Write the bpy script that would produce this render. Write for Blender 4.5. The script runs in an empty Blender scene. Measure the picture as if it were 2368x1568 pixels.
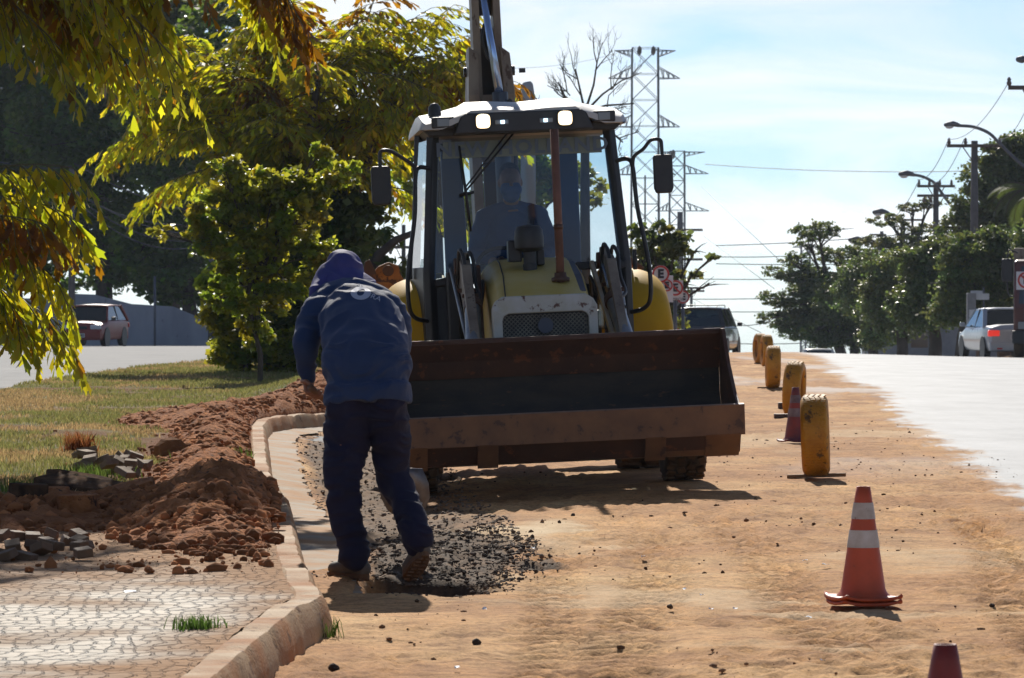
import bpy, bmesh, math, random
import numpy as np
from mathutils import Vector, Matrix, Euler
from mathutils.bvhtree import BVHTree

SC = bpy.context.scene
COL = SC.collection
R = math.radians
PI = math.pi

# ------------------------------------------------------------------ camera
F = 9300.0            # focal length in units of a 2367 x 1568 frame
CX, HZ = 1183.5, 678.0  # principal column, row of eye level
EYE = 1.35
cam_d = bpy.data.cameras.new('camera')
cam = bpy.data.objects.new('camera', cam_d); COL.objects.link(cam)
cam.location = (0, 0, EYE)
cam.rotation_euler = (R(90) - math.atan(106.0 / F), 0, 0)
cam_d.sensor_width = 36.0
cam_d.lens = F / 2367.0 * 36.0
cam_d.clip_start = 0.5; cam_d.clip_end = 6000
cam_d.dof.use_dof = True; cam_d.dof.focus_distance = 24.0; cam_d.dof.aperture_fstop = 16.0
SC.camera = cam

# ------------------------------------------------------------------ sky, sun, exposure
SUN_EL = 32.0
SUN_AZ = -4.0          # degrees from +Y (negative: a little to the left of the view axis)
w = bpy.data.worlds.new('World'); SC.world = w; w.use_nodes = True
nt = w.node_tree; nt.nodes.clear()
def N(t, **k):
    n = nt.nodes.new(t)
    for a, b in k.items(): setattr(n, a, b)
    return n
wo = N('ShaderNodeOutputWorld'); bg = N('ShaderNodeBackground')
sky = N('ShaderNodeTexSky', sky_type='NISHITA'); sky.sun_disc = False
sky.sun_elevation = R(SUN_EL); sky.sun_rotation = R(SUN_AZ)
sky.air_density = 0.8; sky.dust_density = 0.15; sky.ozone_density = 4.0
tc = N('ShaderNodeTexCoord'); mp = N('ShaderNodeMapping')
mp.inputs['Scale'].default_value = (9.0, 9.0, 42.0); mp.inputs['Rotation'].default_value = (0, R(6), 0)
mp.inputs['Location'].default_value = (3.1, 0.4, 0.55)
nz = N('ShaderNodeTexNoise'); nz.inputs['Scale'].default_value = 1.0; nz.inputs['Detail'].default_value = 6.0
nz.inputs['Roughness'].default_value = 0.52; nz.inputs['Distortion'].default_value = 0.5
cr = N('ShaderNodeValToRGB'); cr.color_ramp.elements[0].position = 0.40; cr.color_ramp.elements[1].position = 0.63
cr.color_ramp.elements[0].color = (0.08, 0.08, 0.08, 1); cr.color_ramp.elements[1].color = (0.92, 0.92, 0.92, 1)
SKY_S = 0.084
tint = N('ShaderNodeMix', data_type='RGBA', blend_type='MULTIPLY'); tint.inputs[0].default_value = 1.0
tint.inputs[7].default_value = (0.72, 0.925, 1.17, 1)
mx = N('ShaderNodeMix', data_type='RGBA')
bw = N('ShaderNodeRGBToBW'); cl = N('ShaderNodeMix', data_type='RGBA', blend_type='MULTIPLY'); cl.inputs[0].default_value = 1.0
cl.inputs[6].default_value = (1.30, 1.33, 1.34, 1)      # thin cloud: the sky's own brightness, but white
nt.links.new(tint.outputs[2], bw.inputs[0]); nt.links.new(bw.outputs[0], cl.inputs[7]); nt.links.new(cl.outputs[2], mx.inputs[7])
nt.links.new(tc.outputs['Generated'], mp.inputs['Vector']); nt.links.new(mp.outputs[0], nz.inputs['Vector'])
nt.links.new(nz.outputs['Fac'], cr.inputs['Fac']); nt.links.new(cr.outputs['Color'], mx.inputs[0])
nt.links.new(sky.outputs[0], tint.inputs[6]); nt.links.new(tint.outputs[2], mx.inputs[6])
nt.links.new(mx.outputs[2], bg.inputs['Color']); bg.inputs['Strength'].default_value = SKY_S
nt.links.new(bg.outputs[0], wo.inputs['Surface'])

sd = bpy.data.lights.new('sun', 'SUN'); sun = bpy.data.objects.new('sun', sd); COL.objects.link(sun)
sd.energy = 4.6; sd.angle = R(0.5); sd.color = (1.0, 0.93, 0.82)
sdir = Vector((-math.sin(R(SUN_AZ)) * math.cos(R(SUN_EL)), -math.cos(R(SUN_AZ)) * math.cos(R(SUN_EL)), -math.sin(R(SUN_EL))))
sun.rotation_euler = sdir.to_track_quat('-Z', 'Y').to_euler(); sun.location = (0, 60, 40)
SC.view_settings.view_transform = 'Standard'; SC.view_settings.look = 'None'
SC.view_settings.gamma = 1.0; SC.view_settings.use_curve_mapping = False
SC.view_settings.exposure = 0.12
SC.render.engine = 'CYCLES'
SC.cycles.max_bounces = 7; SC.cycles.transparent_max_bounces = 24
SC.cycles.diffuse_bounces = 3; SC.cycles.glossy_bounces = 3; SC.cycles.transmission_bounces = 5; SC.cycles.volume_bounces = 0
SC.cycles.caustics_reflective = False; SC.cycles.caustics_refractive = False
try:
    SC.cycles.use_denoising = True; SC.cycles.denoiser = 'OPENIMAGEDENOISE'
except Exception: pass

# ------------------------------------------------------------------ helpers
def W(px, py, d):
    """world point seen at pixel (px, py) of the 2367-wide frame at distance d"""
    return Vector(((px - CX) / F * d, d, EYE - (py - HZ) / F * d))

def smooth(a, b, x):
    t = np.clip((np.asarray(x, float) - a) / (b - a), 0, 1); return t * t * (3 - 2 * t)

def G(X, Y):
    """height of the road surface"""
    X = np.asarray(X, float); Y = np.asarray(Y, float)
    k = 6.7e-5 + (1.0e-4 - 6.7e-5) * smooth(-6, 1, X) + 0.4e-4 * smooth(8, 15, X)
    Yc = np.minimum(Y, 150.0)
    z = -k * np.maximum(Yc - 55, 0) ** 2 - 2 * k * 95 * np.maximum(Y - 150, 0)
    z = z + 0.05 * np.minimum(0, np.maximum(X, -3.0) - 0.9) * smooth(-2.3, -0.8, X) * smooth(23, 27, Y) * (1 - smooth(48, 60, Y))
    return z
def g(x, y): return float(G(x, y))

_rng = np.random.RandomState(7)
_P = _rng.rand(256, 256)
def vn(x, y):
    x = np.asarray(x, float); y = np.asarray(y, float)
    xi = np.floor(x).astype(int); yi = np.floor(y).astype(int); fx = x - xi; fy = y - yi
    fx = fx * fx * (3 - 2 * fx); fy = fy * fy * (3 - 2 * fy)
    a = _P[xi & 255, yi & 255]; b = _P[(xi + 1) & 255, yi & 255]; c = _P[xi & 255, (yi + 1) & 255]; d = _P[(xi + 1) & 255, (yi + 1) & 255]
    return (a * (1 - fx) + b * fx) * (1 - fy) + (c * (1 - fx) + d * fx) * fy
def fbm(x, y, o=4):
    s = 0; a = 0.5; t = 0
    for i in range(o):
        s = s + a * vn(x * 2 ** i + 17.3 * i, y * 2 ** i + 5.1 * i); t += a; a *= 0.5
    return s / t
_Q = _rng.rand(64, 64, 64)
def vn3(p):
    i = np.floor(p).astype(int); f = p - i; f = f * f * (3 - 2 * f); out = 0
    for a in (0, 1):
        for b in (0, 1):
            for c in (0, 1):
                wgt = (f[:, 0] if a else 1 - f[:, 0]) * (f[:, 1] if b else 1 - f[:, 1]) * (f[:, 2] if c else 1 - f[:, 2])
                out = out + wgt * _Q[(i[:, 0] + a) & 63, (i[:, 1] + b) & 63, (i[:, 2] + c) & 63]
    return out

def tag(o, label=None, cat=None, group=None, kind=None):
    if label: o['label'] = label
    if cat: o['category'] = cat
    if group: o['group'] = group
    if kind: o['kind'] = kind
    return o
def empty(name, loc=(0, 0, 0), rot=(0, 0, 0)):
    o = bpy.data.objects.new(name, None); COL.objects.link(o); o.location = loc; o.rotation_euler = rot
    o.empty_display_size = 0.1
    return o
def thing(name, label, cat, loc=(0, 0, 0), rot=(0, 0, 0), group=None):
    return tag(empty(name, loc, rot), label, cat, group)
def kids(o): return [c for c in bpy.data.objects if c.parent is o]
def copy_tree(o, parent=None):
    c = o.copy(); COL.objects.link(c)
    if parent is not None: c.parent = parent; c.matrix_parent_inverse = o.matrix_parent_inverse.copy()
    for ch in kids(o): copy_tree(ch, c)
    return c

def link_mesh(name, me, mat=None, parent=None, smooth_=False):
    o = bpy.data.objects.new(name, me); COL.objects.link(o)
    if mat is not None:
        for m in (mat if isinstance(mat, (list, tuple)) else [mat]): me.materials.append(m)
    if parent is not None: o.parent = parent
    if smooth_:
        me.polygons.foreach_set('use_smooth', [True] * len(me.polygons))
    return o

def np_mesh(name, V, Fa, mat, parent=None, tint=None, smooth_=False, attrs=None):
    """V (n,3), Fa (m,k) -> one mesh object; tint (n,3) point colour"""
    V = np.asarray(V, np.float32); Fa = np.asarray(Fa, np.int32)
    me = bpy.data.meshes.new(name); k = Fa.shape[1]
    me.vertices.add(len(V)); me.vertices.foreach_set('co', V.ravel())
    me.loops.add(Fa.size); me.loops.foreach_set('vertex_index', Fa.ravel())
    me.polygons.add(len(Fa)); me.polygons.foreach_set('loop_start', np.arange(0, Fa.size, k, dtype=np.int32))
    if smooth_: me.polygons.foreach_set('use_smooth', np.ones(len(Fa), bool))
    me.update(calc_edges=True); me.validate()
    for nm, arr in ([('tint', tint)] if tint is not None else []) + list((attrs or {}).items()):
        a = me.color_attributes.new(nm, 'FLOAT_COLOR', 'POINT')
        c = np.ones((len(V), 4), np.float32); c[:, :3] = arr; a.data.foreach_set('color', c.ravel())
    return link_mesh(name, me, mat, parent)

class MB:
    def __init__(s): s.v = []; s.f = []; s.M = None
    def add(s, vs, fs):
        o = len(s.v)
        for p in vs:
            p = Vector(p)
            s.v.append(s.M @ p if s.M is not None else p)
        for f in fs: s.f.append([i + o for i in f])
        return s
    def box(s, c, d, rot=None, taper=(1, 1)):
        x, y, z = d[0] / 2, d[1] / 2, d[2] / 2
        vs = [Vector((sx * x * (taper[0] if sz > 0 else 1), sy * y * (taper[1] if sz > 0 else 1), sz * z)) for sz in (-1, 1) for sx, sy in ((-1, -1), (1, -1), (1, 1), (-1, 1))]
        if rot is not None:
            m = Euler(rot).to_matrix(); vs = [m @ v for v in vs]
        vs = [v + Vector(c) for v in vs]
        return s.add(vs, [[3, 2, 1, 0], [4, 5, 6, 7], [0, 1, 5, 4], [1, 2, 6, 5], [2, 3, 7, 6], [3, 0, 4, 7]])
    def beam(s, p0, p1, wd, ht, up=(0, 0, 1)):
        p0 = Vector(p0); p1 = Vector(p1); d = (p1 - p0).normalized(); u = Vector(up)
        a = d.cross(u)
        if a.length < 1e-4: a = d.cross(Vector((1, 0, 0)))
        a.normalize(); b = a.cross(d).normalized()
        vs = []
        for p in (p0, p1):
            for sa, sb in ((-1, -1), (1, -1), (1, 1), (-1, 1)): vs.append(p + a * sa * wd / 2 + b * sb * ht / 2)
        return s.add(vs, [[3, 2, 1, 0], [4, 5, 6, 7], [0, 1, 5, 4], [1, 2, 6, 5], [2, 3, 7, 6], [3, 0, 4, 7]])
    def tube(s, pts, r, n=8, caps=True, ell=None, ref=None):
        """swept circle; r a number or list; ell list of (a, b) semi-axes along ref-frame"""
        pts = [Vector(p) for p in pts]; k = len(pts)
        rr = [r] * k if isinstance(r, (int, float)) else list(r)
        prev = None; vs = []
        for i, p in enumerate(pts):
            t = (pts[min(i + 1, k - 1)] - pts[max(i - 1, 0)]).normalized()
            if ref is not None:
                a = Vector(ref) - t * t.dot(Vector(ref))
            elif prev is None:
                a = t.orthogonal()
            else:
                a = prev - t * t.dot(prev)
            a.normalize(); prev = a; b = t.cross(a)
            ra, rb = (ell[i] if ell is not None else (rr[i], rr[i]))
            for j in range(n):
                th = 2 * PI * j / n; vs.append(p + a * math.cos(th) * ra + b * math.sin(th) * rb)
        fs = []
        for i in range(k - 1):
            for j in range(n):
                j2 = (j + 1) % n; fs.append([i * n + j, i * n + j2, (i + 1) * n + j2, (i + 1) * n + j])
        if caps:
            fs.append(list(range(n))[::-1]); fs.append([(k - 1) * n + j for j in range(n)])
        return s.add(vs, fs)
    def limb(s, pts, ell, ref=(1, 0, 0), n=20):
        """closed rounded tube: ell (a,b) per point, hemispherical ends"""
        pts = [Vector(p) for p in pts]; P = []; E = []
        d0 = (pts[0] - pts[1]).normalized(); d1 = (pts[-1] - pts[-2]).normalized()
        m0 = min(ell[0]); m1 = min(ell[-1])
        for t in (0.97, 0.8, 0.5): P.append(pts[0] + d0 * m0 * t); q = math.sqrt(1 - t * t); E.append((ell[0][0] * q, ell[0][1] * q))
        # resample with catmull-rom
        for i in range(len(pts) - 1):
            a = pts[max(i - 1, 0)]; b = pts[i]; c = pts[i + 1]; d = pts[min(i + 2, len(pts) - 1)]
            for j in range(4):
                t = j / 4; t2 = t * t; t3 = t2 * t
                P.append(0.5 * ((2 * b) + (c - a) * t + (2 * a - 5 * b + 4 * c - d) * t2 + (-a + 3 * b - 3 * c + d) * t3))
                E.append((ell[i][0] * (1 - t) + ell[i + 1][0] * t, ell[i][1] * (1 - t) + ell[i + 1][1] * t))
        P.append(pts[-1]); E.append(ell[-1])
        for t in (0.5, 0.8, 0.97): P.append(pts[-1] + d1 * m1 * t); q = math.sqrt(1 - t * t); E.append((ell[-1][0] * q, ell[-1][1] * q))
        return s.tube(P, 0, n=n, ell=E, ref=ref)
    def lathe(s, prof, o=(0, 0, 0), axis='z', n=24, cap=True):
        """prof [(r, h)]"""
        o = Vector(o); vs = []
        for r, h in prof:
            for j in range(n):
                th = 2 * PI * j / n; c, q = r * math.cos(th), r * math.sin(th)
                v = {'z': (c, q, h), 'x': (h, c, q), 'y': (q, h, c)}[axis]
                vs.append(o + Vector(v))
        fs = []
        for i in range(len(prof) - 1):
            for j in range(n):
                j2 = (j + 1) % n; fs.append([i * n + j, i * n + j2, (i + 1) * n + j2, (i + 1) * n + j])
        if cap:
            fs.append(list(range(n))[::-1]); k = len(prof) - 1; fs.append([k * n + j for j in range(n)])
        return s.add(vs, fs)
    def prism(s, poly, t0, t1, axis='x'):
        """2-D polygon extruded; axis x: poly=(y,z); y: (x,z); z: (x,y)"""
        n = len(poly)
        def pt(p, t): return {'x': (t, p[0], p[1]), 'y': (p[0], t, p[1]), 'z': (p[0], p[1], t)}[axis]
        vs = [pt(p, t0) for p in poly] + [pt(p, t1) for p in poly]
        fs = [list(range(n))[::-1], list(range(n, 2 * n))] + [[i, (i + 1) % n, n + (i + 1) % n, n + i] for i in range(n)]
        return s.add(vs, fs)
    def sheet(s, prof, t0, t1, th, axis='x'):
        """open profile given thickness th, extruded t0..t1"""
        n = len(prof); off = []
        for i, p in enumerate(prof):
            a = prof[max(i - 1, 0)]; b = prof[min(i + 1, n - 1)]
            dx, dy = b[0] - a[0], b[1] - a[1]; l = math.hypot(dx, dy) or 1
            off.append((p[0] - dy / l * th, p[1] + dx / l * th))
        return s.prism(list(prof) + off[::-1], t0, t1, axis)
    def ico(s, c, r, sc=(1, 1, 1), sub=2, jit=0, seed=0):
        bm = bmesh.new(); bmesh.ops.create_icosphere(bm, subdivisions=sub, radius=1.0)
        rnd = random.Random(seed); c = Vector(c)
        vs = [Vector((v.co.x * sc[0], v.co.y * sc[1], v.co.z * sc[2])) * r * (1 + rnd.uniform(-jit, jit)) + c for v in bm.verts]
        fs = [[v.index for v in f.verts] for f in bm.faces]; bm.free()
        return s.add(vs, fs)
    def mesh(s, name):
        me = bpy.data.meshes.new(name); me.from_pydata([tuple(v) for v in s.v], [], s.f); me.update()
        bm = bmesh.new(); bm.from_mesh(me); bmesh.ops.recalc_face_normals(bm, faces=bm.faces); bm.to_mesh(me); bm.free()
        return me
    def build(s, name, mat, parent=None, smooth_=False, bevel=0, seg=2, angle=35, auto=True):
        o = link_mesh(name, s.mesh(name), mat, parent, smooth_)
        if bevel:
            m = o.modifiers.new('b', 'BEVEL'); m.width = bevel; m.segments = seg; m.limit_method = 'ANGLE'; m.angle_limit = R(angle)
            if smooth_:
                w_ = o.modifiers.new('w', 'WEIGHTED_NORMAL'); w_.keep_sharp = True
        return o

def baked(o):
    """mesh of o with its modifiers applied"""
    dg = bpy.context.evaluated_depsgraph_get(); ev = o.evaluated_get(dg)
    return bpy.data.meshes.new_from_object(ev)
def blob(mb, name, voxel, smooth_iter=4, factor=0.5, noise=None):
    """union of closed shapes -> one continuous skin"""
    me = mb.mesh(name); o = link_mesh('tmp_' + name, me)
    m = o.modifiers.new('r', 'REMESH'); m.mode = 'VOXEL'; m.voxel_size = voxel
    if smooth_iter:
        m = o.modifiers.new('s', 'SMOOTH'); m.factor = factor; m.iterations = smooth_iter
    bpy.context.view_layer.update()
    out = baked(o); out.name = name
    bpy.data.objects.remove(o)
    if noise is not None:
        n = len(out.vertices); co = np.empty(n * 3, np.float32); no = np.empty(n * 3, np.float32)
        out.vertices.foreach_get('co', co); out.vertex_normals.foreach_get('vector', no)
        co = co.reshape(-1, 3); no = no.reshape(-1, 3)
        co = co + no * noise(co.astype(float), no)[:, None]
        out.vertices.foreach_set('co', co.astype(np.float32).ravel()); out.update()
    out.polygons.foreach_set('use_smooth', [True] * len(out.polygons))
    return out
def text_mesh(txt, size=1.0, ext=0.0, name='lettering', spacing=1.0, bold=0.0):
    c = bpy.data.curves.new(name, 'FONT'); c.body = txt; c.size = size; c.extrude = ext; c.align_x = 'CENTER'; c.align_y = 'CENTER'
    c.space_character = spacing; c.offset = bold; c.resolution_u = 2
    o = bpy.data.objects.new('tmp_t', c); COL.objects.link(o); bpy.context.view_layer.update()
    me = baked(o); bpy.data.objects.remove(o); me.name = name
    return me
def text_obj(txt, size, mat, parent, loc, rot=(R(90), 0, 0), ext=0.001, spacing=1.0, name='lettering', bold=0.0, sx=1.0):
    o = link_mesh(name, text_mesh(txt, size, ext, name, spacing, bold), mat, parent); o.location = loc; o.rotation_euler = rot; o.scale = (sx, 1, 1)
    return o

# ------------------------------------------------------------------ materials
def newmat(name):
    m = bpy.data.materials.new(name); m.use_nodes = True; t = m.node_tree; t.nodes.clear()
    o = t.nodes.new('ShaderNodeOutputMaterial'); return m, t, o
def lk(t, a, b): t.links.new(a, b)
def col4(c): return (c[0], c[1], c[2], 1)
def pm(name, c1, c2=None, scale=4.0, rough=0.6, metal=0.0, bump=0.0, bscale=None, spec=0.5, lo=0.35, hi=0.65, detail=6, stretch=(1, 1, 1),
       c3=None, s3=20.0, t3=0.62, rvar=0.12, coat=0.0, coord='Object', emit=None, es=0):
    m, t, o = newmat(name); b = t.nodes.new('ShaderNodeBsdfPrincipled'); lk(t, b.outputs[0], o.inputs[0])
    b.inputs['Roughness'].default_value = rough; b.inputs['Metallic'].default_value = metal
    b.inputs['Specular IOR Level'].default_value = spec; b.inputs['Coat Weight'].default_value = coat
    b.inputs['Base Color'].default_value = col4(c1)
    tcn = t.nodes.new('ShaderNodeTexCoord'); mpn = t.nodes.new('ShaderNodeMapping'); mpn.inputs['Scale'].default_value = stretch
    lk(t, tcn.outputs[coord], mpn.inputs['Vector'])
    if c2 is not None:
        nz = t.nodes.new('ShaderNodeTexNoise'); nz.inputs['Scale'].default_value = scale; nz.inputs['Detail'].default_value = detail; nz.inputs['Roughness'].default_value = 0.6
        lk(t, mpn.outputs[0], nz.inputs['Vector'])
        r = t.nodes.new('ShaderNodeValToRGB'); r.color_ramp.elements[0].position = lo; r.color_ramp.elements[1].position = hi
        r.color_ramp.elements[0].color = col4(c1); r.color_ramp.elements[1].color = col4(c2)
        lk(t, nz.outputs['Fac'], r.inputs['Fac']); cur = r.outputs['Color']
        if c3 is not None:
            n3 = t.nodes.new('ShaderNodeTexNoise'); n3.inputs['Scale'].default_value = s3; n3.inputs['Detail'].default_value = 5; n3.inputs['Roughness'].default_value = 0.65
            lk(t, mpn.outputs[0], n3.inputs['Vector'])
            r3 = t.nodes.new('ShaderNodeValToRGB'); r3.color_ramp.elements[0].position = t3; r3.color_ramp.elements[1].position = t3 + 0.05
            lk(t, n3.outputs['Fac'], r3.inputs['Fac'])
            mxn = t.nodes.new('ShaderNodeMix'); mxn.data_type = 'RGBA'; mxn.inputs[7].default_value = col4(c3)
            lk(t, r3.outputs['Color'], mxn.inputs[0]); lk(t, cur, mxn.inputs[6]); cur = mxn.outputs[2]
        lk(t, cur, b.inputs['Base Color'])
        mr = t.nodes.new('ShaderNodeMapRange'); mr.inputs[3].default_value = max(0.02, rough - rvar); mr.inputs[4].default_value = min(1, rough + rvar)
        lk(t, nz.outputs['Fac'], mr.inputs[0]); lk(t, mr.outputs[0], b.inputs['Roughness'])
    if bump:
        nb = t.nodes.new('ShaderNodeTexNoise'); nb.inputs['Scale'].default_value = bscale or scale * 4; nb.inputs['Detail'].default_value = 5
        lk(t, mpn.outputs[0], nb.inputs['Vector'])
        bp = t.nodes.new('ShaderNodeBump'); bp.inputs['Strength'].default_value = 1.0; bp.inputs['Distance'].default_value = bump
        lk(t, nb.outputs['Fac'], bp.inputs['Height']); lk(t, bp.outputs[0], b.inputs['Normal'])
    if emit is not None:
        b.inputs['Emission Color'].default_value = col4(emit); b.inputs['Emission Strength'].default_value = es
    return m
def leaf_mat(name, c, tr, mixf=0.45, rough=0.4, spec=0.5):
    m, t, o = newmat(name)
    at = t.nodes.new('ShaderNodeAttribute'); at.attribute_name = 'tint'
    def mul(cc):
        n = t.nodes.new('ShaderNodeMix'); n.data_type = 'RGBA'; n.blend_type = 'MULTIPLY'; n.inputs[0].default_value = 1
        n.inputs[6].default_value = col4(cc); lk(t, at.outputs['Color'], n.inputs[7]); return n.outputs[2]
    b = t.nodes.new('ShaderNodeBsdfPrincipled'); b.inputs['Roughness'].default_value = rough; b.inputs['Specular IOR Level'].default_value = spec
    lk(t, mul(c), b.inputs['Base Color'])
    tr_ = t.nodes.new('ShaderNodeBsdfTranslucent'); lk(t, mul(tr), tr_.inputs['Color'])
    mxs = t.nodes.new('ShaderNodeMixShader'); mxs.inputs[0].default_value = mixf
    lk(t, b.outputs[0], mxs.inputs[1]); lk(t, tr_.outputs[0], mxs.inputs[2]); lk(t, mxs.outputs[0], o.inputs[0])
    return m
def glass_mat(name, tint_=(0.8, 0.9, 0.95), refl=0.12, film=(0.10, 0.14, 0.17), filmw=0.12):
    """thin pane: see-through, a dusty film and a reflection"""
    m, t, o = newmat(name)
    tp = t.nodes.new('ShaderNodeBsdfTransparent'); tp.inputs[0].default_value = col4(tint_)
    df = t.nodes.new('ShaderNodeBsdfDiffuse'); df.inputs[0].default_value = col4(film)
    gl = t.nodes.new('ShaderNodeBsdfGlossy'); gl.inputs['Roughness'].default_value = 0.04; gl.inputs[0].default_value = (1, 1, 1, 1)
    nzn = t.nodes.new('ShaderNodeTexNoise'); nzn.inputs['Scale'].default_value = 5; nzn.inputs['Detail'].default_value = 6
    tcn = t.nodes.new('ShaderNodeTexCoord'); lk(t, tcn.outputs['Object'], nzn.inputs['Vector'])
    mr = t.nodes.new('ShaderNodeMapRange'); mr.inputs[1].default_value = 0.3; mr.inputs[2].default_value = 0.75
    mr.inputs[3].default_value = filmw * 0.5; mr.inputs[4].default_value = filmw * 1.6; lk(t, nzn.outputs['Fac'], mr.inputs[0])
    m1 = t.nodes.new('ShaderNodeMixShader'); lk(t, mr.outputs[0], m1.inputs[0]); lk(t, tp.outputs[0], m1.inputs[1]); lk(t, df.outputs[0], m1.inputs[2])
    fr = t.nodes.new('ShaderNodeFresnel'); fr.inputs[0].default_value = 1.45
    ad = t.nodes.new('ShaderNodeMath'); ad.operation = 'MULTIPLY_ADD'; ad.inputs[1].default_value = 1.0; ad.inputs[2].default_value = refl - 0.04
    lk(t, fr.outputs[0], ad.inputs[0])
    m2 = t.nodes.new('ShaderNodeMixShader'); lk(t, ad.outputs[0], m2.inputs[0]); lk(t, m1.outputs[0], m2.inputs[1]); lk(t, gl.outputs[0], m2.inputs[2])
    lk(t, m2.outputs[0], o.inputs[0]); return m
# ================================================================== THE GROUND
def interp_path(pts, y):
    ys = [p[1] for p in pts]; xs = [p[0] for p in pts]
    return np.interp(y, ys, xs)
KP = [(-1.14, 7.0), (-0.92, 12.54), (-0.86, 14.1), (-0.80, 15.4), (-0.735, 15.95), (-0.80, 16.6), (-0.96, 18.5), (-1.31, 23.6), (-1.76, 29.2), (-2.24, 36.5),
      (-2.30, 38.3), (-2.16, 39.6), (-1.86, 41.0), (-1.45, 43.0), (-0.95, 47.0), (0.15, 60.0), (1.9, 80.0), (3.9, 110.0), (5.0, 126.0), (8.0, 170.0)]
def resample(pts, step):
    out = [Vector((p[0], p[1], 0)) for p in pts[:1]]
    for a, b in zip(pts[:-1], pts[1:]):
        a = Vector((a[0], a[1], 0)); b = Vector((b[0], b[1], 0)); n = max(1, int((b - a).length / step))
        for i in range(1, n + 1): out.append(a.lerp(b, i / n))
    return out
def kerbx(Y): return interp_path(KP, Y)
LK = [(-7.0, 40.0), (-6.55, 50.0), (-6.55, 56.0), (-6.35, 62.0), (-6.0, 68.0), (-5.55, 75.0), (-5.0, 85.0), (-2.5, 110.0), (0.2, 130.0)]
EDGE = [(3.5, 8.0), (3.4, 18.0), (3.2, 25.0), (3.93, 37.8), (4.64, 49.8), (5.7, 69.0), (6.6, 85.0), (7.6, 100.0), (8.8, 120.0), (10.0, 140.0)]

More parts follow.
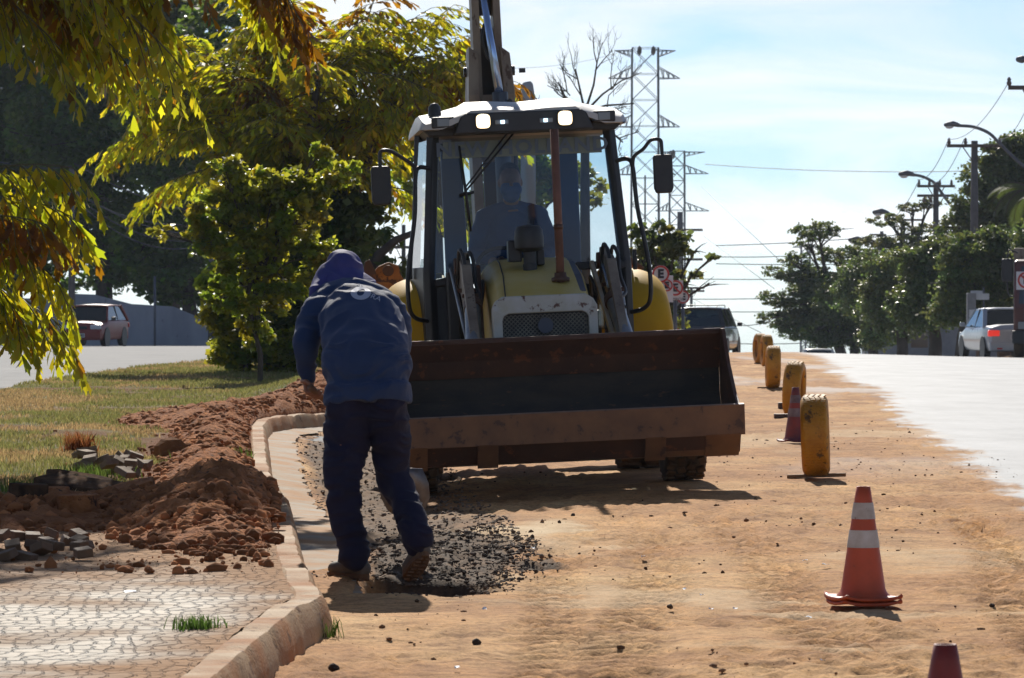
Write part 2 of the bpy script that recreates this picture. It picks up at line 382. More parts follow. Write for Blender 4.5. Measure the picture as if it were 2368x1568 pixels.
# ---- materials of the ground
def road_material():
    m, t, o = newmat('road_surface'); L = lambda a, b: t.links.new(a, b)
    b = t.nodes.new('ShaderNodeBsdfPrincipled'); L(b.outputs[0], o.inputs[0])
    at = t.nodes.new('ShaderNodeAttribute'); at.attribute_name = 'zone'
    sp = t.nodes.new('ShaderNodeSeparateColor'); L(at.outputs['Color'], sp.inputs[0])
    tcn = t.nodes.new('ShaderNodeTexCoord')
    def noise(scale, det=6, st=(1, 1, 1), ro=0.6, dist=0.0):
        mpn = t.nodes.new('ShaderNodeMapping'); mpn.inputs['Scale'].default_value = st; L(tcn.outputs['Object'], mpn.inputs[0])
        n = t.nodes.new('ShaderNodeTexNoise'); n.inputs['Scale'].default_value = scale; n.inputs['Detail'].default_value = det; n.inputs['Roughness'].default_value = ro
        n.inputs['Distortion'].default_value = dist
        L(mpn.outputs[0], n.inputs[0]); return n.outputs['Fac']
    def ramp(f, cs):
        r = t.nodes.new('ShaderNodeValToRGB'); e = r.color_ramp.elements
        e[0].position, e[0].color = cs[0][0], col4(cs[0][1]); e[1].position, e[1].color = cs[-1][0], col4(cs[-1][1])
        for p, c in cs[1:-1]: x = e.new(p); x.color = col4(c)
        L(f, r.inputs[0]); return r.outputs[0]
    def mix(f, a, c, bl='MIX'):
        n = t.nodes.new('ShaderNodeMix'); n.data_type = 'RGBA'; n.blend_type = bl
        if isinstance(f, float): n.inputs[0].default_value = f
        else: L(f, n.inputs[0])
        L(a, n.inputs[6])
        if isinstance(c, tuple): n.inputs[7].default_value = col4(c)
        else: L(c, n.inputs[7])
        return n.outputs[2]
    nb = noise(0.55, 7, (1, 0.75, 1), 0.62); nm = noise(3.2, 8, (1, 0.35, 1), 0.68, 0.6); nf = noise(38, 5, (1, 0.6, 1), 0.7); ns = noise(9, 6, (0.35, 1.6, 1), 0.6, 0.8)
    dirt = ramp(nb, [(0.28, (0.40, 0.190, 0.072)), (0.47, (0.55, 0.285, 0.110)), (0.60, (0.67, 0.395, 0.170)), (0.74, (0.80, 0.54, 0.265))])
    dirt = mix(0.55, dirt, ramp(nm, [(0.3, (0.42, 0.33, 0.27)), (0.5, (0.98, 0.98, 0.98)), (0.70, (1.32, 1.28, 1.2))]), 'MULTIPLY')
    dirt = mix(0.85, dirt, ramp(nf, [(0.30, (0.58, 0.53, 0.48)), (0.52, (1.0, 1.0, 1.0)), (0.75, (1.18, 1.14, 1.1))]), 'MULTIPLY')
    dirt = mix(0.8, dirt, ramp(ns, [(0.36, (0.60, 0.53, 0.47)), (0.48, (1.0, 1.0, 1.0)), (0.8, (1.12, 1.1, 1.05))]), 'MULTIPLY')
    asp = ramp(noise(1.3, 8, (1, 0.4, 1), 0.7), [(0.3, (0.25, 0.27, 0.29)), (0.7, (0.43, 0.45, 0.47))])
    asp = mix(0.8, asp, ramp(noise(60, 4, (1, 1, 1), 0.7), [(0.3, (0.75, 0.75, 0.75)), (0.7, (1.1, 1.1, 1.1))]), 'MULTIPLY')
    rub = ramp(noise(9, 8, (1, 0.7, 1), 0.7), [(0.3, (0.045, 0.032, 0.022)), (0.5, (0.10, 0.065, 0.040)), (0.72, (0.24, 0.14, 0.075))])
    cur = mix(sp.outputs[0], asp, dirt); cur = mix(sp.outputs[1], cur, rub)
    pale = ramp(noise(4, 7, (1, 0.5, 1), 0.65), [(0.35, (0.60, 0.40, 0.21)), (0.65, (0.80, 0.61, 0.37))]); cur = mix(sp.outputs[2], cur, pale)
    L(cur, b.inputs['Base Color'])
    r1 = t.nodes.new('ShaderNodeMapRange'); r1.inputs[3].default_value = 0.66; r1.inputs[4].default_value = 0.85; L(sp.outputs[0], r1.inputs[0])
    r2 = t.nodes.new('ShaderNodeMath'); r2.operation = 'MULTIPLY_ADD'; r2.inputs[1].default_value = -0.02; L(sp.outputs[2], r2.inputs[0]); L(r1.outputs[0], r2.inputs[2])
    L(r2.outputs[0], b.inputs['Roughness'])
    s1 = t.nodes.new('ShaderNodeMapRange'); s1.inputs[3].default_value = 0.24; s1.inputs[4].default_value = 0.12; L(sp.outputs[0], s1.inputs[0]); L(s1.outputs[0], b.inputs['Specular IOR Level'])
    ad = t.nodes.new('ShaderNodeMath'); ad.operation = 'MULTIPLY_ADD'; ad.inputs[1].default_value = 0.35; L(nf, ad.inputs[0]); L(nm, ad.inputs[2])
    bp = t.nodes.new('ShaderNodeBump'); bp.inputs['Distance'].default_value = 0.035; bp.inputs['Strength'].default_value = 0.9; L(ad.outputs[0], bp.inputs['Height'])
    bmix = t.nodes.new('ShaderNodeMapRange'); bmix.inputs[3].default_value = 0.12; bmix.inputs[4].default_value = 0.85; L(sp.outputs[0], bmix.inputs[0]); L(bmix.outputs[0], bp.inputs['Strength'])
    L(bp.outputs[0], b.inputs['Normal'])
    return m
M_road = road_material()
M_soil = pm('red_soil', (0.24, 0.085, 0.030), (0.48, 0.195, 0.072), 7, 0.95, bump=0.05, bscale=24, spec=0.1, c3=(0.10, 0.05, 0.03), s3=14, t3=0.60)
M_earth = pm('dry_earth', (0.20, 0.16, 0.10), (0.30, 0.22, 0.13), 2, 0.95, bump=0.02, spec=0.1)
M_kerb = pm('dusty_concrete_kerb', (0.44, 0.29, 0.155), (0.40, 0.18, 0.065), 2.2, 0.8, bump=0.006, bscale=60, spec=0.2, lo=0.42, hi=0.58, c3=(0.22, 0.12, 0.06), s3=7, t3=0.60, rvar=0.2)
M_gutter = pm('dusty_concrete_gutter', (0.36, 0.29, 0.21), (0.44, 0.23, 0.095), 2.4, 0.8, bump=0.005, bscale=50, spec=0.15, lo=0.40, hi=0.62, c3=(0.30, 0.19, 0.11), s3=12, t3=0.60, rvar=0.1)
M_farroad = pm('worn_asphalt', (0.15, 0.155, 0.165), (0.21, 0.215, 0.22), 0.8, 0.8, bump=0.006, bscale=60, spec=0.2)

def lawn_material():
    m, t, o = newmat('lawn_ground'); L = lambda a, b: t.links.new(a, b)
    b = t.nodes.new('ShaderNodeBsdfPrincipled'); L(b.outputs[0], o.inputs[0]); b.inputs['Roughness'].default_value = 0.95; b.inputs['Specular IOR Level'].default_value = 0.1
    tcn = t.nodes.new('ShaderNodeTexCoord')
    def noise(s, d=6):
        n = t.nodes.new('ShaderNodeTexNoise'); n.inputs['Scale'].default_value = s; n.inputs['Detail'].default_value = d; L(tcn.outputs['Object'], n.inputs[0]); return n.outputs['Fac']
    r = t.nodes.new('ShaderNodeValToRGB'); e = r.color_ramp.elements
    e[0].position = 0.36; e[0].color = (0.15, 0.16, 0.05, 1); e[1].position = 0.66; e[1].color = (0.34, 0.26, 0.14, 1); x = e.new(0.5); x.color = (0.24, 0.22, 0.09, 1)
    L(noise(1.1, 8), r.inputs[0])
    at = t.nodes.new('ShaderNodeAttribute'); at.attribute_name = 'zone'; sp = t.nodes.new('ShaderNodeSeparateColor'); L(at.outputs['Color'], sp.inputs[0])
    n = t.nodes.new('ShaderNodeMix'); n.data_type = 'RGBA'; L(sp.outputs[0], n.inputs[0]); L(r.outputs[0], n.inputs[6]); n.inputs[7].default_value = (0.25, 0.11, 0.055, 1)
    L(n.outputs[2], b.inputs['Base Color'])
    bp = t.nodes.new('ShaderNodeBump'); bp.inputs['Distance'].default_value = 0.05; L(noise(30), bp.inputs['Height']); L(bp.outputs[0], b.inputs['Normal'])
    return m
M_lawn = lawn_material()

def paving_material():
    m, t, o = newmat('mosaic_stone_paving'); L = lambda a, b: t.links.new(a, b)
    b = t.nodes.new('ShaderNodeBsdfPrincipled'); L(b.outputs[0], o.inputs[0])
    tcn = t.nodes.new('ShaderNodeTexCoord')
    nw = t.nodes.new('ShaderNodeTexNoise'); nw.inputs['Scale'].default_value = 3.5; nw.inputs['Detail'].default_value = 3; L(tcn.outputs['Object'], nw.inputs[0])
    va = t.nodes.new('ShaderNodeVectorMath'); va.operation = 'MULTIPLY_ADD'; L(nw.outputs['Color'], va.inputs[0]); va.inputs[1].default_value = (0.20, 0.20, 0); L(tcn.outputs['Object'], va.inputs[2])
    mpp = t.nodes.new('ShaderNodeMapping'); mpp.inputs['Scale'].default_value = (17.0, 7.0, 1); L(va.outputs[0], mpp.inputs[0])
    v1 = t.nodes.new('ShaderNodeTexVoronoi'); v1.voronoi_dimensions = '2D'; v1.feature = 'DISTANCE_TO_EDGE'; v1.inputs['Scale'].default_value = 1; v1.inputs['Randomness'].default_value = 0.5; L(mpp.outputs[0], v1.inputs['Vector'])
    v2 = t.nodes.new('ShaderNodeTexVoronoi'); v2.voronoi_dimensions = '2D'; v2.inputs['Scale'].default_value = 1; v2.inputs['Randomness'].default_value = 0.5; L(mpp.outputs[0], v2.inputs['Vector'])
    sv = t.nodes.new('ShaderNodeSeparateColor'); L(v2.outputs['Color'], sv.inputs[0])
    r0 = t.nodes.new('ShaderNodeValToRGB'); r0.color_ramp.elements[0].color = (0.21, 0.165, 0.115, 1); r0.color_ramp.elements[1].color = (0.42, 0.34, 0.25, 1); L(sv.outputs[0], r0.inputs[0])
    jm = t.nodes.new('ShaderNodeMapRange'); jm.interpolation_type = 'SMOOTHSTEP'; jm.inputs[1].default_value = 0.03; jm.inputs[2].default_value = 0.13; L(v1.outputs['Distance'], jm.inputs[0])
    br = t.nodes.new('ShaderNodeMix'); br.data_type = 'RGBA'; L(jm.outputs[0], br.inputs[0]); br.inputs[6].default_value = (0.035, 0.024, 0.016, 1); L(r0.outputs[0], br.inputs[7])
    nd = t.nodes.new('ShaderNodeTexNoise'); nd.inputs['Scale'].default_value = 1.1; nd.inputs['Detail'].default_value = 8; L(tcn.outputs['Object'], nd.inputs[0])
    r = t.nodes.new('ShaderNodeValToRGB'); r.color_ramp.elements[0].position = 0.50; r.color_ramp.elements[1].position = 0.66; L(nd.outputs['Fac'], r.inputs[0])
    at = t.nodes.new('ShaderNodeAttribute'); at.attribute_name = 'zone'; sp = t.nodes.new('ShaderNodeSeparateColor'); L(at.outputs['Color'], sp.inputs[0])
    mxx = t.nodes.new('ShaderNodeMath'); mxx.operation = 'MAXIMUM'; L(sp.outputs[0], mxx.inputs[0])
    mlt = t.nodes.new('ShaderNodeMath'); mlt.operation = 'MULTIPLY'; mlt.inputs[1].default_value = 0.6; L(r.outputs[0], mlt.inputs[0]); L(mlt.outputs[0], mxx.inputs[1])
    n = t.nodes.new('ShaderNodeMix'); n.data_type = 'RGBA'; L(mxx.outputs[0], n.inputs[0]); L(br.outputs[2], n.inputs[6]); n.inputs[7].default_value = (0.42, 0.23, 0.11, 1)
    L(n.outputs[2], b.inputs['Base Color'])
    mr = t.nodes.new('ShaderNodeMapRange'); mr.inputs[3].default_value = 0.65; mr.inputs[4].default_value = 0.95; L(mxx.outputs[0], mr.inputs[0]); L(mr.outputs[0], b.inputs['Roughness'])
    b.inputs['Specular IOR Level'].default_value = 0.16
    h = t.nodes.new('ShaderNodeMath'); h.operation = 'MULTIPLY_ADD'; L(jm.outputs[0], h.inputs[0]); h.inputs[1].default_value = 0.7
    nn = t.nodes.new('ShaderNodeTexNoise'); nn.inputs['Scale'].default_value = 16; nn.inputs['Detail'].default_value = 4; L(tcn.outputs['Object'], nn.inputs[0]); L(nn.outputs['Fac'], h.inputs[2])
    bp = t.nodes.new('ShaderNodeBump'); bp.inputs['Distance'].default_value = 0.016; L(h.outputs[0], bp.inputs['Height']); L(bp.outputs[0], b.inputs['Normal'])
    return m
M_pave = paving_material()

def grid_mesh(name, XX, YY, ZZ, mat, attrs=None, kind='structure', smooth_=True):
    r, c = XX.shape; V = np.stack([XX, YY, ZZ], -1).reshape(-1, 3)
    i = np.arange(r * c).reshape(r, c); Fa = np.stack([i[:-1, :-1], i[:-1, 1:], i[1:, 1:], i[1:, :-1]], -1).reshape(-1, 4)
    o = np_mesh(name, V, Fa, mat, attrs={k: v.reshape(-1, 3) for k, v in (attrs or {}).items()}, smooth_=smooth_)
    return tag(o, kind=kind)
def ylines(y0, y1, k=1.6e-4, lo=0.03, hi=3.0):
    ys = [y0]
    while ys[-1] < y1: ys.append(ys[-1] + min(hi, max(lo, k * ys[-1] ** 2)))
    return np.array(ys)

# far ground sheet to the horizon
xs = np.concatenate([np.linspace(-700, -60, 12), np.linspace(-50, 50, 41), np.linspace(60, 700, 12)])
ys = np.concatenate([np.linspace(-60, 200, 66), np.linspace(230, 1500, 40)])
XX, YY = np.meshgrid(xs, ys); grid_mesh('ground', XX, YY, G(XX, YY) - 0.35, M_earth)

# ---- road: clean asphalt, orange dirt over it, the broken strip by the gutter
xs = np.concatenate([np.arange(-3.4, 4.6, 0.036), 4.6 + np.cumsum(np.geomspace(0.04, 1.2, 45))]); ys = ylines(7.0, 240.0)
XX, YY = np.meshgrid(xs, ys); ZZ = G(XX, YY)
ex = interp_path(EDGE, YY); fing = (fbm(XX * 0.0 + 3, YY * 0.09) - 0.5) * (0.6 + YY * 0.008) + (fbm(XX * 2 + 9, YY * 1.6, 6) - 0.5) * (0.40 + 0.004 * YY)
dirt = 1 - smooth(-0.16, 0.10, XX - ex - fing + (fbm(XX * 14, YY * 6, 4) - 0.5) * 0.30)
# a closed lane keeps thin dust far away
kx = interp_path(KP, YY)
pit = smooth(1.05, 0.75, np.hypot((XX + 0.30 + 0.02 * (YY - 18)) / (0.40 + 0.06 * (fbm(XX * 2, YY * 2) - 0.5) * 6), (YY - 20.6) / 2.75) + (fbm(XX * 5, YY * 3) - 0.5) * 0.45)
strip = smooth(0.0, 0.12, XX - kx - 0.30 + (fbm(XX * 3, YY * 2) - .5) * .2) * (1 - smooth(0.85, 1.25, XX - kx - 0.02 * (YY - 20) + (fbm(XX * 2 + 3, YY) - 0.5) * 0.9)) * smooth(20.2, 21.6, YY) * (1 - smooth(41, 44, YY))
rub = np.clip(np.maximum(pit, strip * 0.85) * (0.75 + 0.5 * fbm(XX * 8, YY * 5)), 0, 1)
lump = smooth(1, 0.5, np.hypot((XX - 0.12) / 0.16, (YY - 19.9) / 0.5) + (fbm(XX * 9, YY * 5) - 0.5) * 0.9)
rub = np.maximum(rub, lump)
pale = smooth(1, 0.4, np.hypot((XX - 0.02) / 0.45, (YY - 23.0) / 1.3) + (fbm(XX * 3 + 4, YY * 2) - 0.5) * 1.5)
for (px, py, rx, ry) in ((1290, 1260, .45, .8), (2130, 1290, .6, .9), (1500, 1380, .8, .7), (2050, 1420, .6, .4), (1900, 1500, .5, .3), (1750, 1020, .8, 3), (2000, 1000, .8, 2), (1150, 1330, .2, .5)):
    d = F * EYE / (py - HZ); X0 = (px - CX) / F * d
    pale = np.maximum(pale, 0.55 * smooth(1, 0.3, np.hypot((XX - X0) / rx, (YY - d) / ry) + (fbm(XX * 3 + px, YY * 3) - 0.5) * 1.6))
grey = smooth(0.56, 0.75, fbm(XX * 0.7 + 3, YY * 0.16 + 1)) * smooth(26, 40, YY) * 0.55
dirtf = np.clip(dirt * (1 - grey), 0, 1)
tracks = np.zeros_like(XX)
for (x0, sl, wd) in ((0.55, 0.02, 0.16), (2.2, 0.05, 0.14), (1.35, -0.03, 0.18), (0.1, 0.06, 0.14), (2.8, -0.01, 0.15)):
    dx = XX - (x0 + sl * (YY - 16) + 0.12 * np.sin(YY * 0.5 + x0 * 7)); inside = np.exp(-(dx / wd) ** 4)
    tracks += inside * (0.017 * np.sin(YY * 2 * PI / 0.19 + np.abs(dx) * 22) - 0.014) * (0.4 + 1.2 * fbm(XX * 2, YY * 1.5))
ZZ = ZZ + dirtf * ((fbm(XX * 1.3, YY * 1.1) - 0.5) * 0.045 + (fbm(XX * 15, YY * 12, 5) - 0.5) * 0.034 * (0.4 + 1.4 * smooth(0.42, 0.62, fbm(XX * 0.9 + 7, YY * 0.5))) + tracks * smooth(30, 22, YY))
ZZ = ZZ + rub * ((fbm(XX * 12, YY * 9, 5) - 0.5) * 0.09 - 0.03) - 0.30 * np.exp(-((XX + 0.42) / 0.27) ** 8 - ((YY - 18.65) / 0.52) ** 8) + lump * 0.035
ZZ = ZZ + 0.05 * pit * np.exp(-((XX + 0.62) / 0.2) ** 2 - ((YY - 21) / 1.3) ** 2)
zone = np.stack([dirtf, rub, np.clip(pale * (1 - rub), 0, 1)], -1)
grid_mesh('road', XX, YY, ZZ, M_road, {'zone': zone})
ROAD_X, ROAD_Y, ROAD_Z = xs, ys, ZZ
def road_z(x, y):
    i = int(np.clip(np.searchsorted(ys_road, y), 1, len(ys_road) - 1)); j = int(np.clip(np.searchsorted(ROAD_X, x), 1, len(ROAD_X) - 1))
    return float(ROAD_Z[i, j])
ys_road = ROAD_Y

# left carriageway
xs = np.concatenate([np.linspace(-40, -8, 20), np.arange(-7.7, 1.0, 0.3)]); ys = ylines(38, 200, lo=0.3)
XX, YY = np.meshgrid(xs, ys); grid_mesh('left_road', XX, YY, G(XX, YY) - 0.008 - 0.1 * smooth(-2.0, -1.0, XX), M_farroad)
# right pavement beyond the far kerb
RK = [(9.5, 30.0), (13.0, 80.0), (15.2, 112.0), (17.6, 150.0), (21, 200.0), (30, 300.0)]
ys = ylines(20, 300, lo=0.5); XX = np.stack([interp_path(RK, ys) + (0 if a == 0 else a) for a in np.linspace(0, 12, 8)], 1); YY = np.repeat(ys[:, None], 8, 1)
grid_mesh('right_pavement', XX, YY, G(XX, YY) + 0.13, M_kerb)

# ---- kerb round the median (one swept stone edge with joints)
def kerb_sweep(name, path, side, mat, wd=0.13, ht=0.15, y0=0, y1=999, seed=1, step=0.07, rough=1.0):
    pts = [p for p in resample(path, step) if y0 <= p.y <= y1]; mb = MB(); rnd = random.Random(seed); vs = []; n = len(pts); prof = 7; s = 0
    for i, p in enumerate(pts):
        a = pts[max(i - 1, 0)]; b = pts[min(i + 1, n - 1)]; t = (b - a).normalized(); nn = Vector((t.y, -t.x, 0)) * side   # towards the road
        s += (pts[i] - pts[i - 1]).length if i else 0
        jo = 0.012 if (s % 0.82) < step else 0.0
        j = ((fbm(np.array(p.x * 3), np.array(p.y * 3)) - 0.5) * 0.030 + rnd.uniform(-0.0015, 0.0015)) * rough; z = g(p.x, p.y); j2 = float(j)
        for (u, h) in ((-wd, -0.1), (-wd, ht - 0.01), (-wd + 0.015, ht), (-0.022, ht), (-0.004, ht - 0.02), (0.02, 0.05), (0.035, -0.1)):
            q = p + nn * (u + j2 * 0.6 - jo * 0.6 * (1 if h > 0.02 else 0)); vs.append(Vector((q.x, q.y, z + h + (j2 - jo if h > 0.05 else 0))))
    fs = [[i * prof + k, i * prof + k + 1, (i + 1) * prof + k + 1, (i + 1) * prof + k] for i in range(n - 1) for k in range(prof - 1)]
    mb.add(vs, fs); o_ = mb.build(name, mat, smooth_=True, bevel=0); m_ = o_.modifiers.new('e', 'EDGE_SPLIT'); m_.split_angle = R(32); return tag(o_, kind='structure')
kerb_sweep('kerb', KP, 1, M_kerb, y1=60)
kerb_sweep('kerb_far', KP, 1, M_kerb, y0=60, step=1.0)
kerb_sweep('kerb_of_left_road', [(p[0], p[1]) for p in LK], -1, M_kerb, wd=0.16, ht=0.14, step=0.4, rough=2.0)
kerb_sweep('kerb_of_right_pavement', RK, -1, M_kerb, wd=0.15, ht=0.15, step=2.0)
# gutter strip
pts = [p for p in resample(KP, 0.12) if 17.3 <= p.y <= 46]; A = []; B = []
for i, p in enumerate(pts):
    a = pts[max(i - 1, 0)]; b = pts[min(i + 1, len(pts) - 1)]; t = (b - a).normalized(); nn = Vector((t.y, -t.x, 0))
    wv = 0.27 * min(1, max(0.12, (p.y - 17.0) / 1.3)) + 0.12 * (float(fbm(np.array(p.x * 3.), np.array(p.y * 3.))) - 0.5)
    for u, L_ in ((0.02, A), (wv, B)):
        q = p + nn * u; L_.append((q.x, q.y, g(q.x, q.y) + (0.024 - 0.012 * (u > 0.1)) * float(smooth(18.2, 20.5, q.y)) - 0.03 * (1 - float(smooth(17.6, 19.6, q.y)))))
XX = np.array([[a[0] + (b[0] - a[0]) * k / 6 for k in range(7)] for a, b in zip(A, B)]); YY = np.array([[a[1] + (b[1] - a[1]) * k / 6 for k in range(7)] for a, b in zip(A, B)])
ZZ = np.array([[a[2] + (b[2] - a[2]) * k / 6 for k in range(7)] for a, b in zip(A, B)]) + (fbm(XX * 9, YY * 7) - 0.5) * 0.012
grid_mesh('gutter', XX, YY, ZZ, M_gutter)

# ---- sidewalk of small stones
ys = ylines(7, 23.5, lo=0.05); us = np.linspace(0, 1, 110); kx = kerbx(ys) - 0.125
XX = -6.5 + (kx[:, None] + 6.5) * us[None]; YY = np.repeat(ys[:, None], len(us), 1)
dz = smooth(0.55, 0.0, np.abs(XX - kx[:, None]) + (fbm(XX * 2, YY * 2) - 0.5) * 0.9) * 0.9
dz = np.maximum(dz, 0.9 * smooth(16.0, 17.8, YY + (XX + 1.5) * 0.35 + (fbm(XX * 1.4, YY * 1.4) - 0.5) * 3.5))
ZZ = G(XX, YY) + 0.142 + (fbm(XX * 0.8, YY * 0.8) - 0.5) * 0.03 + dz * (fbm(XX * 8, YY * 7, 5) - 0.4) * 0.022
grid_mesh('sidewalk', XX, YY, ZZ, M_pave, {'zone': np.stack([dz, dz * 0, dz * 0], -1)})

# ---- lawn of the median
ys = ylines(19.5, 125, lo=0.07); us = np.linspace(0, 1, 120)
kx = kerbx(ys) - 0.13; lx = np.where(ys < 40, -9.0, interp_path(LK, ys) + 0.16)
XX = lx[:, None] + (kx - lx)[:, None] * us[None]; YY = np.repeat(ys[:, None], len(us), 1)
edge = kx[:, None] - XX
soilz = smooth(1.05, 0.55, edge + (fbm(XX * 1.5, YY * 0.8) - 0.5) * 1.0) * smooth(60, 50, YY)
soilz = np.maximum(soilz, smooth(0.5, 0.1, np.abs(YY - 49.8 + 0.1 * (XX + 5)) * 0.45 + (fbm(XX * 3, YY * 2) - 0.5) * 0.9) * smooth(-3.2, -3.9, XX))
soilz = np.maximum(soilz, 0.75 * smooth(0.62, 0.72, fbm(XX * 1.1 + 5, YY * 0.5)))
LZ = G(XX, YY) + 0.155 + (fbm(XX * 1.5, YY * 1.0) - 0.5) * 0.05 - 0.012 * smooth(21, 19.5, YY) * 8
LZ = LZ + 0.30 * np.exp(-((XX + 2.0 - 0.05 * (YY - 46)) / 0.9) ** 2 - ((YY - 48) / 3.5) ** 2)
grid_mesh('lawn', XX, YY, LZ, M_lawn, {'zone': np.stack([soilz, soilz * 0, soilz * 0], -1)})
LAWN = (XX, YY, LZ, soilz)

# ---- heap of red soil thrown up on the kerb side (one heap, uncountable clods)
def soil_h(X, Y):
    h = 0.055 * np.exp(-((Y - 21.4 + 0.3 * (X + 2)) / 1.4) ** 4) * smooth(-1.1, -1.5, X) + 0.12 * np.exp(-((X + 1.66) / 0.50) ** 2 - ((Y - 24.0) / 1.2) ** 2) + 0.12 * np.exp(-((X + 2.1) / 0.6) ** 2 - ((Y - 22.0) / 0.85) ** 2)
    h = h + 0.14 * np.exp(-((X + 2.75) / 0.4) ** 2 - ((Y - 21.4) / 0.8) ** 2) + 0.13 * np.exp(-((X + 1.55) / 0.35) ** 2 - ((Y - 20.4) / 0.9) ** 2)
    h = h + 0.12 * np.exp(-((X + 3.0) / 0.5) ** 2 - ((Y - 20.3) / 0.6) ** 2)
    kx = kerbx(Y)
    h = h + (0.20 + 0.08 * (fbm(X * 1.1 + 2, Y * 0.6) - 0.5)) * np.exp(-((X - kx + 0.42) / 0.33) ** 2) * smooth(17.6, 20.5, Y) * (1 - smooth(44, 52, Y) * 0.5) * (1 - smooth(50, 58, Y))
    h = h + 0.16 * np.exp(-((X - kx + 1.0) / 0.5) ** 2) * smooth(33, 38, Y) * (1 - smooth(46, 52, Y))
    return h * 0.72
xs = np.arange(-4.2, -0.6, 0.03); ys = ylines(17.2, 58, lo=0.06, k=1.3e-4)
XX, YY = np.meshgrid(xs, ys); H = soil_h(XX, YY); kxx = kerbx(YY)
rough_n = (fbm(XX * 2.6, YY * 2.2, 3) - 0.5) * 0.10 + (fbm(XX * 7, YY * 6, 6) - 0.5) * 0.20 + (_rng.rand(*XX.shape) - 0.5) * 0.030
base = G(XX, YY) + 0.150 - 0.045 + 0.30 * np.exp(-((XX + 2.0 - 0.05 * (YY - 46)) / 0.9) ** 2 - ((YY - 48) / 3.5) ** 2)
ZZ = base + H + rough_n * np.clip(H * 6, 0.12, 1.0)
over = np.clip((XX - kxx + 0.14) / 0.10, 0, 1); ZZ = ZZ - over * 0.35
sel = (XX - kxx) < 0.03
r, c = XX.shape; idx = np.arange(r * c).reshape(r, c); q = sel[:-1, :-1] & sel[:-1, 1:] & sel[1:, 1:] & sel[1:, :-1]
Fa = np.stack([idx[:-1, :-1], idx[:-1, 1:], idx[1:, 1:], idx[1:, :-1]], -1)[q]
used = np.unique(Fa); remap = -np.ones(r * c, int); remap[used] = np.arange(len(used))
o = np_mesh('soil_heap', np.stack([XX, YY, ZZ], -1).reshape(-1, 3)[used], remap[Fa], M_soil, smooth_=False)
tag(o, 'heap of loose red soil and clods thrown up along the kerb', 'soil', kind='stuff')

def soil_top(x, y): return float(max(g(x, y) + 0.155, g(x, y) + 0.105 + soil_h(np.array(x), np.array(y)) + 0.3 * math.exp(-((x + 2.0 - 0.05 * (y - 46)) / 0.9) ** 2 - ((y - 48) / 3.5) ** 2)))

# ---- scattered chunks: icosahedra with noise, one object per kind of rubble
_bm = bmesh.new(); bmesh.ops.create_icosphere(_bm, subdivisions=1, radius=1.0)
ICO_V = np.array([v.co[:] for v in _bm.verts]); ICO_F = np.array([[v.index for v in f.verts] for f in _bm.faces]); _bm.free()
def chunks(name, P, S, mat, label, cat, seed, flat=0.7):
    rs = np.random.RandomState(seed); n = len(P); k = len(ICO_V)
    jit = 1 + (rs.rand(n, k, 1) - 0.5) * 0.6; sc = 0.65 + 0.7 * rs.rand(n, 1, 3); sc[:, :, 2] *= flat
    th = rs.rand(n) * 2 * PI; c, s_ = np.cos(th), np.sin(th)
    v = ICO_V[None] * jit * sc * S[:, None, None]
    x = v[:, :, 0] * c[:, None] - v[:, :, 1] * s_[:, None]; y = v[:, :, 0] * s_[:, None] + v[:, :, 1] * c[:, None]
    V = np.stack([x, y, v[:, :, 2]], -1) + P[:, None, :]
    Fa = (ICO_F[None] + (np.arange(n) * k)[:, None, None]).reshape(-1, 3)
    tn = 0.45 + 0.9 * rs.rand(n, 1, 1) ** 1.5; T = np.broadcast_to(tn, (n, k, 3)).reshape(-1, 3)
    o = np_mesh(name, V.reshape(-1, 3), Fa, mat, tint=T); return tag(o, label, cat, kind='stuff')
def tinted(name, c, rough=0.9, spec=0.2, bump=0.004):
    m, t, o = newmat(name); b = t.nodes.new('ShaderNodeBsdfPrincipled'); lk(t, b.outputs[0], o.inputs[0]); b.inputs['Roughness'].default_value = rough; b.inputs['Specular IOR Level'].default_value = spec
    at = t.nodes.new('ShaderNodeAttribute'); at.attribute_name = 'tint'; n = t.nodes.new('ShaderNodeMix'); n.data_type = 'RGBA'; n.blend_type = 'MULTIPLY'; n.inputs[0].default_value = 1
    n.inputs[6].default_value = col4(c); lk(t, at.outputs['Color'], n.inputs[7]); lk(t, n.outputs[2], b.inputs['Base Color'])
    nb = t.nodes.new('ShaderNodeTexNoise'); nb.inputs['Scale'].default_value = 60; bp = t.nodes.new('ShaderNodeBump'); bp.inputs['Distance'].default_value = bump; lk(t, nb.outputs['Fac'], bp.inputs['Height']); lk(t, bp.outputs[0], b.inputs['Normal'])
    return m
M_chip = tinted('asphalt_chips', (0.15, 0.105, 0.072), 0.85, 0.15); M_gravel = tinted('dusty_gravel', (0.25, 0.17, 0.11), 0.75); M_clod = tinted('red_clods', (0.42, 0.165, 0.062), 0.95, 0.1)
M_grit = tinted('road_grit', (0.22, 0.12, 0.06), 0.9, 0.1)
rs = np.random.RandomState(3)
n = 15000; X = -0.30 + (rs.rand(n) - 0.5) * 1.5; Y = 17.9 + rs.rand(n) * 6.6; keep = np.hypot((X + 0.30) / 0.46, (Y - 20.6) / 2.8) + (rs.rand(n) - 0.5) * 0.35 < 1.0
keep &= ~((np.hypot((X + 0.42) / 0.27, (Y - 18.65) / 0.5) < 1)); X, Y = X[keep], Y[keep]
X2 = 0.12 + rs.randn(130) * 0.09; Y2 = 19.9 + rs.randn(130) * 0.25; X3 = -0.98 + rs.rand(90) * 0.22; Y3 = 19.0 + rs.rand(90) * 1.3
X = np.concatenate([X, X2, X3]); Y = np.concatenate([Y, Y2, Y3])
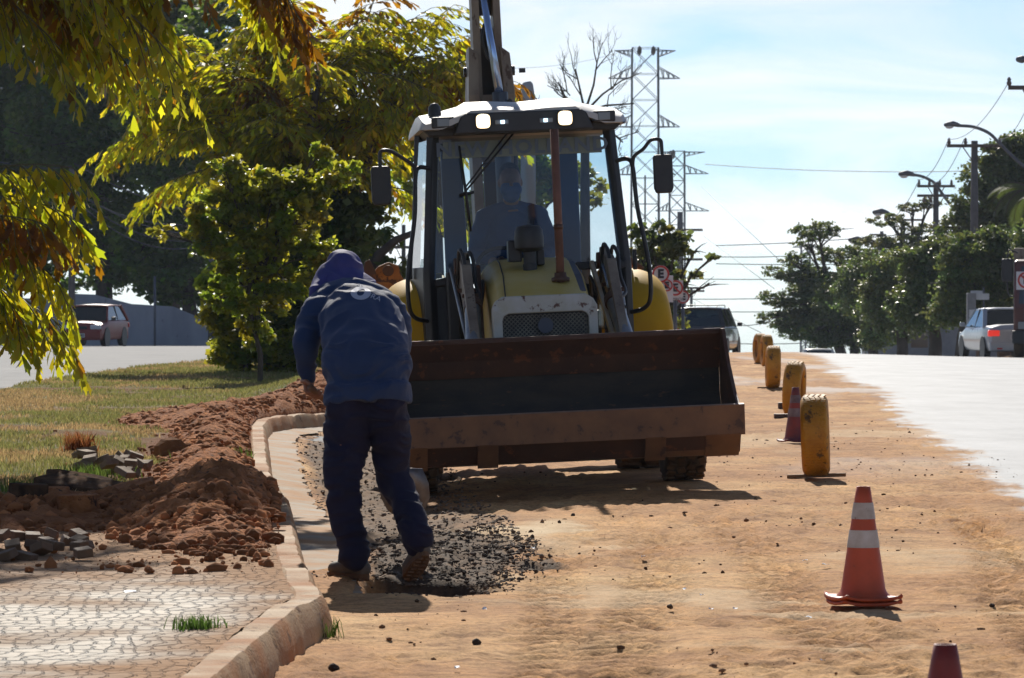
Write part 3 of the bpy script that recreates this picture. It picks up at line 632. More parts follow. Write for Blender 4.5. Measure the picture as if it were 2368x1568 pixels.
chunks('broken_asphalt_rubble', np.stack([X, Y, [road_z(a, b) for a, b in zip(X, Y)]], -1), 0.004 + 0.011 * rs.rand(len(X)) ** 4, M_chip, 'dark rubble of broken asphalt around the pit by the worker', 'rubble', 5)
n = 5200; Y = 21 + (rs.rand(n) ** 1.3) * 21; X = kerbx(Y) + 0.26 + rs.rand(n) ** 1.2 * (1.0 + 0.02 * (Y - 20))
chunks('road_gravel', np.stack([X, Y, [road_z(a, b) for a, b in zip(X, Y)]], -1), 0.005 + 0.013 * rs.rand(n) ** 2.4, M_gravel, 'brown gravel strewn beside the concrete gutter', 'gravel', 6)
n = 30000; Y = 17.2 + rs.rand(n) ** 1.4 * 34; X = kerbx(Y) - 0.16 - np.abs(rs.randn(n)) * 0.65
near = rs.rand(n) < 0.5; X = np.where(near & (Y < 27), -1.1 - rs.rand(n) * 2.3, X); X = np.minimum(X, kerbx(Y) - 0.10)
keep = (soil_h(X, Y) + 0.05 * (rs.rand(n) - 0.5) > 0.04) | (rs.rand(n) < 0.05); X, Y = X[keep], Y[keep]
chunks('soil_clods', np.stack([X, Y, [soil_top(a, b) for a, b in zip(X, Y)]], -1), 0.004 + 0.040 * rs.rand(len(X)) ** 5.5, M_clod, 'red clods loose on the soil heap and in the grass', 'clods', 7, 0.8)
n = 5200; Y = 11 + rs.rand(n) ** 1.2 * 34; X = -1.2 + rs.rand(n) * 5.2; keep = (X > kerbx(Y) + 0.1) & (fbm(X * 1.2, Y * 0.5) + 0.12 * (rs.rand(n) - .5) > 0.50); X, Y = X[keep], Y[keep]
chunks('road_grit', np.stack([X, Y, [road_z(a, b) + 0.002 for a, b in zip(X, Y)]], -1), 0.0025 + 0.014 * rs.rand(len(X)) ** 7, M_grit, 'dark grit and small stones scattered over the orange dirt', 'grit', 8)

# ---- grass blades
M_grass = leaf_mat('grass_blades', (0.16, 0.16, 0.065), (0.30, 0.30, 0.11), 0.42, 0.6, 0.25)
def blades(X, Y, Z, h, wd, seed, tints):
    rs = np.random.RandomState(seed); n = len(X); th = rs.rand(n) * 2 * PI; lean = rs.rand(n) * 0.8; la = rs.rand(n) * 2 * PI
    hx = h * (0.5 + rs.rand(n)); dx, dy = np.cos(th) * wd, np.sin(th) * wd
    a = np.stack([X - dx, Y - dy, Z - 0.01], -1); b = np.stack([X + dx, Y + dy, Z - 0.01], -1)
    mpt = np.stack([X + np.cos(la) * lean * hx * 0.4, Y + np.sin(la) * lean * hx * 0.4, Z + hx * 0.6], -1)
    c = np.stack([X + np.cos(la) * lean * hx, Y + np.sin(la) * lean * hx, Z + hx], -1)
    V = np.stack([a, b, mpt + (b - a) * 0.35, c, mpt - (b - a) * 0.35], 1).reshape(-1, 3); Fa = np.arange(n * 5).reshape(n, 5)
    T = np.repeat(tints, 5, 0); return V, Fa, T
def grass_tints(n, rs, X, Y):
    dry = smooth(0.48, 0.62, fbm(X * 1.2 + 4, Y * 0.7)) * 0.7 + rs.rand(n) * 0.35
    g0 = np.array([0.95, 1.05, 0.8]); g1 = np.array([2.2, 1.45, 1.9]); return (g0 * (1 - dry[:, None]) + g1 * dry[:, None]) * (0.65 + 0.7 * rs.rand(n, 1))
LX, LY, LZ_, LS = LAWN
rs = np.random.RandomState(11); rr = np.searchsorted(LY[:, 0], 86.0); pr = np.gradient(LY[:, 0])[:rr] * (LX[:rr, -1] - LX[:rr, 0]) / (1 + (LY[:rr, 0] / 42) ** 2); pr /= pr.sum()
n = 240000; i = rs.choice(rr, n, p=pr); j = rs.randint(0, LX.shape[1] - 1, n); fx, fy = rs.rand(n), rs.rand(n); i = np.minimum(i, LX.shape[0] - 2)
X = LX[i, j] * (1 - fx) + LX[i, j + 1] * fx; Y = LY[i, j] * (1 - fy) + LY[i + 1, j] * fy; Z = LZ_[i, j]
vis = (X / Y * F + CX > -150) & (LS[i, j] + rs.rand(n) * 0.3 < 0.55) & (soil_h(X, Y) < 0.06) & (Y > 21.5 + (X + 3) * 0.6)
X, Y, Z = X[vis], Y[vis], Z[vis]
V, Fa, T = blades(X, Y, Z, 0.026 + 0.00018 * Y, 0.0026 + 0.00006 * Y, 12, grass_tints(len(X), rs, X, Y))
tag(np_mesh('grass', V, Fa, M_grass, tint=T), 'short dry grass growing over the median lawn', 'grass', kind='stuff')
def tuft(name, label, cat, c, rad, n, h, base, seed, mat=M_grass, wd=0.004):
    rs = np.random.RandomState(seed); X = c[0] + rs.randn(n) * rad; Y = c[1] + rs.randn(n) * rad; Z = np.full(n, c[2])
    V, Fa, T = blades(X, Y, Z, h, wd, seed, np.array(base)[None] * (0.6 + 0.8 * rs.rand(n, 1)))
    o = np_mesh(name, V - np.array(c), Fa, mat, tint=T); o.location = c; return tag(o, label, cat)
tuft('weed_tuft', 'bright green weed tuft growing in the stone sidewalk', 'weed', (-1.135, 14.45, 0.15), 0.042, 170, 0.034, (0.42, 0.75, 0.34), 21, wd=0.003)
tuft('dry_tuft', 'dead brown tuft of twigs standing in the grass', 'dry plant', tuple(W(180, 1050, 30.2)), 0.05, 420, 0.13, (1.5, 0.55, 0.5), 22, wd=0.003)
tuft('weed_tuft', 'grass tuft at the corner of the kerb beside the blue paper', 'weed', (-0.72, 15.75, 0.01), 0.03, 40, 0.055, (0.4, 0.6, 0.3), 23, wd=0.002)
for k, (px, py, d, lb) in enumerate(((500, 1068, 28.9, 'green grass tuft just below the large round clod'), (70, 1140, 24.2, 'green grass tuft at the frame edge above the broken slabs'), (210, 1110, 26.0, 'bright grass tuft among the broken paving stones'))):
    p = W(px, py, d); tuft('weed_tuft', lb, 'weed', (p.x, p.y, g(p.x, p.y) + 0.16), 0.12, 260, 0.07, (0.6, 0.9, 0.45), 24 + k, wd=0.004)['kind'] = 'stuff'
# ================================================================== BACKHOE LOADER
M_yel = pm('faded_yellow_paint', (0.66, 0.385, 0.008), (0.54, 0.30, 0.006), 2.0, 0.6, spec=0.25, c3=(0.30, 0.17, 0.03), s3=26, t3=0.70, bump=0.001, bscale=60)
M_hood = pm('worn_hood_paint', (0.56, 0.40, 0.06), (0.62, 0.49, 0.18), 3.0, 0.5, c3=(0.16, 0.08, 0.045), s3=12, t3=0.66, bump=0.002, bscale=30)
M_hoodw = pm('peeled_white_paint', (0.55, 0.54, 0.50), (0.46, 0.44, 0.34), 6.0, 0.55, c3=(0.13, 0.06, 0.04), s3=9, t3=0.58, bump=0.002, bscale=30)
M_orange = pm('rusty_orange_paint', (0.50, 0.20, 0.04), (0.30, 0.11, 0.035), 6.0, 0.6, c3=(0.10, 0.04, 0.025), s3=10, t3=0.55, bump=0.003)
M_rust = pm('rusty_bucket_steel', (0.13, 0.062, 0.036), (0.085, 0.046, 0.032), 4.0, 0.55, c3=(0.22, 0.085, 0.04), s3=9, t3=0.58, bump=0.002, bscale=40, spec=0.4, metal=0.15)
M_scour = pm('scoured_bucket_steel', (0.046, 0.040, 0.035), (0.078, 0.060, 0.046), 6.0, 0.7, c3=(0.12, 0.07, 0.045), s3=14, t3=0.63, bump=0.002, bscale=50, spec=0.25, metal=0.1, stretch=(0.6, 1, 1.6))
M_edge = pm('rust_brown_edge', (0.24, 0.12, 0.055), (0.17, 0.085, 0.045), 5.0, 0.5, c3=(0.09, 0.05, 0.035), s3=10, t3=0.58, bump=0.002, metal=0.1)
M_blk = pm('black_frame', (0.018, 0.019, 0.022), (0.035, 0.034, 0.034), 5.0, 0.45, bump=0.001)
M_rubber = pm('dusty_rubber', (0.035, 0.03, 0.026), (0.10, 0.07, 0.045), 7.0, 0.85, bump=0.002, spec=0.2)
M_tread = pm('dusty_tread', (0.05, 0.036, 0.026), (0.20, 0.12, 0.065), 6.0, 0.9, bump=0.002, spec=0.15)
M_pipe = pm('rusty_exhaust', (0.24, 0.11, 0.075), (0.14, 0.07, 0.05), 9.0, 0.65, c3=(0.32, 0.19, 0.13), s3=20, t3=0.6, stretch=(1, 1, 0.4), metal=0.2)
M_roof = pm('white_roof_plastic', (0.62, 0.62, 0.60), (0.50, 0.50, 0.49), 3.0, 0.5, bump=0.001, c3=(0.36, 0.34, 0.30), s3=10, t3=0.66)
M_fascia = pm('dark_grey_fascia', (0.03, 0.032, 0.036), (0.05, 0.05, 0.052), 3.0, 0.5)
M_grey = pm('grey_cylinder_paint', (0.20, 0.22, 0.25), (0.12, 0.13, 0.15), 6.0, 0.4, metal=0.2, c3=(0.32, 0.30, 0.26), s3=14, t3=0.64)
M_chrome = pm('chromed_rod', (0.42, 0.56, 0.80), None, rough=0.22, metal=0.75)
M_white = pm('dirty_cream_paint', (0.60, 0.55, 0.44), (0.42, 0.32, 0.20), 5.0, 0.5, c3=(0.16, 0.08, 0.045), s3=12, t3=0.62)
M_boom = pm('worn_boom_paint', (0.30, 0.24, 0.17), (0.17, 0.12, 0.085), 5.0, 0.5, c3=(0.10, 0.055, 0.03), s3=9, t3=0.6, stretch=(1, 1, 0.4))
M_boomin = pm('dark_oily_steel', (0.04, 0.03, 0.024), (0.10, 0.055, 0.025), 4.0, 0.5)
M_glass = glass_mat('dusty_windshield', (0.60, 0.72, 0.78), 0.045, (0.10, 0.22, 0.42), 0.07)
M_sideglass = glass_mat('side_window', (0.62, 0.72, 0.76), 0.06, (0.2, 0.24, 0.26), 0.10)
M_banner = pm('banner_film', (0.24, 0.27, 0.22), (0.20, 0.23, 0.19), 4, 0.6); M_bannertxt = pm('banner_letters', (0.13, 0.17, 0.22), None, rough=0.6)
M_blueshade = pm('blue_grey_pillar', (0.03, 0.065, 0.17), (0.025, 0.05, 0.13), 2.0, 0.5)
M_lampon = pm('lit_work_lamp', (1, 0.9, 0.7), None, rough=0.3, emit=(1.0, 0.76, 0.42), es=2.6)
M_led = pm('lit_led', (0.8, 0.9, 1), None, rough=0.3, emit=(0.55, 0.8, 1.0), es=3.0)
M_lens = pm('lamp_lens', (0.25, 0.26, 0.27), None, rough=0.15)
M_mirror = pm('mirror_glass', (0.5, 0.52, 0.55), None, rough=0.05, metal=1.0)
M_seat = pm('seat_cloth', (0.02, 0.022, 0.028), None, rough=0.8)

TY = R(3.8); TR = R(-2.5)
T_rot = (Matrix.Rotation(TY, 4, 'Z') @ Matrix.Rotation(TR, 4, 'Y')).to_euler()
T_loc = (0.14, 31.2, -0.045)
T = thing('backhoe_loader', 'worn yellow backhoe loader with lit work lamps and its rusty front bucket raised', 'backhoe', T_loc, T_rot)

# ---- front bucket
bk = MB()
outer = [(-3.97, 0.42), (-3.83, 0.262), (-3.62, 0.245), (-3.36, 0.29), (-3.14, 0.45), (-3.02, 0.66), (-3.04, 0.84), (-3.20, 1.08)]
bk.sheet(outer, -1.15, 1.15, 0.018)
o = bk.build('bucket', M_scour, T, bevel=0.003)
BK = o
up = MB().sheet([(-3.055, 0.835), (-3.115, 0.96), (-3.215, 1.085)], -1.15, 1.15, 0.022).build('bucket_upper_plate', M_rust, BK, bevel=0.004)
MB().tube([(-1.15, -3.205, 1.083), (1.15, -3.205, 1.083)], 0.022, n=10).build('bucket_rim', M_rust, BK, smooth_=True)
for sx in (-1, 1):
    side = [(-3.985, 0.585), (-3.97, 0.42), (-3.83, 0.262), (-3.62, 0.245), (-3.36, 0.29), (-3.14, 0.45), (-3.02, 0.66), (-3.04, 0.84), (-3.19, 1.10), (-3.27, 1.10), (-3.50, 0.86), (-3.80, 0.66)]
    MB().prism(side, sx * 1.152, sx * 1.178).build('bucket_side_plate', M_rust, BK, bevel=0.003)
MB().prism([(-3.974, 0.415), (-3.836, 0.256), (-3.62, 0.238), (-3.62, 0.241), (-3.832, 0.260), (-3.968, 0.418)], -1.148, 1.148).build('underside_plate', M_rust, BK)
ed = MB(); ed.prism([(-4.02, 0.592), (-3.985, 0.60), (-3.955, 0.385), (-3.995, 0.385)], -1.20, 1.20); ed.build('cutting_edge', M_edge, BK, bevel=0.003)
# wear plates under the floor (left, two middle, right) and the lower bar
def under(y0, z0, y1, z1, off): return [(y0 - off, z0 - off * .6), (y0, z0), (y1, z1), (y1 - off, z1 - off * .6)]
for x0, x1, z1 in ((-1.15, -0.96, 0.23), (-0.62, -0.48, 0.23), (0.52, 0.66, 0.23), (0.93, 1.165, 0.24)):
    MB().prism([(-4.0, 0.395), (-3.968, 0.395), (-3.83, z1), (-3.862, z1)], x0, x1).build('wear_plate', M_edge, BK, bevel=0.002)
MB().prism([(-3.905, 0.30), (-3.88, 0.30), (-3.835, 0.25), (-3.86, 0.25)], 0.66, 0.93).build('wear_plate', M_edge, BK, bevel=0.002)
MB().prism([(-3.985, 0.385), (-3.965, 0.385), (-3.888, 0.29), (-3.908, 0.29)], 0.66, 0.93).build('wear_plate', M_rust, BK, bevel=0.002)

# ---- loader arms, cylinders and hoses
def hose(pts, r=0.016, par=None, name='hose', mat=None):
    P = [Vector(p) for p in pts]; out = []
    for i in range(len(P) - 1):
        a = P[max(i - 1, 0)]; b = P[i]; c = P[i + 1]; d = P[min(i + 2, len(P) - 1)]
        for j in range(6):
            t = j / 6; out.append(0.5 * ((2 * b) + (c - a) * t + (2 * a - 5 * b + 4 * c - d) * t * t + (-a + 3 * b - 3 * c + d) * t ** 3))
    out.append(P[-1]); return MB().tube(out, r, n=8).build(name, mat or M_blk, par, smooth_=True)
for sx in (-1, 1):
    x = sx * 0.53
    am = MB(); am.prism([(-1.25, 1.62), (-1.35, 1.72), (-1.9, 1.62), (-2.9, 0.95), (-2.99, 0.80), (-2.97, 0.66), (-2.7, 0.78), (-1.8, 1.36), (-1.3, 1.5)], x - 0.035, x + 0.035)
    A = am.build('loader_arm', M_boom, T, bevel=0.006)
    am = MB(); am.lathe([(0.06, x - 0.06), (0.06, x + 0.06)], (0, -1.35, 1.62), 'x', 16); am.build('pivot_pin', M_rust, A, smooth_=True, bevel=0.004)
    # fat bucket cylinder in front of the arm, its rod above
    c0 = Vector((x - sx * 0.02, -2.15, 1.33)); c1 = Vector((x + sx * 0.035, -2.98, 0.88))
    cyl = MB().tube([c0, c1], 0.058, n=20).build('lift_cylinder', M_grey, T, smooth_=True, bevel=0.006)
    MB().tube([c0 + Vector((0, 0.02, 0.01)), c0 + Vector((0, -0.06, -0.033))], 0.068, n=20).build('cylinder_gland', M_rust, cyl, smooth_=True, bevel=0.006)
    MB().tube([c0, (x - sx * 0.03, -1.55, 1.62)], 0.024, n=12).build('cylinder_rod', M_chrome, cyl, smooth_=True)
    lk_ = MB(); lk_.beam((x - sx * 0.11, -1.5, 1.60), (x - sx * 0.04, -2.95, 0.80), 0.03, 0.05); lk_.build('levelling_link', M_rust if sx < 0 else M_white, T, bevel=0.004)
    MB().tube([(x + sx * 0.09, -1.45, 1.60), (x + sx * 0.02, -3.0, 0.78)], 0.014, n=8).build('hydraulic_line', M_grey, T, smooth_=True)
    for k, dx in enumerate((-0.035, 0.03)):
        hose([(x + dx - 0.02, -1.5, 1.42), (x + dx - 0.01, -1.62, 1.60), (x + dx, -1.72, 1.735 - 0.02 * k), (x + dx + 0.025, -1.82, 1.66), (x + dx + 0.03, -1.9, 1.5), (x + dx + 0.05, -2.05, 1.38), (x + dx * 0.6, -2.2, 1.33), (x + dx * 0.5 + .03, -2.32, 1.27)], 0.014, T)
    hose([(x - sx * 0.1, -1.3, 1.3), (x - sx * 0.13, -1.55, 1.50), (x - sx * 0.12, -1.8, 1.42), (x - sx * 0.07, -2.05, 1.24), (x - sx * 0.03, -2.4, 1.12)], 0.012, T)
    MB().box((x, -1.78, 1.44), (0.13, 0.04, 0.03)).build('hose_clamp', M_rust, T, bevel=0.004); MB().box((x + 0.01, -2.06, 1.40), (0.12, 0.04, 0.03)).build('hose_clamp', M_rust, T, bevel=0.004)
# loader tower posts beside the hood
for sx in (-1, 1):
    MB().box((sx * 0.60, -1.15, 1.18), (0.08, 0.26, 0.80)).box((sx * 0.56, -1.15, 0.75), (0.16, 0.4, 0.3)).build('loader_tower', M_blk, T, bevel=0.01)

# ---- hood
def hood_sec(y, zt, hw, sh, dr, zb):   # half section left->right
    pts = [(-hw, zb), (-hw, zt - dr - 0.05), (-hw + 0.01, zt - dr), (-hw + sh * 0.45, zt - dr * 0.35), (-hw + sh, zt), (0, zt + 0.012), (hw - sh, zt), (hw - sh * 0.45, zt - dr * 0.35), (hw - 0.01, zt - dr), (hw, zt - dr - 0.05), (hw, zb)]
    return [Vector((p[0], y, p[1])) for p in pts]
hoff = -0.035
secs = [hood_sec(-0.95, 1.655, 0.385, 0.12, 0.11, 0.8), hood_sec(-1.5, 1.625, 0.375, 0.115, 0.11, 0.75), hood_sec(-2.1, 1.53, 0.36, 0.10, 0.10, 0.7), hood_sec(-2.62, 1.375, 0.345, 0.07, 0.06, 0.7)]
for s_ in secs:
    for p in s_: p.x += hoff * min(1, (-p.y - 0.9) / 1.5)
hm = MB(); n = len(secs[0]); hm.add([p for s in secs for p in s], [[i * n + k, i * n + k + 1, (i + 1) * n + k + 1, (i + 1) * n + k] for i in range(3) for k in range(n - 1)] + [list(range(n))[::-1], [3 * n + k for k in range(n)]])
HOOD = hm.build('hood', M_hood, T, smooth_=True, bevel=0.006, angle=30)
# seam lines + dark strip
MB().tube([(-0.25, -1.1, 1.650), (-0.262, -1.5, 1.628), (-0.278, -2.1, 1.533), (-0.30, -2.60, 1.385)], 0.006, n=4).build('hood_seam', M_blk, HOOD)
MB().prism([(-1.2, 1.640), (-1.5, 1.622), (-2.1, 1.527), (-2.5, 1.408), (-2.5, 1.400), (-2.1, 1.519), (-1.5, 1.614), (-1.2, 1.632)], 0.215, 0.285).build('hood_side_strip', pm('blue_grey_strip', (0.07, 0.085, 0.12), None, rough=0.5), HOOD)
# nose frame with the grille
nf = MB(); fr0 = [(-0.37, 0.62), (-0.37, 1.30), (-0.345, 1.35), (-0.29, 1.385), (0.29, 1.385), (0.345, 1.35), (0.37, 1.30), (0.37, 0.62)]
fr1 = [(-0.305, 0.62), (-0.305, 1.215), (-0.295, 1.245), (-0.26, 1.262), (0.26, 1.262), (0.295, 1.245), (0.305, 1.215), (0.305, 0.62)]
for yy0, yy1 in ((-2.80, -2.60),):
    k = len(fr0); vs = [(p[0], yy0 + 0.03 * (abs(p[1] - 1.38) < 0.04), p[1]) for p in fr0] + [(p[0], yy0 - 0.0, p[1]) for p in fr1] + [(p[0], yy1, p[1]) for p in fr0] + [(p[0], yy1, p[1]) for p in fr1]
    fs = []
    for i in range(k - 1):
        fs += [[i, i + 1, k + i + 1, k + i], [2 * k + i, 3 * k + i, 3 * k + i + 1, 2 * k + i + 1], [i, 2 * k + i, 2 * k + i + 1, i + 1], [k + i, k + i + 1, 3 * k + i + 1, 3 * k + i]]
    for i in (0, k - 1): fs += [[i, k + i, 3 * k + i, 2 * k + i]]
    nf.add(vs, fs)
for p in nf.v: p.x += hoff
NOSE = nf.build('nose_panel', M_hoodw, T, bevel=0.010, seg=3, angle=40)
gr = MB()
for i in range(-46, 47):                                   # diagonal bars of the mesh grille
    for s in (-1, 1):
        x0, z0 = i * 0.03, 0.62; pts = []
        # clip the line to the opening
        t0, t1 = 0.0, 0.63
        xa, xb = x0 + s * t0, x0 + s * t1
        lo, hi = -0.30, 0.30
        ta, tb = t0, t1
        if s > 0: ta = max(ta, (lo - x0)); tb = min(tb, (hi - x0))
        else: ta = max(ta, (x0 - hi)); tb = min(tb, (x0 - lo))
        if tb - ta < 0.01: continue
        gr.beam((x0 + s * ta, -2.742 + 0.003 * s, z0 + ta), (x0 + s * tb, -2.742 + 0.003 * s, z0 + tb), 0.0065, 0.0055, up=(0, 1, 0))
for p in gr.v: p.x += hoff
gr.build('grille', pm('grille_wire', (0.20, 0.19, 0.15), (0.10, 0.09, 0.075), 8, 0.5), NOSE)
MB().box((hoff, -2.66, 0.94), (0.60, 0.02, 0.64)).build('radiator', M_blk, NOSE)
MB().lathe([(0.055, 0), (0.055, 0.012)], (hoff, -2.775, 1.17), 'y', 18).build('grille_badge', pm('badge', (0.06, 0.07, 0.10), None, rough=0.5), NOSE)
# pre-cleaner and exhaust
pc = MB(); pc.lathe([(0.052, 1.52), (0.052, 1.60), (0.046, 1.605), (0.046, 1.69), (0.070, 1.70), (0.104, 1.715), (0.108, 1.73), (0.108, 1.80), (0.103, 1.82), (0.103, 1.845), (0.085, 1.875), (0.03, 1.885)], (-0.065, -1.9, 0.01), 'z', 28)
PC = pc.build('air_precleaner', M_blk, T, smooth_=True, bevel=0.003)
MB().box((-0.165, -1.75, 1.71), (0.10, 0.16, 0.16)).build('filter_housing', M_blk, PC, bevel=0.012); MB().box((0.02, -1.75, 1.66), (0.06, 0.14, 0.12)).build('filter_bracket', M_blk, PC, bevel=0.012)
ex = MB(); ex.tube([(0.122, -2.3, 1.45), (0.122, -2.3, 2.57)], 0.030, n=20)
EX = ex.build('exhaust_pipe', M_pipe, T, smooth_=True)
MB().lathe([(0.064, 1.475), (0.066, 1.50), (0.045, 1.51), (0.042, 1.54)], (0.122, -2.3, 0), 'z', 22).build('exhaust_collar', M_rust, EX, smooth_=True)
MB().lathe([(0.035, 1.85), (0.035, 1.885)], (0.122, -2.3, 0), 'z', 20).build('exhaust_clamp', M_rust, EX, smooth_=True)

# ---- chassis, axles, wheels
ch = MB(); ch.box((0, -1.2, 0.72), (0.5, 3.2, 0.36)).box((0, -2.1, 0.52), (1.55, 0.16, 0.16)).box((0, 0, 0.68), (1.5, 0.28, 0.26)).box((0, -0.4, 1.0), (1.05, 1.1, 0.5)); ch.build('chassis', M_blk, T, bevel=0.02)
def wheel(rad, wd, x, y, nlug, chev, par=T):
    cx = x; prof = [(rad * 0.55, -wd * 0.42), (rad * 0.72, -wd * 0.5), (rad * 0.90, -wd * 0.49), (rad * 0.965, -wd * 0.42), (rad * 0.975, 0), (rad * 0.965, wd * 0.42), (rad * 0.90, wd * 0.49), (rad * 0.72, wd * 0.5), (rad * 0.55, wd * 0.42)]
    Wl = MB().lathe([(r, h + cx) for r, h in prof], (0, y, rad), 'x', 40).build('wheel', M_rubber, par, smooth_=True, bevel=0.004)
    lg = MB()
    for i in range(nlug):
        th = 2 * PI * i / nlug
        cols = chev
        for c in range(cols):
            xo = (c - (cols - 1) / 2) * wd / cols * 0.96; ph = th + (c % 2) * PI / nlug
            m = Matrix.Translation((cx, y, rad)) @ Matrix.Rotation(ph, 4, 'X')
            lg.M = m; lg.box((xo, 0, rad * 0.975), (wd / cols * 0.76, 2 * PI * rad / nlug * 0.62, rad * 0.055), rot=(0, 0, R(18) * (1 if c % 2 else -1)))
    lg.M = None
    lg.build('tread', M_tread, Wl, bevel=0.003)
    MB().lathe([(rad * 0.56, cx - wd * 0.36), (rad * 0.5, cx - wd * 0.2), (rad * 0.2, cx - wd * 0.12), (rad * 0.2, cx + wd * 0.12), (rad * 0.5, cx + wd * 0.2), (rad * 0.56, cx + wd * 0.36)], (0, y, rad), 'x', 30).build('rim', M_white, Wl, smooth_=True)
for sx in (-1, 1):
    wheel(0.43, 0.30, sx * 0.965, -2.1, 26, 4)
    wheel(0.70, 0.38, sx * 0.86, 0.0, 24, 2)

# ---- fenders: rounded yellow shells over the rear wheels
for sx in (-1, 1):
    fm = MB(); vs = []; nu = 15; cols = [0.60, 0.74, 0.86, 0.94, 1.01, 1.06, 1.085, 1.09]; drp = [0.0, 0.004, 0.015, 0.036, 0.07, 0.12, 0.19, 0.30]
    path = []
    for i in range(nu):
        a = R(-8 + i * 118 / (nu - 1)); path.append((a,))
    # side silhouette: steep front face, arched top, short tail
    sil = [(-0.92, 0.55), (-0.93, 0.80), (-0.91, 1.05), (-0.86, 1.25), (-0.76, 1.40), (-0.60, 1.50), (-0.38, 1.555), (-0.1, 1.575), (0.2, 1.56), (0.5, 1.49), (0.72, 1.36), (0.84, 1.18), (0.88, 1.0)]
    k = len(cols); sv = []
    for (yy, zz) in sil:
        for c, d in zip(cols, drp):
            top = max(0.0, min(1.0, (zz - 0.95) / 0.5)); sv.append(Vector((sx * c, yy + (d * 0.5 if yy < -0.5 else (-d * 0.5 if yy > 0.5 else 0)), zz - d * top)))
    fs = [[i * k + j, i * k + j + 1, (i + 1) * k + j + 1, (i + 1) * k + j] for i in range(len(sil) - 1) for j in range(k - 1)]
    fm.add(sv, fs); o = fm.build('fender', M_yel, T, smooth_=True)
    m = o.modifiers.new('t', 'SOLIDIFY'); m.thickness = 0.025; m.offset = -1
    m = o.modifiers.new('s', 'SUBSURF'); m.levels = 1; m.render_levels = 2
    MB().prism([(-0.90, 0.6), (-0.95, 0.6), (-0.95, 1.25), (-0.80, 1.58), (-0.74, 1.56)], sx * 0.655, sx * 0.70).build('fender_flap', M_yel, o, bevel=0.006)

# ---- cab
def P3(x, y, z): return Vector((x, y, z))
cabc = -0.022   # the cab sits a little to the right of the hood line
ZB, ZT = 1.60, 2.60
hwb, hwt = 0.735, 0.66
CAB = MB().box((cabc, -0.42, 0.98), (1.30, 1.15, 0.12)).build('cab_floor', M_blk, T, bevel=0.01)
# pillars: front pair lean back a little, rear pair broad
for sx in (-1, 1):
    MB().tube([(cabc + sx * (hwb + 0.0), -1.02, 0.92), (cabc + sx * (hwb + 0.0), -1.00, 1.6), (cabc + sx * (hwt + 0.0), -0.92, 2.64)], 0, n=4, ell=[(0.052, 0.05)] * 3, ref=(1, 0, 0.3)).build('front_pillar', M_blk, T, bevel=0.012)
    MB().tube([(cabc + sx * 0.80, -0.25, 0.95), (cabc + sx * 0.81, -0.25, 1.6), (cabc + sx * 0.735, -0.25, 2.64)], 0, n=4, ell=[(0.04, 0.045)] * 3, ref=(1, 0, 0.3)).build('door_pillar', M_blk, T, bevel=0.01)
    rp = MB(); rp.add([P3(cabc + sx * 0.44 - 0.095, 0.52, 1.2), P3(cabc + sx * 0.44 + 0.095, 0.52, 1.2), P3(cabc + sx * 0.44 + 0.095, 0.58, 1.2), P3(cabc + sx * 0.44 - 0.095, 0.58, 1.2),
                    P3(cabc + sx * 0.46 - 0.08, 0.50, 2.62), P3(cabc + sx * 0.46 + 0.08, 0.50, 2.62), P3(cabc + sx * 0.46 + 0.08, 0.56, 2.62), P3(cabc + sx * 0.46 - 0.08, 0.56, 2.62)],
                   [[3, 2, 1, 0], [4, 5, 6, 7], [0, 1, 5, 4], [1, 2, 6, 5], [2, 3, 7, 6], [3, 0, 4, 7]]); rp.build('rear_pillar', M_blueshade, T, bevel=0.01)
    # side glass and lower door panel
    sg = MB(); sg.add([P3(cabc + sx * 0.765, -0.97, 1.62), P3(cabc + sx * 0.835, -0.28, 1.62), P3(cabc + sx * 0.755, -0.28, 2.58), P3(cabc + sx * 0.695, -0.90, 2.58)], [[0, 1, 2, 3]]); sg.build('side_window', M_sideglass, T)
    sg = MB(); sg.add([P3(cabc + sx * 0.765, -0.98, 0.98), P3(cabc + sx * 0.82, -0.28, 0.98), P3(cabc + sx * 0.835, -0.28, 1.58), P3(cabc + sx * 0.765, -0.98, 1.58)], [[0, 1, 2, 3]])
    o = sg.build('door_panel', M_blk if sx < 0 else M_fascia, T); m = o.modifiers.new('t', 'SOLIDIFY'); m.thickness = 0.02
    MB().beam((cabc + sx * 0.765, -0.99, 1.60), (cabc + sx * 0.835, -0.26, 1.60), 0.04, 0.05).build('window_rail', M_blk, T, bevel=0.006)
    MB().box((cabc + sx * 0.86, -0.5, 1.62), (0.03, 0.05, 0.16)).build('door_hinge', M_blk, T, bevel=0.006)
# windshield and its frame
wsh = MB(); ws = [P3(cabc - 0.705, -1.035, 1.53), P3(cabc + 0.705, -1.035, 1.60), P3(cabc + 0.625, -0.965, 2.58), P3(cabc - 0.625, -0.965, 2.58)]; wsh.add(ws, [[0, 1, 2, 3]])
WS = wsh.build('windshield', M_glass, T)
MB().beam((cabc - 0.70, -1.02, 1.50), (cabc - 0.38, -1.02, 1.55), 0.06, 0.06).build('cowl', M_blk, T, bevel=0.01); MB().beam((cabc + 0.36, -1.02, 1.585), (cabc + 0.74, -1.02, 1.585), 0.06, 0.06).build('cowl', M_blk, T, bevel=0.01)
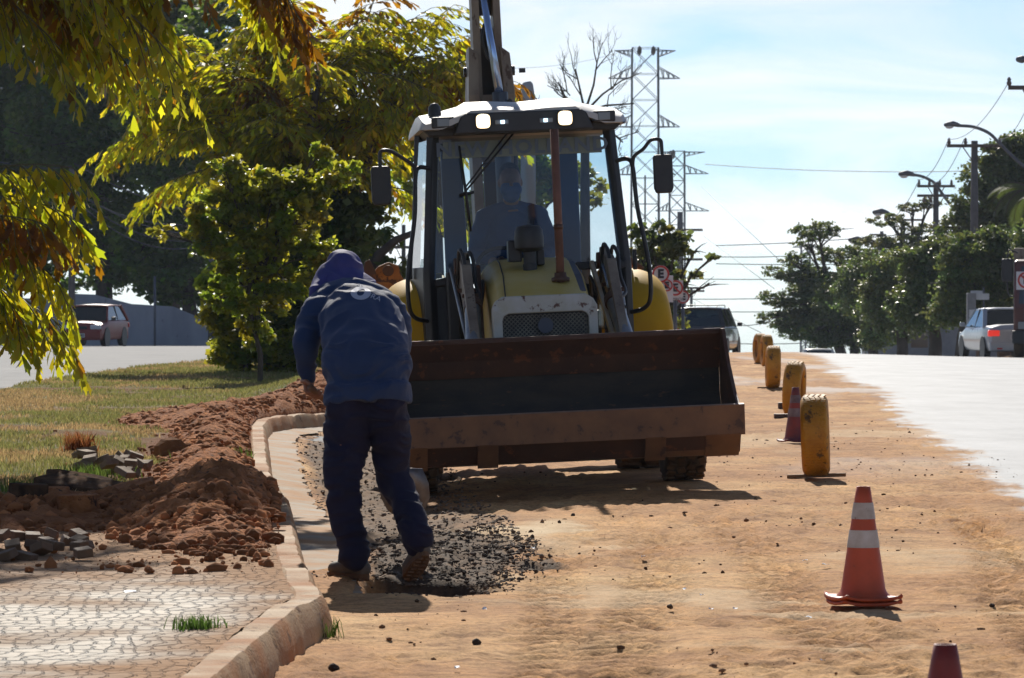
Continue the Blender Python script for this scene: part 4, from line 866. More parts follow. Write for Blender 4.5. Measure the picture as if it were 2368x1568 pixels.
# lower front panels of the cab beside the hood
MB().box((cabc + 0.60, -0.98, 1.30), (0.16, 0.03, 0.40)).build('lower_window', M_sideglass, T)
MB().box((cabc - 0.60, -0.96, 1.20), (0.26, 0.04, 0.62)).build('footwell_panel', M_blk, T, bevel=0.01)
MB().box((cabc, 0.53, 1.17), (1.30, 0.05, 0.5)).build('rear_panel', M_fascia, T, bevel=0.01)
MB().box((cabc, 0.53, 2.58), (1.40, 0.06, 0.10)).build('rear_header', M_fascia, T, bevel=0.01)
MB().box((cabc - 0.02, -0.86, 1.40), (1.25, 0.12, 0.10)).build('dashboard', M_seat, T, bevel=0.02)
# banner across the top of the glass with its letters
bn = MB(); by = -0.985; bn.add([P3(cabc - 0.600, by - 0.004, 2.43), P3(cabc + 0.600, by - 0.004, 2.43), P3(cabc + 0.592, by + 0.004, 2.555), P3(cabc - 0.592, by + 0.004, 2.555)], [[0, 1, 2, 3]])
BN = bn.build('banner', M_banner, WS); m = BN.modifiers.new('t', 'SOLIDIFY'); m.thickness = 0.002
text_obj('NEW HOLLAND', 0.145, M_bannertxt, BN, (cabc, by - 0.010, 2.492), rot=(R(94), 0, 0), ext=0.001, spacing=1.12, bold=0.004, sx=1.13)
MB().box((cabc + 0.58, -1.042, 1.66), (0.09, 0.004, 0.045)).build('sticker', pm('sticker', (0.35, 0.30, 0.22), None), WS)
# wiper
wp = MB(); wp.tube([(cabc - 0.06, -1.00, 2.60), (cabc - 0.46, -1.06, 2.16)], 0.008, n=6); wp.tube([(cabc - 0.11, -1.00, 2.60), (cabc - 0.45, -1.06, 2.20)], 0.007, n=6)
wp.tube([(cabc - 0.46, -1.06, 2.16), (cabc - 0.49, -1.06, 2.15), (cabc - 0.38, -1.06, 2.17)], 0.012, n=6); WP = wp.build('wiper_arm', M_blk, T, smooth_=True)
MB().tube([(cabc - 0.475, -1.055, 2.52), (cabc - 0.44, -1.06, 2.16), (cabc - 0.415, -1.06, 1.88)], [0.009, 0.012, 0.009], n=6).build('wiper_blade', M_blk, WP, smooth_=True)
# roof: dished white cap with raised corners, dark fascia below
rv = []; rf = []; xsn = [-0.775, -0.75, -0.62, -0.46, -0.40, -0.2, 0, 0.2, 0.40, 0.46, 0.62, 0.75, 0.775]; ysn = [-1.30, -1.24, -1.0, -0.6, -0.1, 0.4, 0.68, 0.72]
for j, yy in enumerate(ysn):
    for i, xx in enumerate(xsn):
        ax = abs(xx); z = 2.80 if ax <= 0.40 else (2.80 - 0.03 * (ax - 0.40) / 0.05 if ax < 0.45 else 2.77 - 0.05 * (ax - 0.45) / 0.32)
        if 0.15 < ax < 0.5: z += 0.014
        if ax > 0.76: z -= 0.045
        z += (-0.045, -0.02, 0.008, 0.05, 0.055, 0.03, 0.0, -0.02)[j]
        
        rv.append(P3(cabc + xx * (1.0 if j > 0 else 0.97), yy + (0.12 * max(0, (ax - 0.5)) if j < 3 else 0), z))
nx = len(xsn); rf = [[j * nx + i, j * nx + i + 1, (j + 1) * nx + i + 1, (j + 1) * nx + i] for j in range(len(ysn) - 1) for i in range(nx - 1)]
rb = len(rv)
for j, yy in enumerate(ysn):
    for i, xx in enumerate(xsn): v = rv[j * nx + i]; rv.append(P3(cabc + (v.x - cabc) * 1.005, v.y, 2.70 if abs(xx) < 0.5 else 2.64))
rf += [[rb + j * nx + i, rb + (j + 1) * nx + i, rb + (j + 1) * nx + i + 1, rb + j * nx + i + 1] for j in range(len(ysn) - 1) for i in range(nx - 1)]
per = [i for i in range(nx)] + [j * nx + nx - 1 for j in range(1, len(ysn))] + [(len(ysn) - 1) * nx + i for i in range(nx - 2, -1, -1)] + [j * nx for j in range(len(ysn) - 2, 0, -1)]
for a, b in zip(per, per[1:] + per[:1]): rf.append([a, rb + a, rb + b, b])
RO = MB().add(rv, rf).build('roof', M_roof, T, smooth_=True, bevel=0.008, angle=45)
fa = MB(); fa.prism([(cabc - 0.47, 2.725), (cabc - 0.43, 2.75), (cabc + 0.43, 2.75), (cabc + 0.47, 2.725), (cabc + 0.52, 2.60), (cabc - 0.52, 2.60)], -1.312, -0.95, 'y'); fa.build('roof_fascia', M_fascia, RO, bevel=0.012)
fa = MB(); fa.prism([(cabc - 0.765, 2.665), (cabc + 0.765, 2.665), (cabc + 0.70, 2.595), (cabc - 0.70, 2.595)], -1.12, 0.66, 'y'); fa.build('roof_underside', M_fascia, RO, bevel=0.01)
for sx in (-1, 1):
    MB().box((cabc + sx * 0.60, -1.245, 2.69), (0.17, 0.09, 0.085)).build('lamp_housing', M_fascia, RO, bevel=0.012)
    MB().box((cabc + sx * 0.60, -1.292, 2.69), (0.09, 0.01, 0.06)).build('unlit_lamp', M_lens, RO, bevel=0.006)
    wl = MB(); pr = [(0.052 * (abs(math.cos(a)) ** 0.55) * (1 if math.cos(a) > 0 else -1), 0.052 * (abs(math.sin(a)) ** 0.55) * (1 if math.sin(a) > 0 else -1)) for a in [2 * PI * i / 24 + 0.01 for i in range(24)]]
    wl.prism([(cabc + sx * 0.305 + p[0] * 1.12, 2.685 + p[1] * 1.12) for p in pr], -1.345, -1.30, 'y'); H = wl.build('work_lamp', M_blk, RO, bevel=0.004)
    MB().prism([(cabc + sx * 0.305 + p[0], 2.685 + p[1]) for p in pr], -1.353, -1.346, 'y').build('lamp_lens', M_lampon, H)
    MB().box((cabc + sx * 0.165, -1.318, 2.675), (0.10, 0.02, 0.035)).build('led_bar', M_lens, RO, bevel=0.006)
    MB().box((cabc + sx * 0.160, -1.333, 2.675), (0.028, 0.008, 0.026)).build('led', M_led, RO)
MB().lathe([(0.0, 0.10), (0.025, 0.095), (0.045, 0.07), (0.052, 0.0)], (cabc - 0.64, -0.9, 2.755), 'z', 20, cap=False).build('beacon', M_fascia, RO, smooth_=True)

# mirrors on bent tubes
for sx in (-1, 1):
    p0 = P3(cabc + sx * 0.70, -1.02, 2.36); a = 1 if sx > 0 else 1.0
    bx = cabc + sx * 0.815; mxp = cabc + sx * (1.035 if sx > 0 else 1.075)
    hose([p0, (cabc + sx * 0.78, -1.08, 2.37), (bx, -1.12, 2.30), (bx + sx * 0.02, -1.14, 2.0), (cabc + sx * 0.90, -1.14, 1.6), (cabc + sx * 0.905, -1.14, 1.34), (cabc + sx * 0.86, -1.10, 1.25), (cabc + sx * 0.76, -1.02, 1.22)], 0.017, T, 'grab_rail')
    B = hose([(bx, -1.12, 2.28), (bx + sx * 0.01, -1.13, 2.38), (cabc + sx * 0.90, -1.14, 2.44), (mxp - sx * 0.08, -1.15, 2.50), (mxp - sx * 0.01, -1.15, 2.50), (mxp, -1.15, 2.44), (mxp, -1.15, 2.36)], 0.014, T, 'mirror_arm')
    MH = MB().prism([(mxp - 0.062, 2.39), (mxp - 0.073, 2.37), (mxp - 0.073, 2.14), (mxp - 0.058, 2.10), (mxp + 0.058, 2.10), (mxp + 0.073, 2.14), (mxp + 0.073, 2.37), (mxp + 0.062, 2.39)], -1.20, -1.15, 'y').build('mirror', M_blk, B, bevel=0.012)
# driver's seat, steering wheel
MB().box((cabc - 0.08, 0.14, 1.50), (0.42, 0.10, 0.52)).box((cabc - 0.15, -0.08, 1.22), (0.50, 0.48, 0.12)).build('seat', M_seat, T, bevel=0.04, seg=3)
sw = MB(); ring = [(cabc - 0.17 + 0.19 * math.cos(a), -0.66 + 0.10 * math.sin(a), 1.60 + 0.15 * math.sin(a)) for a in [2 * PI * i / 24 for i in range(25)]]; sw.tube(ring, 0.015, n=8); sw.tube([(cabc - 0.17, -0.66, 1.60), (cabc - 0.17, -0.76, 1.40)], 0.03, n=8); sw.box((cabc - 0.17, -0.66, 1.60), (0.34, 0.03, 0.03)); sw.build('steering_wheel', M_seat, T, smooth_=False)
MB().box((cabc - 0.42, -0.78, 1.56), (0.14, 0.04, 0.16), rot=(R(-20), 0, R(15))).build('instrument_panel', M_seat, T, bevel=0.01)

# ---- backhoe behind the cab: boom folded upright
bcx = -0.065
fr = MB().box((0, 1.35, 0.75), (2.05, 0.22, 0.45)).box((0, 1.6, 0.9), (0.42, 0.35, 0.8)).build('rear_frame', M_orange, T, bevel=0.015)
for sx in (-1, 1):
    # lower boom plates
    x = bcx + sx * 0.115
    MB().add([P3(x - .03 + sx * .02, 1.70, 1.3), P3(x + .03 + sx * .02, 1.70, 1.3), P3(x + .03 + sx * .02, 2.05, 1.3), P3(x - .03 + sx * .02, 2.05, 1.3),
              P3(x - .045 + sx * .03, 1.62, 3.02), P3(x + .045 + sx * .03, 1.62, 3.02), P3(x + .045 + sx * .03, 2.15, 3.02), P3(x - .045 + sx * .03, 2.15, 3.02),
              P3(x - .04 + sx * .012, 1.72, 3.42), P3(x + .04 + sx * .012, 1.72, 3.36), P3(x + .04 + sx * .012, 2.1, 3.36), P3(x - .04 + sx * .012, 2.1, 3.42)],
             [[3, 2, 1, 0], [8, 9, 10, 11], [0, 1, 5, 4], [1, 2, 6, 5], [2, 3, 7, 6], [3, 0, 4, 7], [4, 5, 9, 8], [5, 6, 10, 9], [6, 7, 11, 10], [7, 4, 8, 11]]).build('boom_plate', M_boom, T, bevel=0.006)
    MB().lathe([(0.04, x + sx * 0.07), (0.04, x + sx * 0.095)], (0, 1.85, 3.22), 'x', 16).build('boom_pin', M_blk, T)
    x = bcx - 0.01 + sx * 0.09
    MB().add([P3(x - .032, 1.72, 2.9), P3(x + .032, 1.72, 2.9), P3(x + .032, 2.1, 2.9), P3(x - .032, 2.1, 2.9), P3(x - .028 - sx * .008, 1.80, 4.9), P3(x + .028 - sx * .008, 1.80, 4.9), P3(x + .028 - sx * .008, 2.1, 4.9), P3(x - .028 - sx * .008, 2.1, 4.9)],
             [[3, 2, 1, 0], [4, 5, 6, 7], [0, 1, 5, 4], [1, 2, 6, 5], [2, 3, 7, 6], [3, 0, 4, 7]]).build('upper_boom_plate', M_boom, T, bevel=0.006)
MB().box((bcx, 2.05, 3.9), (0.15, 0.03, 0.42)).box((bcx, 2.05, 4.50), (0.15, 0.03, 0.66)).box((bcx, 2.05, 3.22), (0.15, 0.03, 0.74)).box((bcx, 1.95, 2.35), (0.15, 0.16, 1.25)).build('boom_web', M_boomin, T, bevel=0.004)
MB().box((bcx, 1.80, 2.75), (0.22, 0.10, 0.55)).build('boom_cover', M_boom, T, bevel=0.006)
CY = MB().tube([(bcx + 0.055, 1.42, 2.05), (bcx + 0.055, 1.46, 3.03)], 0.066, n=20).build('boom_cylinder', pm('dark_blue_cylinder', (0.02, 0.035, 0.07), (0.035, 0.045, 0.07), 5, 0.35), T, smooth_=True, bevel=0.01)
MB().tube([(bcx + 0.052, 1.46, 3.0), (bcx - 0.04, 1.62, 3.85)], [0.037, 0.025], n=16).build('cylinder_rod', M_chrome, CY, smooth_=True)
hose([(bcx + 0.16, 1.5, 2.4), (bcx + 0.17, 1.45, 2.75), (bcx + 0.135, 1.42, 2.95), (bcx + 0.10, 1.42, 2.9)], 0.018, T)
hose([(bcx - 0.03, 1.7, 3.6), (bcx - 0.06, 1.66, 3.48), (bcx - 0.03, 1.68, 3.35), (bcx + 0.03, 1.7, 3.28)], 0.014, T)
for z in (3.98, 3.22): MB().box((bcx + 0.16 if z > 3.5 else bcx + 0.275, 1.9, z), (0.05, 0.05, 0.035)).build('boom_pin', M_blk, T)
# stabiliser feet folded up at both sides, the small digging bucket edge on the right
for sx in (-1, 1):
    st = MB()
    if sx < 0:
        st.prism([(-1.26, 1.45), (-1.22, 1.66), (-1.14, 1.58), (-1.06, 1.66), (-0.98, 1.69), (-0.90, 1.66), (-0.88, 1.58), (-0.84, 1.50), (-0.86, 1.25), (-1.1, 1.2)], 1.30, 1.38, 'y')
        S = st.build('stabiliser_foot', M_orange, T, bevel=0.012)
        MB().prism([(-1.20, 1.56), (-1.17, 1.70), (-1.13, 1.72), (-1.08, 1.60), (-1.10, 1.5)], 1.26, 1.30, 'y').build('stabiliser_claw', M_rust, S, bevel=0.006)
        MB().lathe([(0.045, 1.24), (0.045, 1.42)], (-0.985, 0, 1.62), 'y', 18).build('stabiliser_pin', M_rust, S, bevel=0.004)
        MB().lathe([(0.05, 1.24), (0.05, 1.42)], (-1.08, 0, 1.45), 'y', 18).build('stabiliser_pin', M_boomin, S, bevel=0.004)
    else:
        st.prism([(0.84, 1.58), (0.93, 1.66), (1.07, 1.55), (1.09, 1.44), (0.95, 1.35), (0.80, 1.40)], 1.30, 1.38, 'y'); S = st.build('stabiliser_foot', M_orange, T, bevel=0.012)
        MB().prism([(0.835, 1.60), (0.885, 1.715), (0.93, 1.685), (1.085, 1.56), (1.07, 1.54), (0.92, 1.62)], 1.26, 1.30, 'y').build('stabiliser_claw', M_rust, S, bevel=0.006)
    MB().beam((sx * 0.95, 1.36, 0.6), (sx * 1.0, 1.36, 1.45), 0.14, 0.12).build('stabiliser_leg', M_orange, T, bevel=0.01)
# ================================================================== PEOPLE
M_skin = pm('skin', (0.30, 0.14, 0.08), (0.25, 0.11, 0.065), 20, 0.5, spec=0.4); 
M_shirt = pm('navy_shirt', (0.013, 0.034, 0.095), (0.020, 0.045, 0.118), 6, 0.72, bump=0.0015, bscale=300, spec=0.3); M_shirt.node_tree.nodes['Principled BSDF'].inputs['Sheen Weight'].default_value = 0.12
M_trous = pm('dark_navy_trousers', (0.010, 0.011, 0.032), (0.016, 0.017, 0.042), 6, 0.8, bump=0.001, bscale=300, spec=0.2); M_trous.node_tree.nodes['Principled BSDF'].inputs['Sheen Weight'].default_value = 0.05
M_cloth = pm('blue_violet_cloth', (0.038, 0.040, 0.16), (0.055, 0.055, 0.21), 8, 0.75, bump=0.001, bscale=200)
M_boot = pm('dusty_boot', (0.085, 0.075, 0.06), (0.16, 0.13, 0.10), 9, 0.7, bump=0.001); M_sole = pm('boot_sole', (0.10, 0.055, 0.03), (0.17, 0.09, 0.04), 30, 0.8, bump=0.002)
M_logo = pm('print_white', (0.42, 0.46, 0.55), None, rough=0.7)

FY = 19.0
WKR = thing('person', 'worker in navy shirt with a blue cloth over the head, bent over a shovel', 'worker', (-0.72, FY, g(-0.72, FY)))
O = Vector(WKR.location)
def wp_(px, py, dy):
    """point on the worker at depth offset dy, local"""
    return W(px, py, FY + dy) - O
# joints (seen from behind, bent forward and away)
hipL, hipR = wp_(805, 935, 0.02), wp_(893, 930, 0.02)
kneeL, kneeR = wp_(793, 1125, -0.02), wp_(908, 1100, 0.10)
ankL, ankR = wp_(818, 1285, 0.0), wp_(966, 1240, -0.16)
pel = wp_(850, 920, 0.02); waist = wp_(848, 850, 0.06); chest = wp_(835, 760, 0.26); neck = wp_(800, 670, 0.60); head = wp_(793, 648, 0.72)
shL, shR = wp_(738, 708, 0.48), wp_(893, 716, 0.48)
elL, elR = wp_(708, 800, 0.30), wp_(905, 845, 0.55); wrL, wrR = wp_(712, 868, 0.34), wp_(835, 950, 0.62)
def spine(f):
    return [pel * 1, waist, chest, neck]
# -- trousers
tm = MB()
tm.limb([hipL + Vector((0.01, 0, 0.0)), wp_(800, 1020, 0.03), kneeL, wp_(804, 1205, -0.01), wp_(816, 1262, 0.0), wp_(818, 1288, 0.0)], [(0.112, 0.13), (0.108, 0.115), (0.083, 0.085), (0.074, 0.078), (0.072, 0.08), (0.077, 0.088)])
tm.limb([hipR + Vector((-0.01, 0, 0.0)), wp_(902, 1010, 0.06), kneeR, wp_(938, 1165, 0.0), wp_(958, 1222, -0.12), wp_(966, 1250, -0.15)], [(0.108, 0.13), (0.092, 0.11), (0.076, 0.085), (0.070, 0.075), (0.066, 0.075), (0.070, 0.078)])
tm.limb([wp_(849, 946, 0.02), wp_(849, 925, 0.03)], [(0.170, 0.085), (0.175, 0.09)])
def fold_noise(scale, amp, fold, zs):
    def f(co, no):
        a = (vn3(co * scale + 31.7) - 0.5) * amp
        b = vn3(np.stack([co[:, 0] * 9 + 5, co[:, 1] * 9, co[:, 2] * zs + 0.9 * vn3(co * 6) * 4], 1) + 11)
        return a + (np.abs(b - 0.5) * -2 + 0.4) * fold
    return f
TRO = blob(tm, 'trousers', 0.009, 5, 0.5, fold_noise(14, 0.016, 0.022, 30))
tr = link_mesh('trousers', TRO, M_trous, WKR)
# -- shirt: loose long-sleeved T-shirt hanging over the trousers
sm = MB()
sm.limb([wp_(849, 856, 0.055), wp_(848, 840, 0.07), wp_(845, 800, 0.17), wp_(832, 738, 0.33), wp_(815, 692, 0.54)], [(0.208, 0.160), (0.204, 0.155), (0.212, 0.15), (0.200, 0.14), (0.13, 0.10)])
sm.limb([shR + Vector((-0.06, 0.0, 0.015)), wp_(902, 730, 0.46), wp_(918, 790, 0.47), elR, wp_(870, 905, 0.6), wrR], [(0.09, 0.09), (0.085, 0.085), (0.068, 0.07), (0.058, 0.06), (0.05, 0.05), (0.044, 0.044)])
sm.limb([shL + Vector((0.07, 0.02, 0.01)), wp_(738, 718, 0.45), wp_(716, 770, 0.38), elL, wp_(709, 838, 0.33), wrL], [(0.09, 0.09), (0.080, 0.085), (0.070, 0.072), (0.060, 0.062), (0.050, 0.052), (0.044, 0.046)])
sm.limb([shL + Vector((0.05, 0.05, 0.02)), wp_(815, 688, 0.52), shR + Vector((-0.05, 0.05, 0.02))], [(0.09, 0.09), (0.105, 0.10), (0.09, 0.09)], ref=(0, 1, 0))
sm.tube([wp_(849, 890, 0.035), wp_(850, 934, 0.025)], 0, n=28, ell=[(0.204, 0.158), (0.208, 0.162)], ref=(1, 0, 0.12))
SHI = blob(sm, 'shirt', 0.009, 5, 0.5, fold_noise(9, 0.018, 0.020, 20))
sh = link_mesh('shirt', SHI, M_shirt, WKR)
# hem: open bottom look comes from a darker slot; thin side slit edge
# -- one continuous body inside the clothes: hands, forearms, neck, head, legs
def fingers(bm_, palm, dirv, side, up, curl, L=0.078, r=0.0088, spread=0.020, thumb=1):
    """palm centre of knuckles, dirv finger direction, side across the palm, up = curling direction"""
    for k in range(4):
        o_ = palm + side * ((k - 1.5) * spread); ln = L * (0.88, 1.0, 0.95, 0.78)[k]; c = curl * (0.95, 1.0, 1.05, 1.12)[k]
        p = [o_ - dirv * 0.03, o_]; d = dirv.copy(); seg = (0.46, 0.32, 0.26)
        for q in range(3):
            rot = Matrix.Rotation(c * (0.75, 1.0, 0.7)[q], 3, side); d = rot @ d; p.append(p[-1] + d * ln * seg[q])
        bm_.tube(p, [r * 1.15, r * 1.1, r, r * 0.92, r * 0.75], n=8)
        bm_.ico(p[-1], r * 0.78, sub=1)
    t0 = palm - dirv * 0.055 + side * (-thumb) * 0.036; td = (dirv * 0.55 + side * (-thumb) * 0.6 + up * 0.55).normalized()
    t1 = t0 + td * 0.036; td2 = (td + side * thumb * 0.65 + dirv * 0.2).normalized(); t2 = t1 + td2 * 0.030; t3 = t2 + (td2 + side * thumb * 0.4).normalized() * 0.022
    bm_.tube([t0 - td * 0.02, t0, t1, t2, t3], [0.014, 0.014, 0.0115, 0.0105, 0.008], n=8)
bd = MB()
# shovel axis first: hands close round it
hA = wp_(728, 905, 0.30); hB = wp_(884, 1040, 0.90); ax = (hB - hA).normalized()
bd.limb([wrL + Vector((0, 0, 0.05)), wrL, wp_(714, 884, 0.345)], [(0.034, 0.037), (0.030, 0.034), (0.028, 0.036)])
pc_ = wp_(712, 899, 0.345)
sideL = ax.copy(); fw = Vector((0.15, -0.55, -0.8)); fw = (fw - sideL * fw.dot(sideL)).normalized(); upL = sideL.cross(fw)
if upL.x < 0: upL = -upL
bd.limb([wp_(713, 880, 0.345), wp_(713, 892, 0.345), wp_(714, 905, 0.335)], [(0.032, 0.028), (0.042, 0.020), (0.040, 0.018)], ref=tuple(sideL))
sgn = 1 if (Matrix.Rotation(0.3, 3, sideL) @ fw).dot(upL) > 0 else -1
fingers(bd, wp_(714, 910, 0.33), fw, sideL * sgn, upL, 0.95, thumb=1 * sgn)
pR = wrR + Vector((0, 0, -0.01))
bd.limb([wrR + Vector((0.04, 0, 0.06)), wrR, wrR + Vector((-0.01, 0.01, -0.05))], [(0.034, 0.036), (0.03, 0.033), (0.038, 0.022)])
fingers(bd, wrR + Vector((-0.015, 0.015, -0.075)), Vector((0, 0.2, -1)).normalized(), ax, Vector((0.3, 0.9, 0)).normalized(), 0.9)
# trunk, neck, head with a face (turned down and away)
bd.limb([wp_(849, 890, 0.04), waist, chest, wp_(812, 698, 0.52)], [(0.12, 0.08), (0.14, 0.10), (0.16, 0.11), (0.09, 0.08)])
bd.limb([wp_(812, 698, 0.52), neck, head], [(0.06, 0.06), (0.056, 0.056), (0.06, 0.06)])
hf = Vector((0.05, 0.80, -0.62)).normalized(); hu = Vector((-0.1, 0.62, 0.80)); hu = (hu - hf * hu.dot(hf)).normalized(); hs = hf.cross(hu)
bd.limb([head - hu * 0.03, head + hu * 0.04], [(0.070, 0.088), (0.072, 0.095)], ref=tuple(hs), n=24)
bd.limb([head + hf * 0.035 - hu * 0.05, head + hf * 0.05 - hu * 0.10], [(0.055, 0.05), (0.036, 0.035)], ref=tuple(hs))
bd.tube([head + hf * 0.085 - hu * 0.0, head + hf * 0.118 - hu * 0.045, head + hf * 0.095 - hu * 0.055], [0.008, 0.015, 0.010], n=8)
bd.limb([head + hf * 0.078 - hu * 0.082 - hs * 0.018, head + hf * 0.078 - hu * 0.082 + hs * 0.018], [(0.010, 0.009), (0.010, 0.009)], ref=tuple(hf))
for s in (-1, 1): bd.ico(head + hs * s * 0.074 - hu * 0.02, 0.026, sc=(0.4, 0.7, 1.1), sub=2); bd.ico(head + hf * 0.078 + hs * s * 0.032 + hu * 0.012, 0.013, sub=2)
bd.limb([hipL, kneeL, ankL + Vector((0, 0, -0.02))], [(0.075, 0.085), (0.055, 0.06), (0.038, 0.042)]); bd.limb([hipR, kneeR, ankR], [(0.075, 0.085), (0.055, 0.06), (0.038, 0.042)])
BODY = blob(bd, 'body', 0.0052, 2, 0.4); body = link_mesh('body', BODY, M_skin, WKR)
# -- head cloth: hood falling over the nape and the left shoulder
cm = MB()
cm.limb([head + hu * 0.075 - hf * 0.00, head + hu * 0.02 - hf * 0.03, head - hu * 0.06 - hf * 0.05, wp_(820, 668, 0.55)], [(0.078, 0.088), (0.100, 0.108), (0.106, 0.085), (0.118, 0.052)], ref=tuple(hs), n=28)
cm.limb([wp_(765, 628, 0.70), wp_(742, 655, 0.60), wp_(725, 682, 0.50)], [(0.060, 0.06), (0.034, 0.04), (0.014, 0.03)])
cm.limb([wp_(775, 622, 0.74), wp_(820, 620, 0.76)], [(0.035, 0.06), (0.030, 0.06)], ref=(0, 0, 1))
cm.limb([wp_(775, 668, 0.52), wp_(815, 672, 0.49), wp_(848, 668, 0.52)], [(0.016, 0.03), (0.020, 0.035), (0.020, 0.03)], ref=(0, 0, 1))
CLO = blob(cm, 'head_cloth', 0.007, 3, 0.5, fold_noise(14, 0.016, 0.026, 24)); link_mesh('head_cloth', CLO, M_cloth, WKR)
# -- boots
def boot(par, heel, toe, ank, up, name='boot'):
    heel, toe, ank, up = map(Vector, (heel, toe, ank, up)); f = (toe - heel).normalized(); up = (up - f * up.dot(f)).normalized(); s = f.cross(up); L = (toe - heel).length
    m = MB()
    m.limb([heel + f * 0.035 + up * 0.045, heel + f * L * 0.45 + up * 0.048, heel + f * L * 0.72 + up * 0.040, toe - f * 0.045 + up * 0.038], [(0.042, 0.040), (0.044, 0.042), (0.050, 0.036), (0.044, 0.034)], ref=tuple(s))
    m.limb([heel + f * 0.065 + up * 0.055, ank], [(0.048, 0.052), (0.052, 0.056)], ref=tuple(s))
    me = blob(m, name, 0.007, 3); b = link_mesh(name, me, M_boot, par)
    sl = MB(); out = []
    for i in range(20):
        a = 2 * PI * i / 20; u = 0.5 - 0.5 * math.cos(a); wdt = 0.046 * (abs(math.sin(a)) ** 0.7) * (0.85 + 0.3 * u) * (1 if math.sin(a) >= 0 else -1); out.append(heel + f * (u * L) + s * wdt)
    k = len(out); sl.add([p + up * -0.004 for p in out] + [p + up * 0.022 for p in out], [list(range(k))[::-1], list(range(k, 2 * k))] + [[i, (i + 1) % k, k + (i + 1) % k, k + i] for i in range(k)])
    for i in range(7):
        for sd_ in (-1, 1): sl.box(tuple(heel + f * (L * (0.10 + 0.13 * i)) + s * sd_ * 0.018 + up * -0.008), (0.026, 0.018, 0.012), rot=None)
    sl.build('sole', M_sole, b, bevel=0.003)
    return b
gz = 0.004
boot(WKR, wp_(843, 1338, 0.0) * Vector((1, 1, 0)).length * 0 + Vector((0.040, -0.03, gz)), Vector((-0.150, 0.16, gz)), wp_(818, 1283, 0.0), (0, 0, 1))
fR = Vector((0.075, 0.80, -0.60)).normalized()
hl = wp_(984, 1283, -0.20); ftoe = hl + Vector((-0.075, 0.16, -0.115)).normalized() * 0.245
boot(WKR, hl, ftoe, wp_(962, 1252, -0.13), (-0.1, 0.5, 1.0))
# -- print on the back of the shirt
bm0 = bmesh.new(); bm0.from_mesh(SHI); bvh = BVHTree.FromBMesh(bm0)
def decal(name, verts2d, faces, ctr, rot, scale, mat=M_logo):
    cr_, sr_ = math.cos(rot), math.sin(rot); V = []
    for (x, y) in verts2d:
        X = x * cr_ - y * sr_; Y = x * sr_ + y * cr_; p = ctr + Vector((X * scale, 0, Y * scale)); org = p + Vector((0, -1.5, 0.45)); d = Vector((0, 1.0, -0.30)).normalized()
        hit = bvh.ray_cast(Vector((p.x, p.y - 0.8, p.z + 0.18)), Vector((0, 0.8, -0.18)).normalized())
        V.append((hit[0] + Vector((0, -0.003, 0.002))) if hit[0] is not None else p)
    me = bpy.data.meshes.new(name); me.from_pydata([tuple(v) for v in V], [], faces); o_ = link_mesh(name, me, mat, sh); return o_
def ringmesh(ro, ri, drop=None, n=40):
    V = []; Fc = []
    for i in range(n):
        a = 2 * PI * i / n; V.append((ro * math.cos(a), ro * math.sin(a)))
    for i in range(n):
        a = 2 * PI * i / n
        # teardrop hole, point upwards
        t = a - PI / 2; rr_ = ri * (1.0 + 0.55 * max(0, math.cos(t)) ** 6); V.append((rr_ * 0.78 * math.cos(a), rr_ * math.sin(a) - 0.05 * ri))
    return V, [[i, (i + 1) % n, n + (i + 1) % n, n + i] for i in range(n)]
lc = wp_(835, 684, 0.34)
V2, F2 = ringmesh(0.045, 0.020); decal('round_print', [(x * 1.1, y) for x, y in V2], F2, lc, R(-25), 1.0)
def tdecal(txt, size, ctr, rot, sx=1.0):
    me = text_mesh(txt, size, 0, 'print'); bmx = bmesh.new(); bmx.from_mesh(me); bmesh.ops.triangulate(bmx, faces=bmx.faces); bmesh.ops.subdivide_edges(bmx, edges=[e for e in bmx.edges if e.calc_length() > size * 0.4], cuts=1); bmesh.ops.triangulate(bmx, faces=bmx.faces)
    V = [(v.co.x * sx, v.co.y) for v in bmx.verts]; Fc = [[v.index for v in f.verts] for f in bmx.faces]; bmx.free(); decal('printed_letters', V, Fc, ctr, rot, 1.0)
tdecal('FRA', 0.042, wp_(866, 697, 0.34), R(-22)); tdecal('EE', 0.030, wp_(838, 671, 0.40), R(-20)); tdecal('EF', 0.030, wp_(833, 662, 0.42), R(-20))
bm0.free()
# -- shovel held by the worker
SV = thing('shovel', 'wooden-handled shovel in the hands of the bending worker', 'shovel', tuple(O + hB))
def sl_(p): return p - hB
M_wood = pm('worn_wood_handle', (0.22, 0.11, 0.045), (0.15, 0.075, 0.035), 12, 0.55, stretch=(1, 1, 4)); M_blade = pm('scuffed_blade', (0.18, 0.19, 0.21), (0.12, 0.10, 0.09), 14, 0.4, metal=0.6)
tipd = hB + ax * 0.16
MB().tube([sl_(hA - ax * 0.05), sl_(hA), sl_(hB), sl_(tipd)], 0.0165, n=12).build('handle', M_wood, SV, smooth_=True)
b0 = sl_(tipd); bn_ = Vector((0, 0.25, 1)).normalized(); sdv = ax.cross(bn_).normalized(); bv = []; bf = []
rows = [(0.0, 0.04), (0.03, 0.115), (0.12, 0.125), (0.20, 0.11), (0.27, 0.06), (0.30, 0.01)]
bax = Vector((0.24, 0.38, -0.89)).normalized(); bn_ = Vector((-0.15, 0.9, 0.35)).normalized(); sdv = bax.cross(bn_).normalized()
for t, hw in rows:
    for u in (-1, -0.5, 0, 0.5, 1): bv.append(b0 + bax * (t + 0.05) + sdv * hw * u + bn_ * (0.03 * u * u - 0.02 + 0.01 * (t / 0.3)))
for i in range(len(rows) - 1):
    for j in range(4): bf.append([i * 5 + j, i * 5 + j + 1, (i + 1) * 5 + j + 1, (i + 1) * 5 + j])
